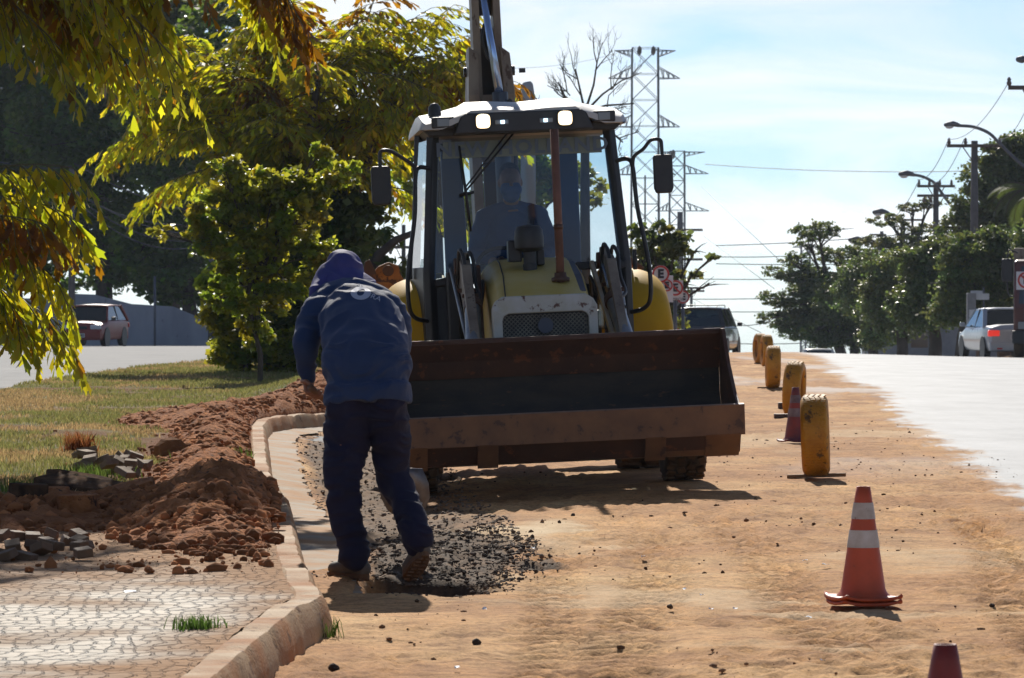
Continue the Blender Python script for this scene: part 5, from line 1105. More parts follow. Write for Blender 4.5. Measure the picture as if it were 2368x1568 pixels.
bl = MB().add(bv, bf).build('blade', M_blade, SV, smooth_=True); m = bl.modifiers.new('t', 'SOLIDIFY'); m.thickness = 0.003
MB().tube([b0 - ax * 0.10, b0 - ax * 0.02, b0 + bax * 0.07], [0.021, 0.022, 0.012], n=12).build('socket', M_rust, SV, smooth_=True)

# ---- the driver
DR = thing('person', 'driver in dark blue shirt and face mask sitting in the backhoe cab', 'driver', T_loc, T_rot)
dx = -0.07; dy = -0.20
M_dshirt = pm('driver_blue_shirt', (0.02, 0.07, 0.19), (0.015, 0.05, 0.15), 5, 0.8); M_mask = pm('face_mask', (0.04, 0.12, 0.30), None, rough=0.8); M_hair = pm('dark_hair', (0.012, 0.01, 0.01), None, rough=0.8)
def D(x, y, z): return Vector((dx + x, dy + y, z))
db = MB()
db.limb([D(0, 0, 1.40), D(0, 0.02, 1.75), D(0, 0.0, 2.02)], [(0.16, 0.12), (0.19, 0.125), (0.10, 0.08)]); db.limb([D(0, 0, 2.0), D(0, -0.02, 2.18)], [(0.062, 0.062), (0.06, 0.06)])
db.limb([D(0, -0.01, 2.23), D(0, 0, 2.30)], [(0.080, 0.098), (0.082, 0.102)], n=24); db.limb([D(0, -0.05, 2.20), D(0, -0.055, 2.15)], [(0.062, 0.052), (0.045, 0.04)])
db.tube([D(0, -0.10, 2.27), D(0, -0.125, 2.225), D(0, -0.10, 2.215)], [0.008, 0.016, 0.010], n=8)
for s in (-1, 1):
    db.ico(D(s * 0.086, 0.0, 2.25), 0.030, sc=(0.4, 0.6, 1.1), sub=2); db.ico(D(s * 0.032, -0.09, 2.27), 0.013, sub=2)
    db.limb([D(s * 0.20, 0, 1.97), D(s * 0.27, -0.05, 1.72), D(s * 0.16, -0.36, 1.64), D(s * 0.12, -0.40, 1.655)], [(0.05, 0.05), (0.045, 0.045), (0.034, 0.034), (0.03, 0.034)])
    fingers(db, D(s * 0.105, -0.435, 1.665), Vector((0, -1, 0.3)).normalized(), Vector((s, 0, 0.2)).normalized(), Vector((0, 0, -1)), 0.8 * s)
    db.limb([D(s * 0.10, 0, 1.36), D(s * 0.13, -0.42, 1.38), D(s * 0.14, -0.52, 1.05)], [(0.08, 0.08), (0.065, 0.065), (0.05, 0.05)])
db.limb([D(-0.035, -0.098, 2.225), D(0.035, -0.098, 2.225)], [(0.008, 0.007), (0.008, 0.007)], ref=(0, 1, 0))
link_mesh('body', blob(db, 'driver_body', 0.007, 2), M_skin, DR)
ds = MB(); ds.limb([D(0, 0, 1.36), D(0, 0.02, 1.70), D(0, 0.01, 1.95), D(0, 0, 2.04)], [(0.19, 0.15), (0.22, 0.155), (0.19, 0.12), (0.09, 0.08)])
ds.limb([D(-0.22, 0, 1.99), D(0, 0, 2.045), D(0.22, 0, 1.99)], [(0.062, 0.07), (0.065, 0.075), (0.062, 0.07)], ref=(0, 1, 0))
for s in (-1, 1): ds.limb([D(s * 0.205, 0, 1.99), D(s * 0.255, -0.02, 1.86), D(s * 0.285, -0.06, 1.72), D(s * 0.19, -0.28, 1.66)], [(0.07, 0.07), (0.072, 0.072), (0.062, 0.062), (0.05, 0.05)])
link_mesh('shirt', blob(ds, 'driver_shirt', 0.010, 4, 0.5, fold_noise(9, 0.012, 0.008, 14)), M_dshirt, DR)
dt = MB(); dt.limb([D(0, 0, 1.34), D(0, -0.05, 1.36)], [(0.17, 0.12), (0.17, 0.12)])
for s in (-1, 1): dt.limb([D(s * 0.10, 0, 1.36), D(s * 0.13, -0.42, 1.39), D(s * 0.14, -0.52, 1.10)], [(0.092, 0.092), (0.078, 0.078), (0.062, 0.062)])
link_mesh('trousers', blob(dt, 'driver_trousers', 0.012, 3), M_trous, DR)
mk = MB(); mk.limb([D(-0.035, -0.085, 2.195), D(0.035, -0.085, 2.195)], [(0.050, 0.050), (0.050, 0.050)], ref=(0, 0, 1)); mk.limb([D(0, -0.06, 2.16), D(0, -0.05, 2.20)], [(0.070, 0.068), (0.084, 0.075)])
link_mesh('face_mask', blob(mk, 'mask', 0.007, 3), M_mask, DR)
hr = MB(); hr.limb([D(0, 0.02, 2.27), D(0, 0.02, 2.325)], [(0.087, 0.100), (0.085, 0.102)], n=24); link_mesh('hair', blob(hr, 'hair', 0.008, 3), M_hair, DR)
MB().tube([D(0.15, -0.02, 2.08), D(0.14, -0.17, 1.98), D(0.10, -0.20, 1.70), D(0.06, -0.18, 1.50)], 0, n=6, ell=[(0.028, 0.004)] * 4, ref=(1, 0, 0)).build('seat_belt', M_seat, DR)
# ================================================================== STREET OBJECTS
M_cone = pm('orange_cone_rubber', (0.55, 0.085, 0.022), (0.40, 0.07, 0.022), 6, 0.5, c3=(0.16, 0.06, 0.03), s3=12, t3=0.66, bump=0.001)
M_cone_old = pm('faded_cone_rubber', (0.30, 0.045, 0.03), (0.10, 0.04, 0.05), 4, 0.6, c3=(0.05, 0.03, 0.04), s3=6, t3=0.60)
M_band = pm('white_cone_band', (0.62, 0.60, 0.56), (0.42, 0.38, 0.32), 9, 0.5, c3=(0.20, 0.15, 0.12), s3=16, t3=0.66)
M_band_old = pm('grimy_cone_band', (0.26, 0.20, 0.20), (0.12, 0.08, 0.09), 9, 0.6)
M_tyre = pm('yellow_painted_tyre', (0.62, 0.30, 0.018), (0.50, 0.21, 0.015), 7, 0.6, c3=(0.14, 0.07, 0.02), s3=9, t3=0.585, bump=0.003, bscale=25)
M_plank = pm('dusty_plank', (0.30, 0.17, 0.07), (0.20, 0.11, 0.05), 8, 0.8, stretch=(0.3, 3, 3))
M_inner = pm('dark_cone_inside', (0.05, 0.02, 0.015), None, rough=0.9)

def traffic_cone(label, x, y, mat=M_cone, tilt=(0, 0), second=True, h=0.50, yaw=0.3, bands=True):
    c = thing('traffic_cone', label, 'traffic cone', (x, y, road_z(x, y) + 0.004), (tilt[0], tilt[1], yaw), 'traffic cones along the works')
    def rad(z): return 0.098 + (0.030 - 0.098) * (z - 0.045) / (h - 0.045)
    prof = [(rad(0.04) + 0.02, 0.028), (rad(0.045) + 0.004, 0.045)] + [(rad(z), z) for z in np.linspace(0.06, h, 9)] + [(0.022, h), (0.022 + 0.02, 0.25), (0.085, 0.03)]
    MB().lathe(prof, (0, 0, 0), 'z', 36, cap=False).build('cone_body', mat, c, smooth_=True)
    for z0, z1 in ((0.238, 0.313), (0.361, 0.431)) if bands else ():
        MB().lathe([(rad(z0) + 0.0022, z0), (rad(z1) + 0.0022, z1)], (0, 0, 0), 'z', 36, cap=False).build('white_band', M_band_old if mat is M_cone_old else M_band, c, smooth_=True)
    # square flange with curled corners
    fl = MB(); nn = 14; vs = []; hs = 0.145
    for i in range(nn + 1):
        for j in range(nn + 1):
            u, v = -1 + 2 * i / nn, -1 + 2 * j / nn; cc = (abs(u) * abs(v)) ** 3; q = 1 - 0.10 * cc
            vs.append((u * hs * q, v * hs * q, 0.020 + 0.014 * cc - 0.008 * (max(abs(u), abs(v)) ** 4) * (1 - cc)))
    fs = [[i * (nn + 1) + j, (i + 1) * (nn + 1) + j, (i + 1) * (nn + 1) + j + 1, i * (nn + 1) + j + 1] for i in range(nn) for j in range(nn)]
    o = fl.add(vs, fs).build('cone_base', mat, c, smooth_=True); m = o.modifiers.new('t', 'SOLIDIFY'); m.thickness = 0.012
    return c
def cone_at(label, px, py, d, **k):
    p = W(px, py, d); return traffic_cone(label, p.x, d, **k)
c0 = cone_at('orange and white traffic cone with a worn curled base, nearest whole one', 1996, 1395, 17.35)
for k_ in kids(c0): pass
# the second cone it is stacked on: only its flange shows
c0.location.z += 0.020
cu = traffic_cone('flattened orange cone under the white banded cone, only its base showing', c0.location.x + 0.004, 17.35, yaw=0.22)
for ch in list(kids(cu)):
    if ch.name.startswith('white_band'): bpy.data.objects.remove(ch)
    elif ch.name.startswith('cone_body'):
        for v in ch.data.vertices: v.co.z = min(v.co.z, 0.05) if v.co.z > 0.05 else v.co.z; v.co.x *= 0.99; v.co.y *= 0.99
cone_at('dull purple red traffic cone standing behind the nearest yellow tyre', 1839, 1027, 36.0, mat=M_cone_old)
cone_at('dark red cone top cut off by the bottom edge of the photo', 2186, 1600, 10.4, mat=pm('dark_red_cone', (0.28, 0.03, 0.02), (0.18, 0.03, 0.02), 6, 0.5), h=0.425, bands=False)

def tyre(label, px, py, d, yaw=0.0, tilt=0.0, plank=1.0, r=0.298, wd=0.20):
    p = W(px, py, d); x = p.x; z = g(x, d) + 0.012
    t = thing('painted_tyre', label, 'tyre', (x, d, z), (0, tilt, yaw - math.atan2(x, d)), 'yellow tyres standing along the works')
    prof = [(r * 0.60, -wd * 0.36), (r * 0.72, -wd * 0.48), (r * 0.86, -wd * 0.50), (r * 0.945, -wd * 0.44), (r * 0.985, -wd * 0.33), (r, -wd * 0.12), (r, wd * 0.12), (r * 0.985, wd * 0.33), (r * 0.945, wd * 0.44), (r * 0.86, wd * 0.5), (r * 0.72, wd * 0.48), (r * 0.60, wd * 0.36), (r * 0.66, wd * 0.30), (r * 0.90, 0.3 * wd), (r * 0.92, 0), (r * 0.90, -0.3 * wd), (r * 0.66, -wd * 0.30)]
    prof.append(prof[0])
    MB().lathe(prof, (0, 0, r), 'x', 56, cap=False).build('tyre_ring', M_tyre, t, smooth_=True)
    gm = MB()                                     # wavy tread ribs
    for c_ in (-0.30, -0.10, 0.10, 0.30):
        for i in range(72):
            a0, a1 = 2 * PI * i / 72, 2 * PI * (i + 0.8) / 72; xx = c_ * wd + 0.008 * math.sin(i * PI / 2 + c_ * 30)
            rr_ = r * (1.002 if abs(c_) < 0.2 else 0.992)
            q = [(xx - 0.014, a0, rr_ - .004), (xx + 0.014, a0, rr_ - .004), (xx + 0.014 + .006, a1, rr_ - .004), (xx - 0.014 + .006, a1, rr_ - .004)]
            vs = [Vector((a, rr2 * math.cos(b), r + rr2 * math.sin(b))) for a, b, rr2 in q] + [Vector((a, (rr2 + .008) * math.cos(b), r + (rr2 + .008) * math.sin(b))) for a, b, rr2 in q]
            gm.add(vs, [[0, 1, 5, 4], [1, 2, 6, 5], [2, 3, 7, 6], [3, 0, 4, 7], [4, 5, 6, 7]])
    gm.build('tread', M_tyre, t)
    if plank:
        b = MB().box((0, -0.05, 0.006), (0.43 * plank, 0.05, 0.026), rot=(0, 0, 0.03)); b.build('wooden_foot', M_plank, t, bevel=0.004)
    return t
tyre('nearest yellow painted tyre standing on a thin plank beside the purple cone', 1888, 1103, 29.4, yaw=-0.02, tilt=R(-2))
tyre('second yellow painted tyre, half hidden behind the purple cone', 1833, 962, 43.9, yaw=-0.12, tilt=R(3), plank=0.0)
MBp = thing('plank', 'dark plank lying at the foot of the second yellow tyre', 'plank', (W(1815, 965, 43.5).x, 43.2, g(2.9, 43) + 0.03)); MB().box((0, 0, 0.0), (0.28, 0.1, 0.05)).build('plank_board', M_rust, MBp, bevel=0.006)
MBp = thing('block', 'small brown block lying left of the second yellow tyre', 'block', (W(1806, 932, 47).x, 46.8, g(3, 47) + 0.04)); MB().box((0, 0, 0.0), (0.10, 0.1, 0.075)).build('wood_block', M_rust, MBp, bevel=0.006)
tyre('third yellow painted tyre standing on a thin plank farther up the road', 1786, 899, 56.6, yaw=0.05, tilt=R(1))
tyre('fourth yellow painted tyre, its sidewall showing, near the crest', 1772, 850, 76.0, yaw=0.13, plank=0.0)
tyre('farthest yellow painted tyre overlapping the one before it at the crest', 1757, 846, 80.0, yaw=0.22, plank=0.6)

# ---- things lying about
M_paper = pm('white_paper', (0.78, 0.80, 0.82), None, rough=0.5); M_bpaper = pm('pale_blue_paper', (0.42, 0.62, 0.68), None, rough=0.6)
def scrap(label, px, py, wd, ln, rot, mat=M_paper, group='white paper scraps on the dirt', z=None, seed=0, name='paper_scrap'):
    d = F * EYE / (py - HZ); p = W(px, py, d); rnd = random.Random(int(px * 7 + py)); n = 9
    zz = road_z(p.x, d) + 0.012 if z is None else z
    vs = [(0, 0, 0.004)] + [(wd / 2 * math.cos(2 * PI * i / n) * rnd.uniform(0.65, 1.1), ln / 2 * math.sin(2 * PI * i / n) * rnd.uniform(0.65, 1.1), rnd.uniform(0, 0.010)) for i in range(n)]
    o = MB().add(vs, [[0, 1 + i, 1 + (i + 1) % n] for i in range(n)]).build(name, mat, None); m = o.modifiers.new('t', 'SOLIDIFY'); m.thickness = 0.0012
    o.location = (p.x, d, zz); o.rotation_euler = (R(6), 0, rot); tag(o, label, 'paper', group); return o
for (px, py, wd) in ((1120, 1411, .026), (1862, 1298, .034), (1908, 1312, .050), (1489, 1290, .034), (1232, 1276, .025), (1645, 1413, .026), (1700, 1410, .022), (1816, 1424, .026), (1870, 1437, .030), (1055, 1556, .024), (1902, 1531, .024), (1583, 1369, .022), (1622, 1380, .02), (635, 1484, .030)):
    scrap('small white scrap of paper lying flat on the orange dirt', px, py, wd, wd * 1.2, (px % 7) * 0.3)
scrap('white paper scrap on the dirt next to the near kerb', 724, 1454, 0.060, 0.05, 0.2, group=None)
scrap('pale blue crumpled paper below the kerb corner', 742, 1419, 0.055, 0.07, -0.5, M_bpaper, None)
scrap('white paper lying on the stone sidewalk', 300, 1468, 0.07, 0.05, 0, group=None, z=0.165)
def rock(name, label, cat, px, py, d, r, mat, sc=(1, 1, 0.8), seed=1, z=None, group=None, sub=3, jit=0.05):
    p = W(px, py, d); m = MB().ico((0, 0, 0), r, sc=sc, sub=sub, jit=0, seed=seed)
    V = np.array([v[:] for v in m.v]); q = vn3(V / r * 1.3 + seed * 3.1); q2 = vn3(V / r * 5 + seed); V *= (0.55 + 0.85 * q + 0.16 * q2)[:, None]
    m.v = [Vector(v) for v in V]; o = m.build(name, mat, None, smooth_=False); o.location = (p.x, d, p.z if z is None else z); o.rotation_euler = (0, 0, seed); return tag(o, label, cat, group)
rock('clod', 'large round clod of red earth sitting on the grass', 'clod', 397, 1050, 29.2, 0.118, pm('clod_earth', (0.30, 0.125, 0.045), (0.20, 0.085, 0.035), 8, 0.95, bump=0.01, bscale=40, spec=0.1), sc=(1.05, 0.85, 0.85), seed=12, sub=2)
rock('clod', 'round clod of earth on the dusty sidewalk', 'clod', 346, 1334, 17.2, 0.018, M_soil, seed=4, z=g(-1.5, 17.2) + 0.165)
for i, (px, py, r, lb) in enumerate(((2167, 1136, .020, 'tallest dark stone on the dirt right of the yellow tyre'), (2223, 1124, .017, 'dark stone right of the tallest one near the asphalt edge'), (1550, 1406, .013, 'dark stone lying in the middle of the dirt'), (1103, 1490, .015, 'dark stone on the dirt near the bottom, right of the kerb'), (770, 1552, .018, 'brown clod at the bottom left of the dirt road'), (2295, 1404, .013, 'dark stone at the right of the near cone'), (1324, 1190, .016, 'small stone at the end of the bucket shadow'), (900, 1440, .012, 'dark pebble in front of the shadow of the worker'), (1384, 1061, .03, 'dark lump on the dirt under the raised bucket'))):
    d = F * EYE / (py - HZ); rock('stone', lb, 'stone', px, py, d, r, M_rubber, seed=i + 5, z=g(0, d) + r * 0.5, sub=2)
M_slab = pm('old_asphalt_slab', (0.045, 0.028, 0.02), (0.13, 0.07, 0.038), 12, 0.95, spec=0.02, bump=0.008, bscale=30); M_pstone = pm('paving_stone', (0.26, 0.17, 0.10), (0.15, 0.10, 0.06), 10, 0.85, bump=0.004); M_gstone = pm('grey_paving_stone', (0.13, 0.075, 0.04), (0.20, 0.115, 0.06), 10, 0.8, bump=0.004)
def slab(label, px0, py0, px1, py1, d, dep, th, mat, name='asphalt_slab', cat='slab', roll=0.0):
    a = W(px0, py0, d); b = W(px1, py1, d); c = (a + b) / 2; L_ = (b - a).length; n = 14; rnd = random.Random(int(px0)); vs = []
    t = thing(name, label, cat, (c.x, c.y, max(c.z, soil_top(c.x, c.y) + 0.03)), (roll, -math.atan2(b.z - a.z, b.x - a.x), 0)); m = MB(); out = []
    for i in range(n): an = 2 * PI * i / n; out.append((L_ / 2 * math.copysign(abs(math.cos(an)) ** 0.6, math.cos(an)) * rnd.uniform(0.85, 1.05), dep / 2 * math.copysign(abs(math.sin(an)) ** 0.6, math.sin(an)) * rnd.uniform(0.8, 1.1)))
    m.prism(out, -th / 2, th / 2, 'z'); o = m.build('slab_body', mat, t, bevel=0.008); return t
slab('dark slab of broken asphalt propped up on the grass, the upper one', 100, 1103, 262, 1128, 25.0, 0.25, 0.05, M_slab, roll=R(12))
slab('brown topped slab of broken asphalt lying under the upper one', 78, 1126, 292, 1146, 24.0, 0.35, 0.085, M_slab, roll=R(8))
slab('large flat clod of red earth below the asphalt slabs', 245, 1168, 365, 1140, 23.0, 0.3, 0.13, M_soil, 'clod', 'clod', roll=R(5))
slab('squarish clod of red earth above the white pipe', 85, 1196, 165, 1196, 22.4, 0.2, 0.09, M_soil, 'clod', 'clod')
slab('wide dark clod of earth just behind the white pipe', 20, 1228, 110, 1232, 21.6, 0.2, 0.07, M_slab, 'clod', 'clod')
slab('low rounded clod right of the white pipe', 130, 1248, 225, 1246, 21.2, 0.2, 0.11, M_soil, 'clod', 'clod')
pp = thing('pipe_piece', 'white plastic pipe piece half buried in the rubble at the left', 'pipe', tuple(W(50, 1236, 20.9)), (0, R(8), R(-15))); MB().lathe([(0.026, -0.10), (0.028, -0.09), (0.028, 0.10), (0.023, 0.10), (0.023, -0.10)], (0, 0, 0), 'x', 18, cap=False).build('pipe', pm('white_pvc', (0.55, 0.56, 0.58), (0.4, 0.36, 0.3), 9, 0.4), pp, smooth_=True)
a = W(342, 1142, 24.4); b = W(500, 1092, 26.2); ks = thing('kerb_stone', 'long old kerb stone lying diagonally behind the soil heap', 'kerb stone', tuple((a + b) / 2)); MB().beam(a - (a + b) / 2, b - (a + b) / 2, 0.12, 0.05).build('stone', M_kerb, ks, bevel=0.012)
rnd = random.Random(5)
for i in range(30):
    px = 175 + rnd.random() * 165; py = 1062 + (px - 175) * 0.16 + rnd.random() * 42; d = 26.2 + (1100 - py) * 0.05
    s = rnd.uniform(0.8, 1.3); o = MB().box((0, 0, 0), (0.085 * s, 0.07 * s, 0.038)).build('paving_stone', M_pstone, None, bevel=0.005); p = W(px, py, d)
    o.location = (p.x, d, g(p.x, d) + 0.185 + rnd.random() * 0.09); o.rotation_euler = (rnd.uniform(-.6, .6), rnd.uniform(-.6, .6), rnd.uniform(0, 3)); tag(o, 'loose brown paving stone in the pile on the grass', 'paving stone', 'pile of brown paving stones on the grass')
for i in range(18):
    px = 0 + rnd.random() * 200; py = 1240 + rnd.random() * 60; d = F * 1.19 / (py - HZ)
    s = rnd.uniform(0.8, 1.25); o = MB().box((0, 0, 0), (0.075 * s, 0.07 * s, 0.04)).build('paving_stone', M_gstone, None, bevel=0.005); p = W(px, py, d)
    o.location = (p.x, d, g(p.x, d) + 0.158 + rnd.random() * 0.03); o.rotation_euler = (rnd.uniform(-.5, .5), rnd.uniform(-.5, .5), rnd.uniform(0, 3)); tag(o, 'loose grey paving stone on the shaded sidewalk at the left edge', 'paving stone', 'grey paving stones at the left edge')

# ================================================================== VEHICLES
M_cglass = pm('car_glass', (0.03, 0.045, 0.05), None, rough=0.08, spec=0.8); M_tail = pm('tail_light', (0.45, 0.015, 0.02), None, rough=0.2); M_brake = pm('lit_tail_light', (0.6, 0.02, 0.02), None, rough=0.3, emit=(1, 0.05, 0.03), es=0.5)
M_plate = pm('number_plate', (0.62, 0.62, 0.60), None, rough=0.5); M_ink = pm('plate_ink', (0.02, 0.02, 0.025), None); M_trim = pm('car_black_trim', (0.02, 0.02, 0.022), None, rough=0.5); M_alloy = pm('alloy_rim', (0.35, 0.36, 0.38), None, rough=0.35, metal=0.7)
M_seeglass = glass_mat('car_see_through_glass', (0.60, 0.74, 0.78), 0.05, (0.2, 0.28, 0.32), 0.05)
def car(name, label, cat, loc, yaw, paint, L_=3.8, Wd=1.65, H=1.42, kind='hatch', plate=None, front_plate=False, lit=False, rack=False, see=True):
    """front towards -y"""
    c = thing(name, label, cat, loc, (0, 0, yaw)); hl, hw = L_ / 2, Wd / 2; zb = 0.22; belt = 0.60 * H + 0.03
    if kind == 'sedan': st = [(-hl, .55, .62, .80), (-hl + .12, .80, .70, .95), (-hl + 1.0, belt * 0.98, belt * 0.95, 1.0), (-hl + 1.15, belt, belt, 1.0), (0.3, belt + .02, belt, 1.0), (hl - .95, belt + .05, belt + .03, 0.99), (hl - .75, belt + .08, belt + .05, .98), (hl - 0.1, belt + .07, belt, .94), (hl, belt - .08, belt - .1, .88)]
    else: st = [(-hl, .55, .60, .82), (-hl + .10, .80 if kind == 'hatch' else .92, .70, .95), (-hl + .85, belt * 0.98, belt * 0.95, 1.0), (-hl + 1.0, belt, belt, 1.0), (0.2, belt + .02, belt, 1.0), (hl - .5, belt + .03, belt + .02, 0.99), (hl - .12, belt + .03, belt, .96), (hl, belt - .04, belt - .1, .92)]
    bm_ = MB(); vs = []; rows = []
    for (y, zt, zs, ws) in st:
        w_ = hw * ws; ring = [(-w_ * 0.90, zb), (-w_ * 0.985, zb + 0.12), (-w_, (zb + zs) / 2), (-w_ * 0.985, zs - 0.10), (-w_ * 0.93, zs - 0.01), (-w_ * 0.55, zt), (0, zt + 0.015), (w_ * 0.55, zt), (w_ * 0.93, zs - 0.01), (w_ * 0.985, zs - 0.10), (w_, (zb + zs) / 2), (w_ * 0.985, zb + 0.12), (w_ * 0.90, zb)]
        rows.append(len(ring)); vs += [(x, y, z) for x, z in ring]
    k = rows[0]; n = len(st); fs = [[i * k + j, i * k + (j + 1) % k, (i + 1) * k + (j + 1) % k, (i + 1) * k + j] for i in range(n - 1) for j in range(k)] + [list(range(k))[::-1], [(n - 1) * k + j for j in range(k)]]
    B = bm_.add(vs, fs).build('body', paint, c, smooth_=True, bevel=0.03, seg=3, angle=30)
    # greenhouse
    if kind == 'sedan': y0, y1, y2, y3 = -hl + 1.05, -hl + 1.75, hl - 1.45, hl - 0.72
    elif kind == 'suv': y0, y1, y2, y3 = -hl + 1.05, -hl + 1.65, hl - .45, hl - .10
    else: y0, y1, y2, y3 = -hl + .90, -hl + 1.50, hl - .60, hl - .15
    wt, wb = hw * 0.74, hw * 0.93; zt = H
    gm = glass = M_seeglass if see else M_cglass
    def quad(nm, p, mat): o_ = MB().add(p, [[0, 1, 2, 3]]).build(nm, mat, c); m_ = o_.modifiers.new('t', 'SOLIDIFY'); m_.thickness = 0.006; return o_
    zr = zt - 0.06
    quad('windscreen', [(-wb * .95, y0, belt), (wb * .95, y0, belt), (wt * .95, y1, zr), (-wt * .95, y1, zr)], gm)
    quad('rear_window', [(-wb * .92, y3, belt + .03), (wb * .92, y3, belt + .03), (wt * .95, y2, zr), (-wt * .95, y2, zr)], gm)
    for s in (-1, 1):
        ym = (y1 + y2) / 2
        quad('side_window', [(s * wb, y0 + .12, belt), (s * wb, ym - .03, belt), (s * wt, ym - .03, zr), (s * wt, y1 + .04, zr)], gm)
        quad('side_window', [(s * wb, ym + .03, belt), (s * wb, y3 - .12, belt), (s * wt, y2 - .04, zr), (s * wt, ym + .03, zr)], gm)
        pl = MB().beam((s * wb * .99, y0, belt - .02), (s * wt, y1, zr + .02), 0.06, 0.05); pl.build('windscreen_pillar', paint, c, bevel=0.01)
        MB().beam((s * wb * .99, ym, belt - .02), (s * wt, ym, zr + .02), 0.05, 0.05).build('door_pillar', M_trim, c, bevel=0.01)
        MB().beam((s * wb * .99, y3, belt - .02), (s * wt, y2, zr + .02), 0.13, 0.08).build('rear_pillar', paint, c, bevel=0.02)
        MB().box((s * (hw + 0.09), y0 + 0.28, belt + 0.06), (0.16, 0.09, 0.12)).build('wing_mirror', M_trim if kind != 'sedan' else paint, c, bevel=0.03, seg=3)
        for yy in (-hl + 0.72, hl - 0.75):
            Wh = MB().lathe([(0.18, -0.09), (0.27, -0.10), (0.30, -0.07), (0.30, 0.07), (0.27, 0.10), (0.18, 0.09)], (s * (hw - 0.10), yy, 0.30), 'x', 28).build('wheel', M_rubber, c, smooth_=True)
            MB().lathe([(0.19, s * 0.085), (0.08, s * 0.06), (0.02, s * 0.09)], (s * (hw - 0.10), yy, 0.30), 'x', 20).build('rim', M_alloy, Wh, smooth_=True)
            MB().lathe([(0.35, -0.02), (0.35, 0.02)], (s * (hw - 0.015), yy, 0.30), 'x', 28).build('wheel_arch', M_trim, c)
    rf = MB(); rv = []; ysr = [y1 - .06, y1 + .1, (y1 + y2) / 2, y2 - .1, y2 + .05]
    for j, y in enumerate(ysr):
        e = (0, .02, .035, .025, .0)[j]
        for x, dz in ((-wt - .02, -.035), (-wt * .9, .0), (-wt * .4, .02), (wt * .4, .02), (wt * .9, 0), (wt + .02, -.035)): rv.append((x, y, zt - 0.045 + dz + e))
    rf.add(rv, [[j * 6 + i, j * 6 + i + 1, (j + 1) * 6 + i + 1, (j + 1) * 6 + i] for j in range(4) for i in range(5)]); o_ = rf.build('roof', paint, c, smooth_=True); m_ = o_.modifiers.new('t', 'SOLIDIFY'); m_.thickness = 0.04
    MB().box((0, (y1 + y2) / 2 + 0.5, belt + 0.12), (wb * 1.5, 0.10, 0.30)).build('rear_seat', M_trim, c, bevel=0.03)
    for s in (-1, 1): MB().box((s * 0.36, (y1 + y2) / 2 - 0.25, belt + 0.16), (0.28, 0.10, 0.42)).build('front_seat', M_trim, c, bevel=0.04)
    MB().box((0, hl - 0.05, 0.36), (Wd * 0.93, 0.16, 0.26)).build('rear_bumper', paint if kind != 'suv' else M_trim, c, bevel=0.04, seg=3)
    MB().box((0, -hl + 0.05, 0.40), (Wd * 0.93, 0.16, 0.26)).build('front_bumper', paint, c, bevel=0.04, seg=3)
    for s in (-1, 1):
        MB().box((s * hw * 0.78, hl - 0.06, belt - 0.17), (0.34, 0.14, 0.18 if kind != 'suv' else 0.26)).build('tail_light', M_brake if lit else M_tail, c, bevel=0.03, seg=3)
        MB().box((s * hw * 0.70, -hl + 0.06, 0.66), (0.36, 0.14, 0.15)).build('headlight', pm('headlight', (0.55, 0.58, 0.62), None, rough=0.15), c, bevel=0.03, seg=3)
        MB().box((s * hw * 0.6, hl + 0.025, 0.30), (0.16, 0.02, 0.05)).build('reflector', M_tail, c)
    MB().box((0, -hl - 0.005, 0.64), (0.55, 0.06, 0.10)).build('front_grille', M_trim, c, bevel=0.01)
    if plate:
        yy = (-hl - 0.045) if front_plate else (hl + 0.015); zz = 0.38 if front_plate else (0.62 if kind == 'sedan' else 0.42)
        P_ = MB().box((0, yy, zz), (0.42, 0.012, 0.14)).build('number_plate', M_plate, c, bevel=0.006)
        if front_plate: text_obj(plate, 0.12, M_ink, P_, (0, yy - 0.009, zz), (R(90), 0, 0), 0.001, 1.0, sx=0.72, bold=0.003)
        else: text_obj(plate, 0.12, M_ink, P_, (0, yy + 0.009, zz), (R(90), 0, R(180)), 0.001, 1.0, sx=0.72, bold=0.003)
    if kind == 'sedan': MB().box((0, hl - 0.02, belt - 0.10), (0.62, 0.03, 0.03)).build('chrome_strip', M_alloy, c, bevel=0.006)
    if rack:
        for s in (-1, 1): MB().tube([(s * wt * .86, y1 + .1, zt - .02), (s * wt * .86, y1 + .2, zt + .055), (s * wt * .86, y2 - .2, zt + .055), (s * wt * .86, y2 - .05, zt - .02)], 0.014, n=6).build('roof_rail', M_trim, c)
        MB().tube([(-wt * .86, y1 + .5, zt + .06), (wt * .86, y1 + .5, zt + .06)], 0.016, n=6).build('roof_bar', M_trim, c)
        MB().tube([(-wt * .86, y2 - .3, zt + .06), (wt * .86, y2 - .3, zt + .06)], 0.016, n=6).build('roof_bar', M_trim, c)
        lg = MB(); lg.prism([(-.10, .0), (-.04, .0), (-.03, .03), (.03, .03), (.04, .0), (.10, .0), (.09, -.025), (.035, -.025), (.03, -.05), (-.03, -.05), (-.035, -.025), (-.09, -.025)], hl + 0.005, hl + 0.025, 'y')
        for v in lg.v: v.z += belt - 0.12
        lg.build('emblem', M_alloy, c)
    MB().tube([(0.1, y2 - .1, zt - .02), (0.1, y2 - 0.02, zt + .16)], 0.008, n=5).build('aerial', M_trim, c)
    return c
M_red = pm('dull_red_car_paint', (0.22, 0.03, 0.025), (0.26, 0.045, 0.035), 2, 0.42, spec=0.35, coat=0.1); M_silver = pm('silver_car_paint', (0.38, 0.40, 0.43), (0.44, 0.46, 0.49), 2, 0.30, metal=0.3, coat=0.4); M_dark = pm('dark_grey_car_paint', (0.018, 0.019, 0.026), None, rough=0.25, coat=0.6)
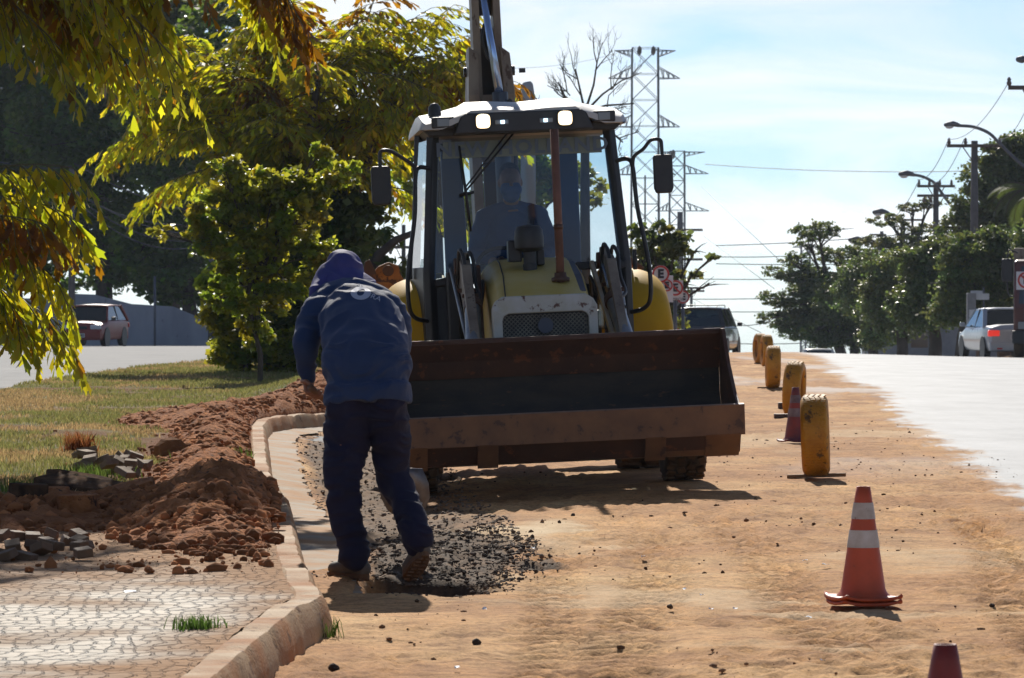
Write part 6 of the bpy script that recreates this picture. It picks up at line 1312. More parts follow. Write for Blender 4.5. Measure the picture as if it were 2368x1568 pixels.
p = W(216, 800, 137); car('parked_car', 'dull red hatchback parked facing us before the white wall', 'car', (p.x, 137, g(p.x, 137) + 0.0), R(-9), M_red, 3.75, 1.60, 1.42, 'hatch', 'CLH 3403', True)
p = W(2334, 826, 115); car('parked_car', 'silver sedan parked tail towards us at the right kerb', 'car', (p.x, 117, g(p.x, 117)), R(180 + 5), M_silver, 4.5, 1.74, 1.46, 'sedan', 'EQP 8443', lit=True)
p = W(1637, 820, 124); car('parked_car', 'dark grey SUV with roof rails seen from behind over the bucket', 'car', (p.x, 126, g(p.x, 126) - 0.16), R(180 - 10), M_dark, 4.4, 1.80, 1.58, 'suv', None, lit=False, rack=True)
p = W(1888, 812, 190); car('parked_car', 'white car beyond the crest, only its roof showing', 'car', (p.x, 190, 1.35 - (806 - 678) / F * 190 - 1.42), R(180), pm('white_car_paint', (0.6, 0.6, 0.6), None, rough=0.3), 4.0, 1.65, 1.42, 'hatch')
p = W(-22, 800, 128); car('parked_car', 'pale blue car cut off by the left edge of the photo', 'car', (p.x, 128, g(p.x, 128)), R(14), pm('pale_blue_car_paint', (0.25, 0.33, 0.42), None, rough=0.3), 3.9, 1.64, 1.45, 'hatch')
# truck at the right edge: its mirror and the corner of its dark red cab show
tx = W(2352, 800, 104).x + 0.14
TK = thing('truck', 'dark red truck at the right edge, only its mirror and cab corner in view', 'truck', (tx + 1.15, 106, g(tx, 106)), (0, 0, R(-8)))
M_tk = pm('dark_red_truck_paint', (0.12, 0.03, 0.025), (0.09, 0.025, 0.02), 3, 0.35)
MB().prism([(-1.0, 0.45), (-1.08, 1.3), (-0.85, 2.55), (0.9, 2.6), (0.95, 0.45)], -1.12, 1.12).build('cab', M_tk, TK, bevel=0.08, seg=3)
MB().add([(-0.98, -1.075, 1.42), (0.98, -1.075, 1.42), (0.92, -0.885, 2.40), (-0.92, -0.885, 2.40)], [[0, 1, 2, 3]]).build('windscreen', M_cglass, TK)
MB().box((0, 3.8, 1.75), (2.3, 5.2, 2.3)).build('cargo_box', M_boom, TK, bevel=0.03); MB().box((0, -1.12, 0.55), (2.3, 0.18, 0.35)).build('bumper', M_trim, TK, bevel=0.04); MB().box((0, 2.8, 0.62), (0.9, 7.2, 0.25)).build('frame_rail', M_trim, TK)
for s in (-1, 1):
    for yy in (-0.35, 4.8):
        Wh = MB().lathe([(0.25, -0.13), (0.45, -0.14), (0.5, -0.1), (0.5, 0.1), (0.45, 0.14), (0.25, 0.13)], (s * 0.98, yy, 0.5), 'x', 28).build('wheel', M_rubber, TK, smooth_=True)
    MB().box((s * 0.85, -1.13, 0.85), (0.3, 0.06, 0.2)).build('headlight', M_lens, TK, bevel=0.02)
    A_ = hose([(s * 1.02, -0.85, 2.75), (s * 1.2, -1.0, 2.82), (s * 1.27, -1.0, 2.7), (s * 1.27, -1.0, 1.75), (s * 1.1, -0.95, 1.6)], 0.022, TK, 'mirror_arm')
    MB().box((s * 1.285, -1.02, 2.30), (0.30, 0.10, 0.60)).build('mirror_housing', M_trim, A_, bevel=0.05, seg=3)

# ================================================================== POLES, WIRES, SIGNS
M_pole = pm('weathered_concrete_pole', (0.10, 0.095, 0.095), (0.15, 0.14, 0.135), 3, 0.85); M_arm = pm('weathered_crossarm', (0.09, 0.075, 0.065), None, rough=0.85); M_ins = pm('insulator_porcelain', (0.10, 0.07, 0.06), None, rough=0.3)
M_wire = pm('wire', (0.07, 0.075, 0.085), None, rough=0.6); M_steelg = pm('galvanised_steel', (0.13, 0.145, 0.17), (0.09, 0.10, 0.12), 2, 0.6, metal=0.2); M_lampglass = pm('lamp_bowl', (0.62, 0.65, 0.66), None, rough=0.25)
def util_pole(label, px, ytop, d, arms, lamp=None, r=0.16, group='utility poles along the right side', bottom=None, armr=0.06):
    p = W(px, ytop, d); zb = g(p.x, d) if bottom is None else bottom; t = thing('utility_pole', label, 'utility pole', (p.x, d, zb), (0, 0, 0), group); H = p.z - zb
    MB().tube([(0, 0, -0.3), (0, 0, H)], [r * 1.25, r * 0.85], n=12).build('pole_shaft', M_pole, t, smooth_=True)
    s = d / F
    for (dyp, x0, x1, ins) in arms:          # offset below the top in pixels, ends in pixels
        z = H - dyp * s; a = MB().beam((x0 * s, -0.2, z), (x1 * s, -0.2, z - 0.0), armr * 2, armr * 2.2).build('crossarm', M_arm, t, bevel=0.01)
        for xi in ins:
            up = 1 if dyp < 30 else -1
            MB().lathe([(0.02, 0), (0.06, 0.02), (0.085, 0.10), (0.05, 0.16), (0.07, 0.20), (0.02, 0.28)], (xi * s, -0.2, z + (0.05 if up > 0 else -0.34)), 'z', 10).build('insulator', M_ins, t, smooth_=True)
        MB().tube([(x0 * s * 0.45, -0.2, z - 0.02), (0, -0.1, z - 0.75)], 0.025, n=5).tube([(x1 * s * 0.45, -0.2, z - 0.02), (0, -0.1, z - 0.75)], 0.025, n=5).build('arm_brace', M_arm, t)
    return t
def street_lamp(label, hx, hy, d, path, group='street lamps along the right side'):
    """head at (hx, hy); path of the arm in pixels back to its pole"""
    t = thing('street_lamp', label, 'street lamp', tuple(W(path[-1][0], path[-1][1], d)), (0, 0, 0), group); o = Vector(t.location); pts = [W(x, y, d) - o for x, y in path]
    hose([tuple(q) for q in pts], 0.045 * d / 170 + 0.02, t, 'lamp_arm', M_steelg)
    h = W(hx, hy, d) - o; s = d / F
    hd = MB(); hd.limb([h + Vector((22 * s, 0, -2 * s)), h + Vector((6 * s, 0, 2 * s)), h + Vector((-10 * s, 0, 0))], [(4 * s, 4 * s), (9 * s, 7 * s), (8 * s, 5 * s)], ref=(0, 1, 0), n=14); H_ = hd.build('lamp_head', M_steelg, t, smooth_=True)
    MB().ico(h + Vector((-2 * s, 0, -5 * s)), 9 * s, sc=(1.05, 0.8, 0.5), sub=2).build('lamp_bowl', M_lampglass, H_, smooth_=True)
    return t
util_pole('tall utility pole with one crossarm in front of the dark mango tree', 2252, 326, 165, [(12, -65, 62, (-60, -22, 57))])
util_pole('utility pole with two crossarms rising from the round trees', 2163, 421, 205, [(10, -44, 43, (-40, -16, 8, 35)), (32, -44, 42, (-28, -12, 26))])
util_pole('utility pole with a single crossarm behind the lamp arm', 2087, 506, 250, [(3, -44, 46, (-42,))])
util_pole('short looking utility pole with three skewed crossarms, farthest up the road', 2038, 535, 300, [(8, -28, 10, ()), (43, -40, 36, (-36, 30)), (58, -40, 38, (-20,))])
util_pole('utility pole just outside the right edge, only its top crossarm in view', 2388, 190, 125, [(14, -60, 55, (-58, 50))])
street_lamp('largest street lamp, its curved arm entering from the right edge', 2196, 289, 150, [(2216, 291), (2250, 294), (2285, 308), (2310, 332), (2340, 362), (2385, 402)])
street_lamp('second street lamp, on the pole with two crossarms', 2091, 403, 200, [(2108, 404), (2130, 408), (2150, 417), (2163, 428), (2200, 478), (2240, 520)])
street_lamp('third street lamp, below and left of the second one', 2031, 491, 245, [(2046, 493), (2065, 497), (2083, 507), (2110, 532), (2165, 590)])
street_lamp('fourth and smallest street lamp, over the flat-topped tree', 1975, 555, 290, [(1990, 556), (2010, 560), (2030, 572), (2060, 600)])
t = thing('street_lamp', 'street lamp head cut by the right edge high in the sky', 'street lamp', tuple(W(2420, 160, 110))); o_ = Vector(t.location)
h = W(2362, 138, 110) - o_; s = 110 / F; MB().limb([h + Vector((22 * s, 0, 4 * s)), h, h + Vector((-8 * s, 0, 0))], [(4 * s, 4 * s), (12 * s, 9 * s), (9 * s, 7 * s)], ref=(0, 1, 0), n=14).build('lamp_head', M_steelg, t, smooth_=True); hose([tuple(h + Vector((20 * s, 0, 4 * s))), (-20 * s, 0, 8 * s), (0, 0, 0)], 0.05, t, 'lamp_arm', M_steelg)
def wire(label, pts, r=0.018, sag=0, name='power_line', cat='power line', group='overhead power lines'):
    P = [W(*q) for q in pts]; out = []
    if len(P) == 2 and sag: out = [P[0].lerp(P[1], i / 20) - Vector((0, 0, sag * 4 * (i / 20) * (1 - i / 20))) for i in range(21)]
    else: out = P
    m = MB().tube(out, r, n=5); c = out[0].copy(); m.v = [v - c for v in m.v]; o = m.build(name, M_wire, None, smooth_=True); o.location = c; return tag(o, label, cat, group)
WL = 'thin dark power line crossing the sky on the right'
wire(WL, ((1630, 380, 480), (2700, 372, 400)), 0.045, 1.0)
for a, b, dd in (((1655, 568), (2420, 500), 220), ((1655, 594), (2120, 562), 260), ((1655, 610), (2400, 590), 300), ((1600, 645), (2300, 622), 300), ((1600, 692), (2250, 660), 320), ((1600, 720), (2200, 700), 330), ((1600, 790), (2000, 784), 340), ((1640, 748), (1790, 742), 330)):
    wire(WL, ((a[0], a[1], dd), (b[0], b[1], dd)), 0.028 * dd / 260, 0.3)
for a, b in (((1620, 430, 420), (1810, 610, 300)), ((1625, 545, 420), (1790, 668, 300)), ((1600, 690, 400), (1760, 770, 300))): wire('thin wire running diagonally down from the pylons', (a, b), 0.022, 0, group='diagonal wires below the pylons')
wire('faint wire between the backhoe boom and the tall pylon', ((1172, 158, 380), (1425, 124, 400)), 0.02, 0.4, group=None)
for a, b in (((2192, 322, 165), (2120, 415, 205)), ((2228, 322, 165), (2150, 425, 205)), ((2120, 425, 205), (2045, 508, 250)), ((2330, 192, 125), (2192, 322, 165)), ((2395, 192, 125), (2310, 322, 165))):
    wire('sagging wire strung from pole to pole along the right side', (a, b), 0.016 * a[2] / 165, 0.5, group='wires between the right poles')
for k in range(5): wire('bundle cable sagging past the mango tree at the right edge', ((2255, 545 + 4 * k, 160), (2420, 490 + 9 * k, 125)), 0.018, 0.35 + 0.15 * k, group='cables at the mango tree')
# left side: poles and their cables
util_pole('utility pole in the shade of the wood behind the parked red car', 166, 390, 142, [(20, -14, 12, ())], group=None, r=0.11)
util_pole('slim utility pole standing left of the palm at the end of the white wall', 488, 596, 150, [], group=None, r=0.10)
t = thing('metal_post', 'thin bare metal post in front of the white wall', 'post', tuple(W(358, 799, 146))); MB().tube([(0, 0, -0.3), (0, 0, 160 / F * 146)], 0.045, n=8).build('post_tube', M_steelg, t, smooth_=True)
for k, (a, b, sg) in enumerate((((-40, 362, 142), (166, 385, 142), .2), ((-40, 430, 142), (166, 452, 142), .15), ((-40, 440, 142), (166, 462, 142), .25), ((172, 378, 142), (520, 500, 150), .35), ((172, 440, 142), (500, 540, 150), .5), ((172, 452, 142), (500, 548, 150), .7), ((172, 460, 142), (500, 556, 150), .9), ((172, 445, 142), (420, 520, 150), .3), ((-40, 470, 142), (166, 462, 142), .1))):
    wire('light cable hanging across the shaded wood at the left', (a, b), 0.022, sg, group='cables in front of the left wood')
util_pole('distant utility pole seen in the gap between the palm and the cab', 933, 520, 190, [(52, -38, 40, (-30, 34))], group=None, r=0.11)
# pole line in the distance right of the backhoe
for k, (px, py, a0, a1, dd) in enumerate(((1572, 490, -10, 52, 330), (1598, 665, -24, 30, 390))):
    util_pole(('concrete pole with side brackets under the smaller pylon', 'far thin pole with brackets above the SUV')[k], px, py, dd, [(42, a0, a1, ()), (110, a0, a1, ())] if k == 0 else [(8, a0, a1, ()), (1, a0 + 6, a1, ())], group=None, r=0.28 if k == 0 else 0.16, armr=0.09, bottom=g(10, dd) - 1)
# signs
M_signw = pm('sign_white', (0.62, 0.63, 0.65), None, rough=0.5); M_signr = pm('sign_red', (0.45, 0.04, 0.03), None, rough=0.5); M_signk = pm('sign_black', (0.02, 0.02, 0.03), None, rough=0.5)
def parking_sign(label, px, py, d, rad_px, rect=None, slash=True, sub=None, rot=0.0, bottom=None):
    p = W(px, py, d); s = d / F; t = thing('parking_sign', label, 'sign', (p.x, d, g(p.x, d))); z = p.z - g(p.x, d); r = rad_px * s
    MB().tube([(0, 0.03, -0.2), (0, 0.03, z + r)], 0.035, n=8).build('sign_post', M_steelg, t, smooth_=True)
    y0 = -0.02
    if rect: w_, h_, oy = rect[0] * s, rect[1] * s, rect[2] * s; P_ = MB().box((0, y0 + 0.012, z - oy), (w_, 0.012, h_)).build('sign_plate', M_signw, t)
    else: P_ = MB().lathe([(r * 1.02, 0), (r * 1.02, 0.012)], (0, y0 + 0.006, z), 'y', 32).build('sign_plate', M_signw, t)
    MB().lathe([(r, y0), (r, y0 - 0.008), (r * 0.78, y0 - 0.008), (r * 0.78, y0)], (0, 0, z), 'y', 32, cap=False).build('red_ring', M_signr, P_)
    if slash: MB().beam((-r * .62, y0 - 0.011, z + r * .62), (r * .62, y0 - 0.011, z - r * .62), r * 0.2, 0.004, up=(0, 1, 0)).build('red_slash', M_signr, P_)
    text_obj('E', r * 1.35, M_signk, P_, (0, y0 - 0.006, z), (R(90), 0, 0), 0.001, bold=0.01, sx=1.0).rotation_euler = (R(90), rot, 0)
    if sub: text_obj(sub, r * 0.5, M_signk, P_, (0, y0 - 0.006, z - r * 1.45), (R(90), 0, 0), 0.001, sx=0.9)
    return t
parking_sign('round parking sign with a letter E, partly hidden by the fender', 1527, 634, 60, 20, None, False)
parking_sign('tall white no parking sign just behind the first round E sign', 1541, 660, 62, 14, (30, 62, 8), True)
parking_sign('white no parking sign between two round E signs', 1561, 666, 75, 18, (36, 46, 5), True, 'FARMACIA')
parking_sign('small round E sign farthest right over the SUV', 1579, 687, 85, 15, None, False)
parking_sign('white no parking sign cut by the right edge', 2371, 648, 98, 19, (44, 42, 1), True, 'INCLUSIVE')
sp_ = W(2245, 820, 128); t = thing('poster_pillar', 'pale pillar with paper posters left of the silver sedan', 'pillar', (sp_.x, 128, g(sp_.x, 128))); MB().box((0, 0, 1.0), (0.28, 0.28, 2.2)).build('shaft', M_signw if False else pm('pale_pillar', (0.30, 0.30, 0.31), (0.22, 0.22, 0.23), 3, 0.8), t, bevel=0.02)
for z in (1.45, 1.15): MB().box((0.02, -0.146, z), (0.2, 0.008, 0.24)).build('poster', M_signw, t)
sp_ = W(2268, 686, 128); t = thing('street_name_sign', 'white street name sign standing over the silver sedan', 'sign', (sp_.x, 128, g(sp_.x, 128))); MB().tube([(0.08, 0, 0), (0.08, 0, sp_.z - g(sp_.x, 128) + 0.3)], 0.03, n=8).build('sign_post', M_steelg, t); MB().box((0, -0.04, sp_.z - g(sp_.x, 128)), (0.50, 0.02, 0.20)).build('name_plate', M_signw, t); MB().box((-0.12, 0.05, sp_.z - g(sp_.x, 128) + 0.12), (0.42, 0.02, 0.14)).build('name_plate', M_signw, t)

# pylons
def pylon(label, px, ytop, d, half, arms, ybot, insul=()):
    p = W(px, ytop, d); s = d / F; zb = g(p.x, d) ; t = thing('electricity_pylon', label, 'pylon', (p.x, d, zb), (0, 0, 0), 'lattice pylons'); H = p.z - zb; th = 0.08 * d / 400
    m = MB(); hw = half * s; levels = []; z = H; step = hw * 2.0
    def hwz(z_): return hw * (1 + 0.12 * (H - z_) / H)
    while z > 0: levels.append(z); z -= step
    levels.append(0)
    for sx in (-1, 1):
        for sy in (-1, 1): m.beam((sx * hwz(0), sy * hwz(0), 0), (sx * hw, sy * hw, H), th * 1.3, th * 1.3)
    m.build('tower_leg', M_steelg, t); m = MB()
    for a, b in zip(levels[:-1], levels[1:]):
        ha, hb = hwz(a), hwz(b)
        for sy in (-1, 1):
            m.beam((-ha, sy * ha, a), (hb, sy * hb, b), th * .7, th * .7); m.beam((ha, sy * ha, a), (-hb, sy * hb, b), th * .7, th * .7); m.beam((-ha, sy * ha, a), (ha, sy * ha, a), th * .6, th * .6)
            m.beam((sy * ha, -ha, a), (sy * hb, hb, b), th * .6, th * .6); m.beam((sy * ha, ha, a), (sy * hb, -hb, b), th * .6, th * .6)
    o = m.build('lattice', M_steelg, t)
    for (ya, L0, L1, hh) in arms:
        z = H - (ya - ytop) * s; up = hh * s
        for L_ in (L0, L1):
            sg = -1 if L_ < 0 else 1; x0 = sg * hw; x1 = L_ * s; a = MB()
            for sy in (-1, 1):
                a.beam((x0, sy * hw, z), (x1, 0, z - 0.0), th, th); a.beam((x0, sy * hw, z + up), (x1, 0, z), th * .8, th * .8)
                for f in (0.25, 0.5, 0.75):
                    q = x0 + (x1 - x0) * f; a.beam((q, sy * hw * (1 - f), z), (q - (x1 - x0) * .12, sy * hw * (1 - f + .12), z + up * (1 - f + .12)), th * .6, th * .6); a.beam((q, sy * hw * (1 - f), z), (q, sy * hw * (1 - f), z + up * (1 - f)), th * .6, th * .6)
            a.build('pylon_arm', M_steelg, t)
    MB().tube([(0, 0, 0), (0, 0, H * 0.62)], th * 1.1, n=6).build('centre_mast', M_steelg, t)
    for (xi, yi) in insul: MB().ico((xi * s, -hw, H - (yi - ytop) * s), 8 * s, sc=(0.8, 0.8, 1.5), sub=1).build('drum', M_arm, t)
    return t
pylon('tall lattice pylon, the higher of the two, right of the cab', 1491, 112, 400, 30, [(118, -70, 70, -14), (182, -85, 80, 26), (294, -85, 80, 28), (404, -75, 70, 26)], 800, ((-14, 120), (18, 120)))
pylon('smaller lattice pylon behind the right mirror', 1565, 350, 560, 17, [(352, -38, 64, -10), (402, -50, 72, 20), (488, -50, 74, 20)], 800, ((-10, 358),))
pylon('tiny far pylon peeping through the flat-topped tree', 1862, 565, 700, 10, [(572, -30, 30, 8)], 800)
# white wall beyond the left road
M_wall = pm('stained_white_wall', (0.36, 0.38, 0.42), (0.27, 0.29, 0.33), 1.2, 0.85, c3=(0.14, 0.14, 0.15), s3=2.6, t3=0.66, stretch=(1, 1, 0.4), bump=0.004)
wt_ = thing('boundary_wall', 'stained white wall behind the parked red car', 'wall', (0, 0, 0))
segs = [(-200, 690, 150), (-60, 688, 150), (60, 690, 150), (152, 690, 150), (156, 679, 150), (216, 681, 150), (303, 703, 151), (400, 709, 152), (520, 760, 153), (600, 762, 154)]
for a, b in zip(segs[:-1], segs[1:]):
    p0, p1 = W(a[0], a[1], a[2]), W(b[0], b[1], b[2]); g0, g1 = g(p0.x, a[2]) - 0.4, g(p1.x, b[2]) - 0.4
    MB().add([(p0.x, p0.y, g0), (p1.x, p1.y, g1), (p1.x, p1.y + .2, g1), (p0.x, p0.y + .2, g0), (p0.x, p0.y, p0.z), (p1.x, p1.y, p1.z), (p1.x, p1.y + .2, p1.z), (p0.x, p0.y + .2, p0.z)], [[3, 2, 1, 0], [4, 5, 6, 7], [0, 1, 5, 4], [2, 3, 7, 6], [3, 0, 4, 7], [1, 2, 6, 5]]).build('wall_panel', M_wall, wt_)
# pale column top seen over the leaves behind the cab
t = thing('concrete_column', 'pale rounded column top rising over the leaves behind the cab', 'column', (W(1221, 230, 90).x, 90, g(0, 90))); zt_ = W(0, 190, 90).z - g(0, 90); MB().tube([(0, 0, 0), (0.0, 0, zt_ - 0.35), (-0.02, 0, zt_ - 0.05), (-0.03, 0, zt_)], [0.19, 0.16, 0.125, 0.09], n=20).build('shaft', pm('pale_column', (0.36, 0.38, 0.40), None, rough=0.7), t, smooth_=True)
# pale house glimpsed below the right trees
M_house = pm('pale_plaster', (0.30, 0.31, 0.33), (0.24, 0.25, 0.27), 2, 0.85)
for lb, px, w_, y0, dd in (('low pale building glimpsed under the round trees', 2190, 7.5, 700, 215), ('small pale gatehouse under the far round trees', 2060, 2.6, 740, 225)):
    p = W(px, y0, dd); zb = g(p.x, dd) - 0.5; t = thing('house', lb, 'house', (p.x, dd, zb)); H = p.z - zb
    MB().box((0, 2, H / 2), (w_, 4, H)).build('walls', M_house, t); MB().prism([(-w_ / 2 - .3, H), (w_ / 2 + .3, H), (0, H + 1.0)], -0.3, 4.3, 'y').build('roof', M_arm, t); MB().box((-w_ * .2, -0.02, H * 0.55), (w_ * .12, 0.06, 0.9)).build('window', M_cglass, t); MB().box((w_ * .2, -0.02, H * 0.42), (w_ * .13, 0.06, H * .8)).build('door', M_trim, t)
# ================================================================== TREES
M_bark = pm('bark', (0.05, 0.038, 0.028), (0.10, 0.078, 0.06), 6, 0.9, bump=0.02, bscale=12, stretch=(1, 1, 0.3))
ML_green = leaf_mat('dark_green_leaves', (0.050, 0.080, 0.026), (0.20, 0.28, 0.05), 0.38, 0.45, 0.35)
ML_wood = leaf_mat('wood_leaves', (0.045, 0.090, 0.020), (0.20, 0.34, 0.035), 0.40, 0.45, 0.35)
ML_round = leaf_mat('glossy_ficus_leaves', (0.080, 0.115, 0.045), (0.24, 0.33, 0.07), 0.35, 0.42, 0.45)
ML_palm = leaf_mat('fishtail_leaflets', (0.055, 0.080, 0.014), (0.95, 0.84, 0.03), 0.52, 0.36, 0.4)
ML_shrub = leaf_mat('lime_shrub_leaves', (0.07, 0.105, 0.018), (0.60, 0.64, 0.05), 0.50, 0.40, 0.4)
ML_bloom = leaf_mat('olive_leaves', (0.06, 0.085, 0.03), (0.26, 0.30, 0.07), 0.4, 0.45, 0.4)

def leaf_cloud(rs, blobs, n, size, clump=0.30, asp=0.42, droop=0.0, flat=0.0):
    """blobs (m,6): centre and radii; leaves gathered into clumps on the outer part of each blob"""
    blobs = np.asarray(blobs, float); vol = (blobs[:, 3] * blobs[:, 4] * blobs[:, 5]) ** (2 / 3); pr = vol / vol.sum()
    nc = max(6, n // 55); bi = rs.choice(len(blobs), nc, p=pr); d = rs.randn(nc, 3); d /= np.linalg.norm(d, axis=1)[:, None]; rr = 0.35 + 0.65 * rs.rand(nc) ** 0.5
    cc = blobs[bi, :3] + d * blobs[bi, 3:] * rr[:, None]; cr = clump * (0.5 + rs.rand(nc)) * np.minimum(blobs[bi, 3], blobs[bi, 5])
    w_ = cr ** 1.2; li = rs.choice(nc, n, p=w_ / w_.sum()); off = rs.randn(n, 3) * 0.5; off[:, 2] *= (0.6 - 0.35 * flat)
    P = cc[li] + off * cr[li][:, None]; ctint = 0.75 + 0.5 * rs.rand(nc, 1); 
    dv = rs.randn(n, 3); dv[:, 2] = dv[:, 2] * 0.5 - droop; dv /= np.linalg.norm(dv, axis=1)[:, None]; nv = rs.randn(n, 3); nv[:, 2] += 0.8; sv = np.cross(dv, nv); sv /= np.linalg.norm(sv, axis=1)[:, None] + 1e-9
    L = size * (0.6 + 0.8 * rs.rand(n, 1)); up = np.cross(sv, dv) * L * 0.12
    V = np.stack([P, P + dv * L * 0.5 + sv * L * asp + up, P + dv * L, P + dv * L * 0.5 - sv * L * asp + up], 1).reshape(-1, 3); Fa = np.arange(4 * n).reshape(n, 4)
    t = ctint[li] * (0.7 + 0.6 * rs.rand(n, 1)); tint = t * np.array([[1, 1, 1]]); yel = (rs.rand(n) < 0.04); tint[yel] *= np.array([1.5, 1.45, 0.7]); hue = rs.rand(nc)[li]; tint[:, 0] *= 0.8 + 0.5 * hue
    return V, Fa, np.repeat(tint, 4, 0), cc
def branches(mb, base, top, blobs, r, rs, twigs=5):
    base = Vector(base); top = Vector(top); mb.tube([base, base.lerp(top, 0.35) + Vector((rs.randn() * .1, rs.randn() * .1, 0)), base.lerp(top, 0.7) + Vector((rs.randn() * .12, rs.randn() * .12, 0)), top], [r * 1.25, r, r * 0.85, r * 0.6], n=10)
    for b in blobs:
        c = Vector(b[:3]); st = base.lerp(top, 0.55 + 0.4 * rs.rand()); mid = st.lerp(c, 0.5) + Vector((0, 0, 0.12 * (c - st).length)); mb.tube([st, mid, c], [r * 0.5, r * 0.32, r * 0.12], n=7)
        for k in range(twigs):
            e = c + Vector((rs.randn() * b[3] * .55, rs.randn() * b[4] * .55, rs.randn() * b[5] * .5)); s2 = mid.lerp(c, rs.rand()); mb.tube([s2, s2.lerp(e, 0.5) + Vector((0, 0, 0.1 * b[5])), e], [r * 0.18, r * 0.12, r * 0.04], n=5)
def tree(name, label, cat, d, base_px, blobs_px, n, size, mat=ML_green, r=0.2, group=None, seed=0, depth=1.0, zb=None, clump=0.3, droop=0.1, flat=0.0, twigs=5, topf=0.9, asp=0.42):
    """blobs_px: (px, py, rx_px, ry_px[, dd]) crown masses at distance d + dd; each is a real ellipsoid of leaves"""
    rs = np.random.RandomState(seed + 100); bx = W(base_px, 0, d).x; z0 = g(bx, d) if zb is None else zb; o = Vector((bx, d, z0)); t = thing(name, label, cat, tuple(o), (0, 0, 0), group); s = d / F; bl = []
    for b in blobs_px:
        dd = b[4] if len(b) > 4 else (rs.rand() - 0.5) * 1.2 * depth * b[2] * s
        p = W(b[0], b[1], d + dd) - o; bl.append((p.x, p.y, p.z, b[2] * s, b[2] * s * depth, b[3] * s))
    V, Fa, T_, cc = leaf_cloud(rs, bl, n, size, clump, asp, droop, flat); A = np.array(bl); top = Vector((A[:, 0].mean() * 0.6, A[:, 1].mean() * 0.5, A[:, 2].mean() * topf))
    m = MB(); branches(m, (0, 0, -0.4), top, bl, r, rs, twigs); m.build('trunk', M_bark, t, smooth_=True)
    np_mesh('crown', V, Fa, mat, t, tint=T_); return t

# ---- wood behind the wall at the left
GW = 'tall trees of the wood behind the white wall'
tree('tree', 'dark tree of the wood at the far left, filling the upper corner', 'tree', 172, 30, [(20, 120, 150, 150), (-60, 350, 130, 150), (90, 330, 110, 120), (30, 560, 120, 110), (140, 620, 90, 60)], 34000, 0.26, ML_wood, 0.35, GW, 1)
tree('tree', 'dark tree of the wood above the red car', 'tree', 166, 240, [(230, 90, 130, 130), (150, 300, 120, 120), (290, 320, 120, 120), (210, 500, 120, 110), (300, 600, 90, 80)], 34000, 0.26, ML_wood, 0.35, GW, 2)
tree('tree', 'dark tree of the wood whose branches hang over the white wall', 'tree', 160, 440, [(420, 300, 120, 140), (440, 520, 90, 100), (400, 640, 80, 70), (460, 690, 45, 60), (340, 560, 70, 80)], 30000, 0.26, ML_wood, 0.3, GW, 3)
tree('tree', 'tall airy tree of the wood showing sky near the top, left of the palm', 'tree', 178, 400, [(360, 60, 110, 80), (430, 160, 90, 80), (300, 200, 90, 90), (470, 40, 60, 50)], 9500, 0.30, ML_bloom, 0.3, GW, 4)
tree('tree', 'dark tree of the wood behind the trunk of the palm', 'tree', 168, 590, [(560, 250, 130, 150), (500, 70, 100, 80), (600, 110, 80, 80), (600, 480, 110, 130), (560, 650, 90, 90), (650, 640, 70, 80)], 26000, 0.26, ML_wood, 0.3, GW, 5)
# ---- trees behind the cab
tree('tree', 'green tree behind the boom, its airy top left of the boom', 'tree', 95, 1010, [(1010, 190, 60, 60), (1060, 130, 45, 35), (985, 280, 60, 60), (1090, 230, 50, 40), (1140, 240, 50, 30), (960, 400, 50, 90)], 5200, 0.17, ML_shrub, 0.14, None, 6, twigs=7)
tree('tree', 'low green tree top just over the cab roof', 'tree', 92, 1200, [(1185, 225, 40, 28), (1235, 235, 38, 18), (1150, 300, 60, 40), (1250, 300, 60, 40), (1200, 420, 90, 90), (1330, 430, 70, 60), (1130, 520, 80, 70)], 6500, 0.17, ML_shrub, 0.14, None, 7)
tree('tree', 'leafy tree with ragged sprays against the sky, right of the cab', 'tree', 88, 1530, [(1500, 545, 50, 38), (1560, 560, 45, 40), (1610, 575, 38, 26), (1650, 590, 24, 12), (1520, 640, 55, 55), (1590, 645, 42, 28), (1640, 655, 26, 14), (1480, 720, 60, 60), (1545, 740, 40, 40), (1475, 610, 30, 60)], 4600, 0.14, ML_bloom, 0.10, None, 8, twigs=8, clump=0.34, topf=0.75)
# bare tree
def bare_tree(label, d, bx_px, by_px, tips, seed):
    rs = np.random.RandomState(seed); bx = W(bx_px, 0, d).x; o = Vector((bx, d, g(bx, d))); t = thing('bare_tree', label, 'tree', tuple(o)); m = MB(); fork = W(bx_px, by_px, d) - o
    m.tube([(0, 0, -0.3), fork * 0.5, fork], [0.16, 0.12, 0.09], n=9); mb2 = MB()
    def grow(p, q, r, lev):
        mid = p.lerp(q, 0.5) + Vector((rs.randn(), rs.randn(), rs.randn() * .6)) * (q - p).length * 0.10; mb2.tube([p, mid, q], [r, r * .75, r * .5], n=5)
        if lev == 0: return
        for k in range(3):
            s_ = p.lerp(q, 0.35 + 0.65 * rs.rand()); dr = (q - p) * (0.34 + 0.18 * rs.rand()); e = s_ + Matrix.Rotation(rs.uniform(-.9, .9), 3, 'Y') @ dr + Vector((0, rs.randn() * .1, 0.10)); grow(s_, e, r * .5, lev - 1)
    for (x, y) in tips: grow(fork + Vector((0, rs.randn() * .1, -0.2)), W(x, y, d) - o, 0.032, 3)
    m.build('trunk', M_bark, t, smooth_=True); mb2.build('branches', M_bark, t); return t
bare_tree('leafless tree with twisted twigs rising above the cab roof', 90, 1352, 240, [(1380, 145), (1330, 160), (1290, 190), (1440, 185), (1465, 240), (1420, 300), (1300, 225), (1440, 330)], 4)

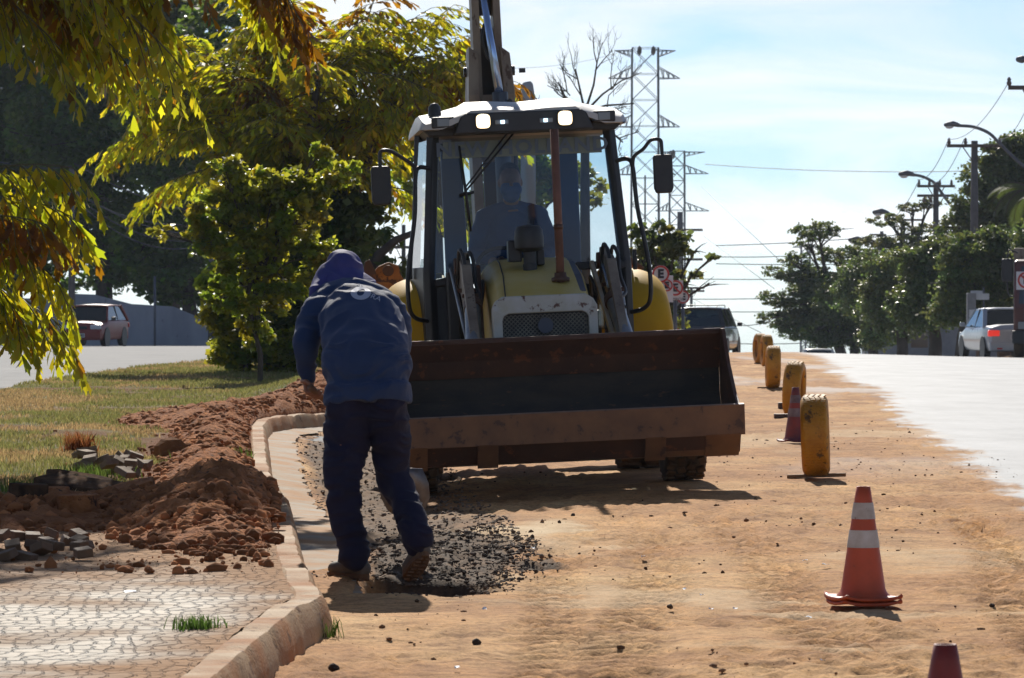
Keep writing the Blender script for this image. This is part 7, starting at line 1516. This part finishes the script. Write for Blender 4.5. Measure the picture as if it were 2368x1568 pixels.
# ---- trees of the right side
GR = 'round street trees along the right pavement'
tree('umbrella_tree', 'wide flat-topped tree with layered sprays leaning over the road', 'tree', 205, 1960, [(1890, 532, 60, 20), (1890, 660, 70, 34), (1920, 745, 80, 50), (1840, 730, 50, 26), (1868, 560, 38, 16), (1950, 590, 70, 24), (1840, 600, 42, 18), (1810, 630, 52, 18), (1880, 640, 60, 24), (1790, 690, 46, 20), (1850, 700, 60, 26), (1785, 735, 40, 22), (1840, 760, 60, 26), (1920, 700, 60, 40), (1930, 770, 60, 36), (1960, 650, 60, 30)], 52000, 0.13, ML_green, 0.28, None, 10, clump=0.42, flat=0.7, droop=0.3, twigs=8)
tree('feathery_tree', 'thin feathery tree top between the utility poles', 'tree', 225, 2120, [(2110, 480, 38, 12), (2150, 470, 20, 16), (2060, 510, 50, 14), (2120, 530, 50, 16), (2090, 560, 70, 20), (2020, 560, 50, 16), (2170, 560, 40, 18), (2040, 610, 60, 26)], 17000, 0.12, ML_bloom, 0.25, None, 11, clump=0.4, flat=0.6, droop=0.2, twigs=9)
for k, (lb, d, bp, bl, n, mm) in enumerate((
    ('round street tree farthest from us, low by the crest', 200, 1975, [(1960, 700, 70, 60), (1990, 760, 50, 46), (1910, 770, 45, 34), (2030, 720, 50, 60)], 9000, ML_green),
    ('tall round street tree behind the farthest lamps', 185, 2030, [(2020, 640, 70, 50), (1990, 690, 60, 50), (2060, 700, 60, 60), (2030, 770, 50, 36)], 9500, ML_round),
    ('round street tree with pale top in the middle of the row', 165, 2085, [(2080, 640, 75, 50), (2050, 700, 60, 55), (2110, 700, 70, 60), (2070, 760, 50, 30), (2130, 620, 50, 40)], 12500, ML_round),
    ('round street tree with yellow-green tips near the tall pole', 148, 2160, [(2150, 620, 80, 50), (2210, 600, 70, 50), (2150, 700, 80, 60), (2220, 690, 60, 60), (2100, 720, 50, 40)], 15000, ML_round),
    ('nearest round street tree shading the silver sedan', 136, 2222, [(2240, 600, 70, 50), (2310, 590, 80, 55), (2280, 660, 90, 60), (2210, 700, 60, 50), (2350, 680, 70, 60), (2420, 620, 80, 80)], 17000, ML_round),
    ('round street tree beyond the right edge of the photo', 126, 2440, [(2400, 700, 50, 60), (2480, 620, 90, 90), (2500, 720, 90, 60), (2380, 560, 50, 40)], 9000, ML_round))):
    tree('street_tree', lb, 'tree', d, bp, [(b[0], b[1], b[2] * 0.95, b[3] * 1.05) for b in bl] + [(b[0] + math.cos(q) * b[2] * .95, b[1] - abs(math.sin(q)) * b[3] * 1.05, b[2] * .32, b[3] * .30) for i_, b in enumerate(bl) for q in (0.4 + i_ * 1.3, 1.7 + i_ * 2.1, 2.6 + i_)], int(n * 3.4), 0.115, mm, 0.24, GR, 20 + k, clump=0.36, droop=0.25)
tree('mango_tree', 'tall dark dense tree rising over the right end of the row', 'tree', 180, 2330, [(2330, 360, 60, 46), (2370, 330, 50, 40), (2290, 410, 70, 50), (2350, 430, 80, 70), (2240, 480, 45, 50), (2290, 520, 80, 60), (2400, 470, 90, 90), (2420, 360, 60, 60), (2230, 540, 60, 50)], 45000, 0.17, ML_green, 0.4, None, 30, clump=0.30, droop=0.5)
# pinnate palm at the right edge
def feather_palm(label, d, cx, cy, seed):
    rs = np.random.RandomState(seed); o = W(cx, cy, d); gz_ = g(o.x, d); t = thing('palm_tree', label, 'palm', (o.x, d, gz_)); zc = o.z - gz_; MB().tube([(0, 0, -0.2), (0.1, 0, zc * .5), (0, 0, zc)], [0.2, 0.15, 0.12], n=10).build('trunk', M_bark, t, smooth_=True)
    for k in range(13):
        az = k * 2.4 + rs.rand() * .3; L = 1.75 + rs.rand() * .4; el = R(70 - 8 * (k % 8)); P = []; p = Vector((0, 0, zc)); 
        for i in range(14): P.append(p.copy()); el -= R(9); p = p + Vector((math.cos(az) * math.cos(el), math.sin(az) * math.cos(el), math.sin(el))) * L / 13
        st = MB().tube(P, [0.03] * 8 + [0.018] * 6, n=5).build('frond', M_bark, t); V = []; side = Vector((-math.sin(az), math.cos(az), 0))
        for i in range(2, 14):
            for q in range(3):
                b = P[i - 1].lerp(P[i], q / 3)
                for s_ in (-1, 1):
                    l_ = 0.42 * math.sin(PI * (i + q / 3) / 15) + .1; e = b + side * s_ * l_ * .75 + Vector((0, 0, -l_ * .5)) + (P[i] - P[i - 1]).normalized() * l_ * .3; a = (P[i] - P[i - 1]).normalized() * 0.025; V += [b - a, b + a, e.lerp(b, .4) + a * 1.2, e]
        V = np.array([v[:] for v in V]); np_mesh('leaflets', V, np.arange(len(V)).reshape(-1, 4), ML_palm if False else ML_green, st, tint=np.full((len(V), 3), 0.6) * (0.8 + 0.4 * rs.rand(len(V), 1)))
    return t
feather_palm('feather palm with shining drooping fronds at the right edge', 150, 2392, 452, 3)

# ---- fishtail palms on the median
LEAF = np.array([(0, 0), (0.12, 0.42), (0.23, 0.90), (0.13, 0.88), (0.04, 1.15), (-0.06, 0.90), (-0.19, 0.84), (-0.11, 0.40)])
def fish_fronds(P0, dirs, lens, size, rs, nsec=9, nleaf=9, hang=0.75, dry=0.0, curve=1.0):
    """fronds: rachis arching from P0 along dirs; hanging side branches full of jagged wedge leaflets"""
    st = MB(); LP, LD, LN, LS, TT = [], [], [], [], []
    for p0, d0, L in zip(P0, dirs, lens):
        p = Vector(p0); d = Vector(d0).normalized(); pts = [p.copy()]; n = 12; dry_shade = rs.rand() < dry; ft = 0.75 + 0.5 * rs.rand()
        for i in range(n): d = (d + Vector((0, 0, -0.085 * curve))).normalized(); p = p + d * L / n; pts.append(p.copy())
        st.tube(pts, [0.014 * L * (1 - 0.85 * i / n) / 2 + 0.003 for i in range(n + 1)], n=5)
        for i in range(nsec + 1):
            f = 0.22 + 0.78 * i / nsec; k = min(n - 1, int(f * n)); b = pts[k].lerp(pts[k + 1], f * n - k) if f < 1 else pts[-1]; t = (pts[min(k + 1, n)] - pts[max(k - 1, 0)]).normalized()
            sd_ = t.cross(Vector((0, 0, 1)));
            if sd_.length < .1: sd_ = Vector((1, 0, 0))
            sd_.normalize()
            for s_ in ((-1, 1) if i < nsec else (0,)):
                ll = L * 0.34 * (1.05 - 0.55 * abs(f - 0.5)) * (0.8 + .4 * rs.rand()); dd = (t * 0.75 + sd_ * s_ * 0.85 + Vector((0, 0, -0.25)) + Vector(rs.randn(3) * .12)).normalized(); q = b.copy(); sp = [q.copy()]; m_ = 5
                for j in range(m_): dd = (dd + Vector((0, 0, -0.20 * hang))).normalized(); q = q + dd * ll / m_; sp.append(q.copy())
                st.tube(sp, [0.006, 0.005, 0.005, 0.004, 0.003, 0.002], n=4)
                for j in range(nleaf):
                    u = (j + 0.6) / nleaf * m_; kk = min(m_ - 1, int(u)); c = sp[kk].lerp(sp[kk + 1], u - kk); tt = (sp[kk + 1] - sp[kk]).normalized(); ss = tt.cross(Vector((0, 0, 1))); ss = ss.normalized() if ss.length > .05 else Vector((1, 0, 0)); sg = -1 if j % 2 else 1
                    ld = (tt * 0.8 + ss * sg * 0.55 + Vector((0, 0, -0.45 * hang)) + Vector(rs.randn(3) * .18)).normalized(); LP.append(c[:]); LD.append(ld[:]); nn_ = (Vector((0, 0, 1)) + Vector(rs.randn(3) * .55)); LN.append(nn_[:]); LS.append(size * (0.65 + .6 * rs.rand()))
                    b_ = ft * (0.65 + .7 * rs.rand()); TT.append((b_ * 0.62, b_ * 0.33, b_ * 0.4) if (dry_shade or rs.rand() < 0.05) else (b_ * (0.75 + .4 * rs.rand()), b_, b_))  # dark brown tint: dead leaves, and shade put into the near palm's colour
    LP, LD, LN, LS, TT = map(np.array, (LP, LD, LN, LS, TT)); S = np.cross(LD, LN); S /= np.linalg.norm(S, axis=1)[:, None] + 1e-9; U = np.cross(S, LD); n = len(LP); k = len(LEAF)
    V = LP[:, None] + LD[:, None] * (LEAF[None, :, 1:2] * LS[:, None, None]) + S[:, None] * (LEAF[None, :, 0:1] * LS[:, None, None]) + U[:, None] * (0.10 * LS[:, None, None] * (np.abs(LEAF[None, :, 0:1]) * 2 - LEAF[None, :, 1:2] ** 2))
    return st, V.reshape(-1, 3), np.arange(n * k).reshape(n, k), np.repeat(TT, k, 0)
def fish_palm(label, base, tops, fronds, size, seed, r=0.10, dry=0.05, **kw):
    """tops: crown points; fronds: (top index, azimuth deg from +x, elevation deg, length)"""
    rs = np.random.RandomState(seed); o = Vector(base); t = thing('fishtail_palm', label, 'palm', tuple(o)); m = MB()
    for tp in tops:
        q = Vector(tp) - o
        if q.x > 1.2 and label.startswith('near'): m.tube([(0, 0.1, -0.3), (-0.1, q.y * .2, q.z * .75), (q.x * .35, q.y * .5, q.z * 1.03), q], [r * 1.1, r * .9, r * .6, r * .4], n=9)
        else: m.tube([(rs.randn() * .15, rs.randn() * .15, -0.3), q * 0.5 + Vector((rs.randn() * .08, rs.randn() * .08, 0)), q], [r * 1.2, r, r * .8], n=9)
    m.build('trunk', M_bark, t, smooth_=True); P0 = [Vector(tops[f[0]]) - o - Vector((0, 0, 0.6 * rs.rand())) for f in fronds]
    D_ = [Vector((math.cos(R(f[1])) * math.cos(R(f[2])), math.sin(R(f[1])) * math.cos(R(f[2])), math.sin(R(f[2])))) for f in fronds]
    st, V, Fa, T_ = fish_fronds(P0, D_, [f[3] for f in fronds], size, rs, dry=dry, **kw); st.build('frond_stems', pm('palm_stem', (0.12, 0.11, 0.04), None, rough=0.6), t, smooth_=True); np_mesh('fronds', V, Fa, ML_palm, t, tint=T_); return t
rs = np.random.RandomState(40)
dm = 62.0; gz0 = g(W(640, 0, dm).x, dm) + .15
tops = [W(560, 330, dm), W(640, 190, dm + .8), W(740, 160, dm), W(820, 190, dm + 1), W(900, 240, dm + .4), W(650, 420, dm - .6), W(790, 380, dm + .6), W(520, 200, dm + 1)]
fr = []
for ti in range(len(tops)):
    for k in range(11): fr.append((ti, rs.rand() * 360, rs.uniform(15, 80), rs.uniform(1.3, 2.2)))
for (ti, az, el, L_) in ((1, 160, 55, 2.2), (2, 20, 60, 2.2), (2, 120, 70, 2.0), (3, 0, 55, 2.3), (4, 0, 40, 2.1), (4, 20, 20, 1.9), (4, -20, 62, 2.0), (0, 180, 30, 2.2), (7, 170, 40, 2.0), (7, 190, 10, 2.0), (3, 60, 75, 2.0)): fr.append((ti, az, el, L_))
fish_palm('big fishtail palm clump with glowing yellow-green fronds, behind the worker', (W(640, 0, dm).x, dm, gz0), tops, fr, 0.17, 41, r=0.07, nleaf=12, nsec=10)
# inner dark mass of the clump: dense undergrowth shrub
tree('shrub', 'dense dark shrub filling the foot of the palm clump', 'shrub', 61.5, 640, [(600, 580, 95, 100), (700, 540, 110, 110), (630, 730, 95, 85), (560, 770, 50, 60), (780, 600, 90, 130), (720, 760, 95, 75), (840, 500, 60, 110), (690, 660, 100, 100), (790, 720, 60, 100), (700, 430, 100, 60)], 30000, 0.12, ML_green, 0.08, None, 42, depth=0.7, clump=0.30, droop=0.5)
tree('shrub', 'lime green leafy shrub in front of the palm clump', 'shrub', 53.5, 600, [(560, 430, 60, 46), (640, 420, 70, 40), (720, 430, 60, 42), (500, 490, 55, 42), (600, 500, 80, 50), (430, 520, 46, 26), (700, 500, 60, 46), (560, 580, 66, 40), (740, 350, 26, 34), (520, 390, 40, 30), (640, 570, 60, 40), (480, 560, 40, 30), (560, 640, 70, 40), (660, 650, 70, 44), (740, 590, 50, 40), (600, 710, 60, 40), (800, 400, 30, 40), (380, 540, 30, 16), (520, 690, 40, 36), (590, 770, 44, 34)], 19000, 0.08, ML_shrub, 0.035, None, 43, depth=0.8, clump=0.36, droop=0.3, twigs=9, zb=g(-3.6, 53.5) + .15)
tree('shrub', 'bushy undergrowth at the left foot of the palm clump', 'shrub', 60.0, 560, [(520, 720, 50, 60), (550, 795, 60, 48), (510, 660, 46, 50), (620, 800, 60, 40), (600, 660, 70, 60), (690, 800, 60, 40), (560, 740, 60, 50), (520, 830, 44, 26), (590, 838, 60, 24), (670, 840, 60, 24), (740, 820, 50, 40)], 16000, 0.085, ML_shrub, 0.04, None, 44, depth=0.8, clump=0.34, droop=0.3, twigs=7, zb=g(-3.6, 60) + .15)
# branch arching right of the palm (dark bare limb over the orange steel)
t = thing('tree', 'dark leaning tree limb arching beside the cab', 'tree', tuple(W(860, 700, 58))); o_ = Vector(t.location)
mb_ = MB().tube([W(845, 830, 58) - o_, W(850, 640, 58) - o_, W(875, 590, 58) - o_, W(915, 555, 58) - o_, W(965, 535, 58.3) - o_], [0.10, 0.085, 0.07, 0.055, 0.04], n=8); mb_.build('trunk', M_bark, t, smooth_=True)
rs2 = np.random.RandomState(9); V, Fa, T_, _ = leaf_cloud(rs2, [tuple(W(880, 640, 58) - o_) + (0.35, .35, .4), tuple(W(925, 600, 58) - o_) + (.22, .2, .3), tuple(W(900, 540, 58) - o_) + (.4, .3, .2), tuple(W(850, 580, 58) - o_) + (.4, .3, .4)], 900, 0.15, 0.4, 0.16, 0.9); np_mesh('crown', V, Fa, ML_green, t, tint=T_)
# ---- near palm at the left edge whose fronds hang into the picture
dn = 27.0; rs = np.random.RandomState(50)
topn = [W(-400, -290, dn), W(-290, -360, dn + .5), W(-280, 460, dn - .4), W(60, -330, dn + 1.2), W(250, -380, dn + 1.2), W(400, -420, dn + 1.6), W(470, -470, dn + 1.8), W(150, -700, dn + 2.2), W(330, -700, dn + 2.2), W(300, -620, dn + 2.8), W(0, -520, dn + 1.8), W(0, -1150, dn + .5)]
fr = [(0, 10, 30, 2.1), (0, -8, 14, 2.0), (0, 5, 42, 2.3), (0, -30, 30, 1.9), (0, 30, 20, 2.0), (0, 0, 4, 1.8), (1, 0, 20, 2.2), (1, 8, 0, 2.0), (1, -20, 15, 1.9), (1, 25, 5, 2.0), (0, 12, 8, 1.7),
      (3, 0, -5, 1.2), (3, -20, -10, 1.2), (3, -60, -20, 1.3), (1, 2, 5, 2.3), (0, 0, 20, 1.9),
      (4, 10, -15, 1.0), (5, -10, -20, 1.35), (5, 30, -30, 1.3), (5, 160, -25, 1.2), (6, 180, -25, 1.4), (6, 0, -10, 1.2),
      (2, 10, 30, 1.35), (2, -5, 10, 1.35), (2, 20, 15, 1.35), (2, -20, 40, 1.3), (2, 0, -12, 1.25), (2, 0, 45, 1.4), *[(q, az + 13 * q, 14 + 9 * (az % 3), 1.25) for q in (4, 5, 6, 7, 8, 9, 10, 11) for az in range(0, 360, 40)], (2, 180, 40, 1.3), (1, 150, 40, 2.2), (0, 180, 30, 2.2), (0, 230, 40, 2.2), (1, 90, 50, 2.0)]
fish_palm('near fishtail palm hanging its fronds into the left of the picture', (W(-330, 0, dn).x, dn + .2, g(-4.4, dn) + .15), topn, fr, 0.125, 51, r=0.08, dry=0.33, hang=1.0, nsec=12, nleaf=12)  # large dry share: dark brown fronds added to stand in for self-shadow

# ================================================================== HAZE
m, t_, o_ = newmat('haze_air'); vp = t_.nodes.new('ShaderNodeVolumePrincipled'); vp.inputs['Color'].default_value = (0.72, 0.84, 1.0, 1); vp.inputs['Density'].default_value = 0.00014; vp.inputs['Anisotropy'].default_value = 0.3
t_.links.new(vp.outputs[0], o_.inputs['Volume'])
hz = MB().box((0, 720, -3), (1420, 1640, 80)).build('haze', m); tag(hz, 'thin pale haze in the air over the road', 'haze', kind='stuff')
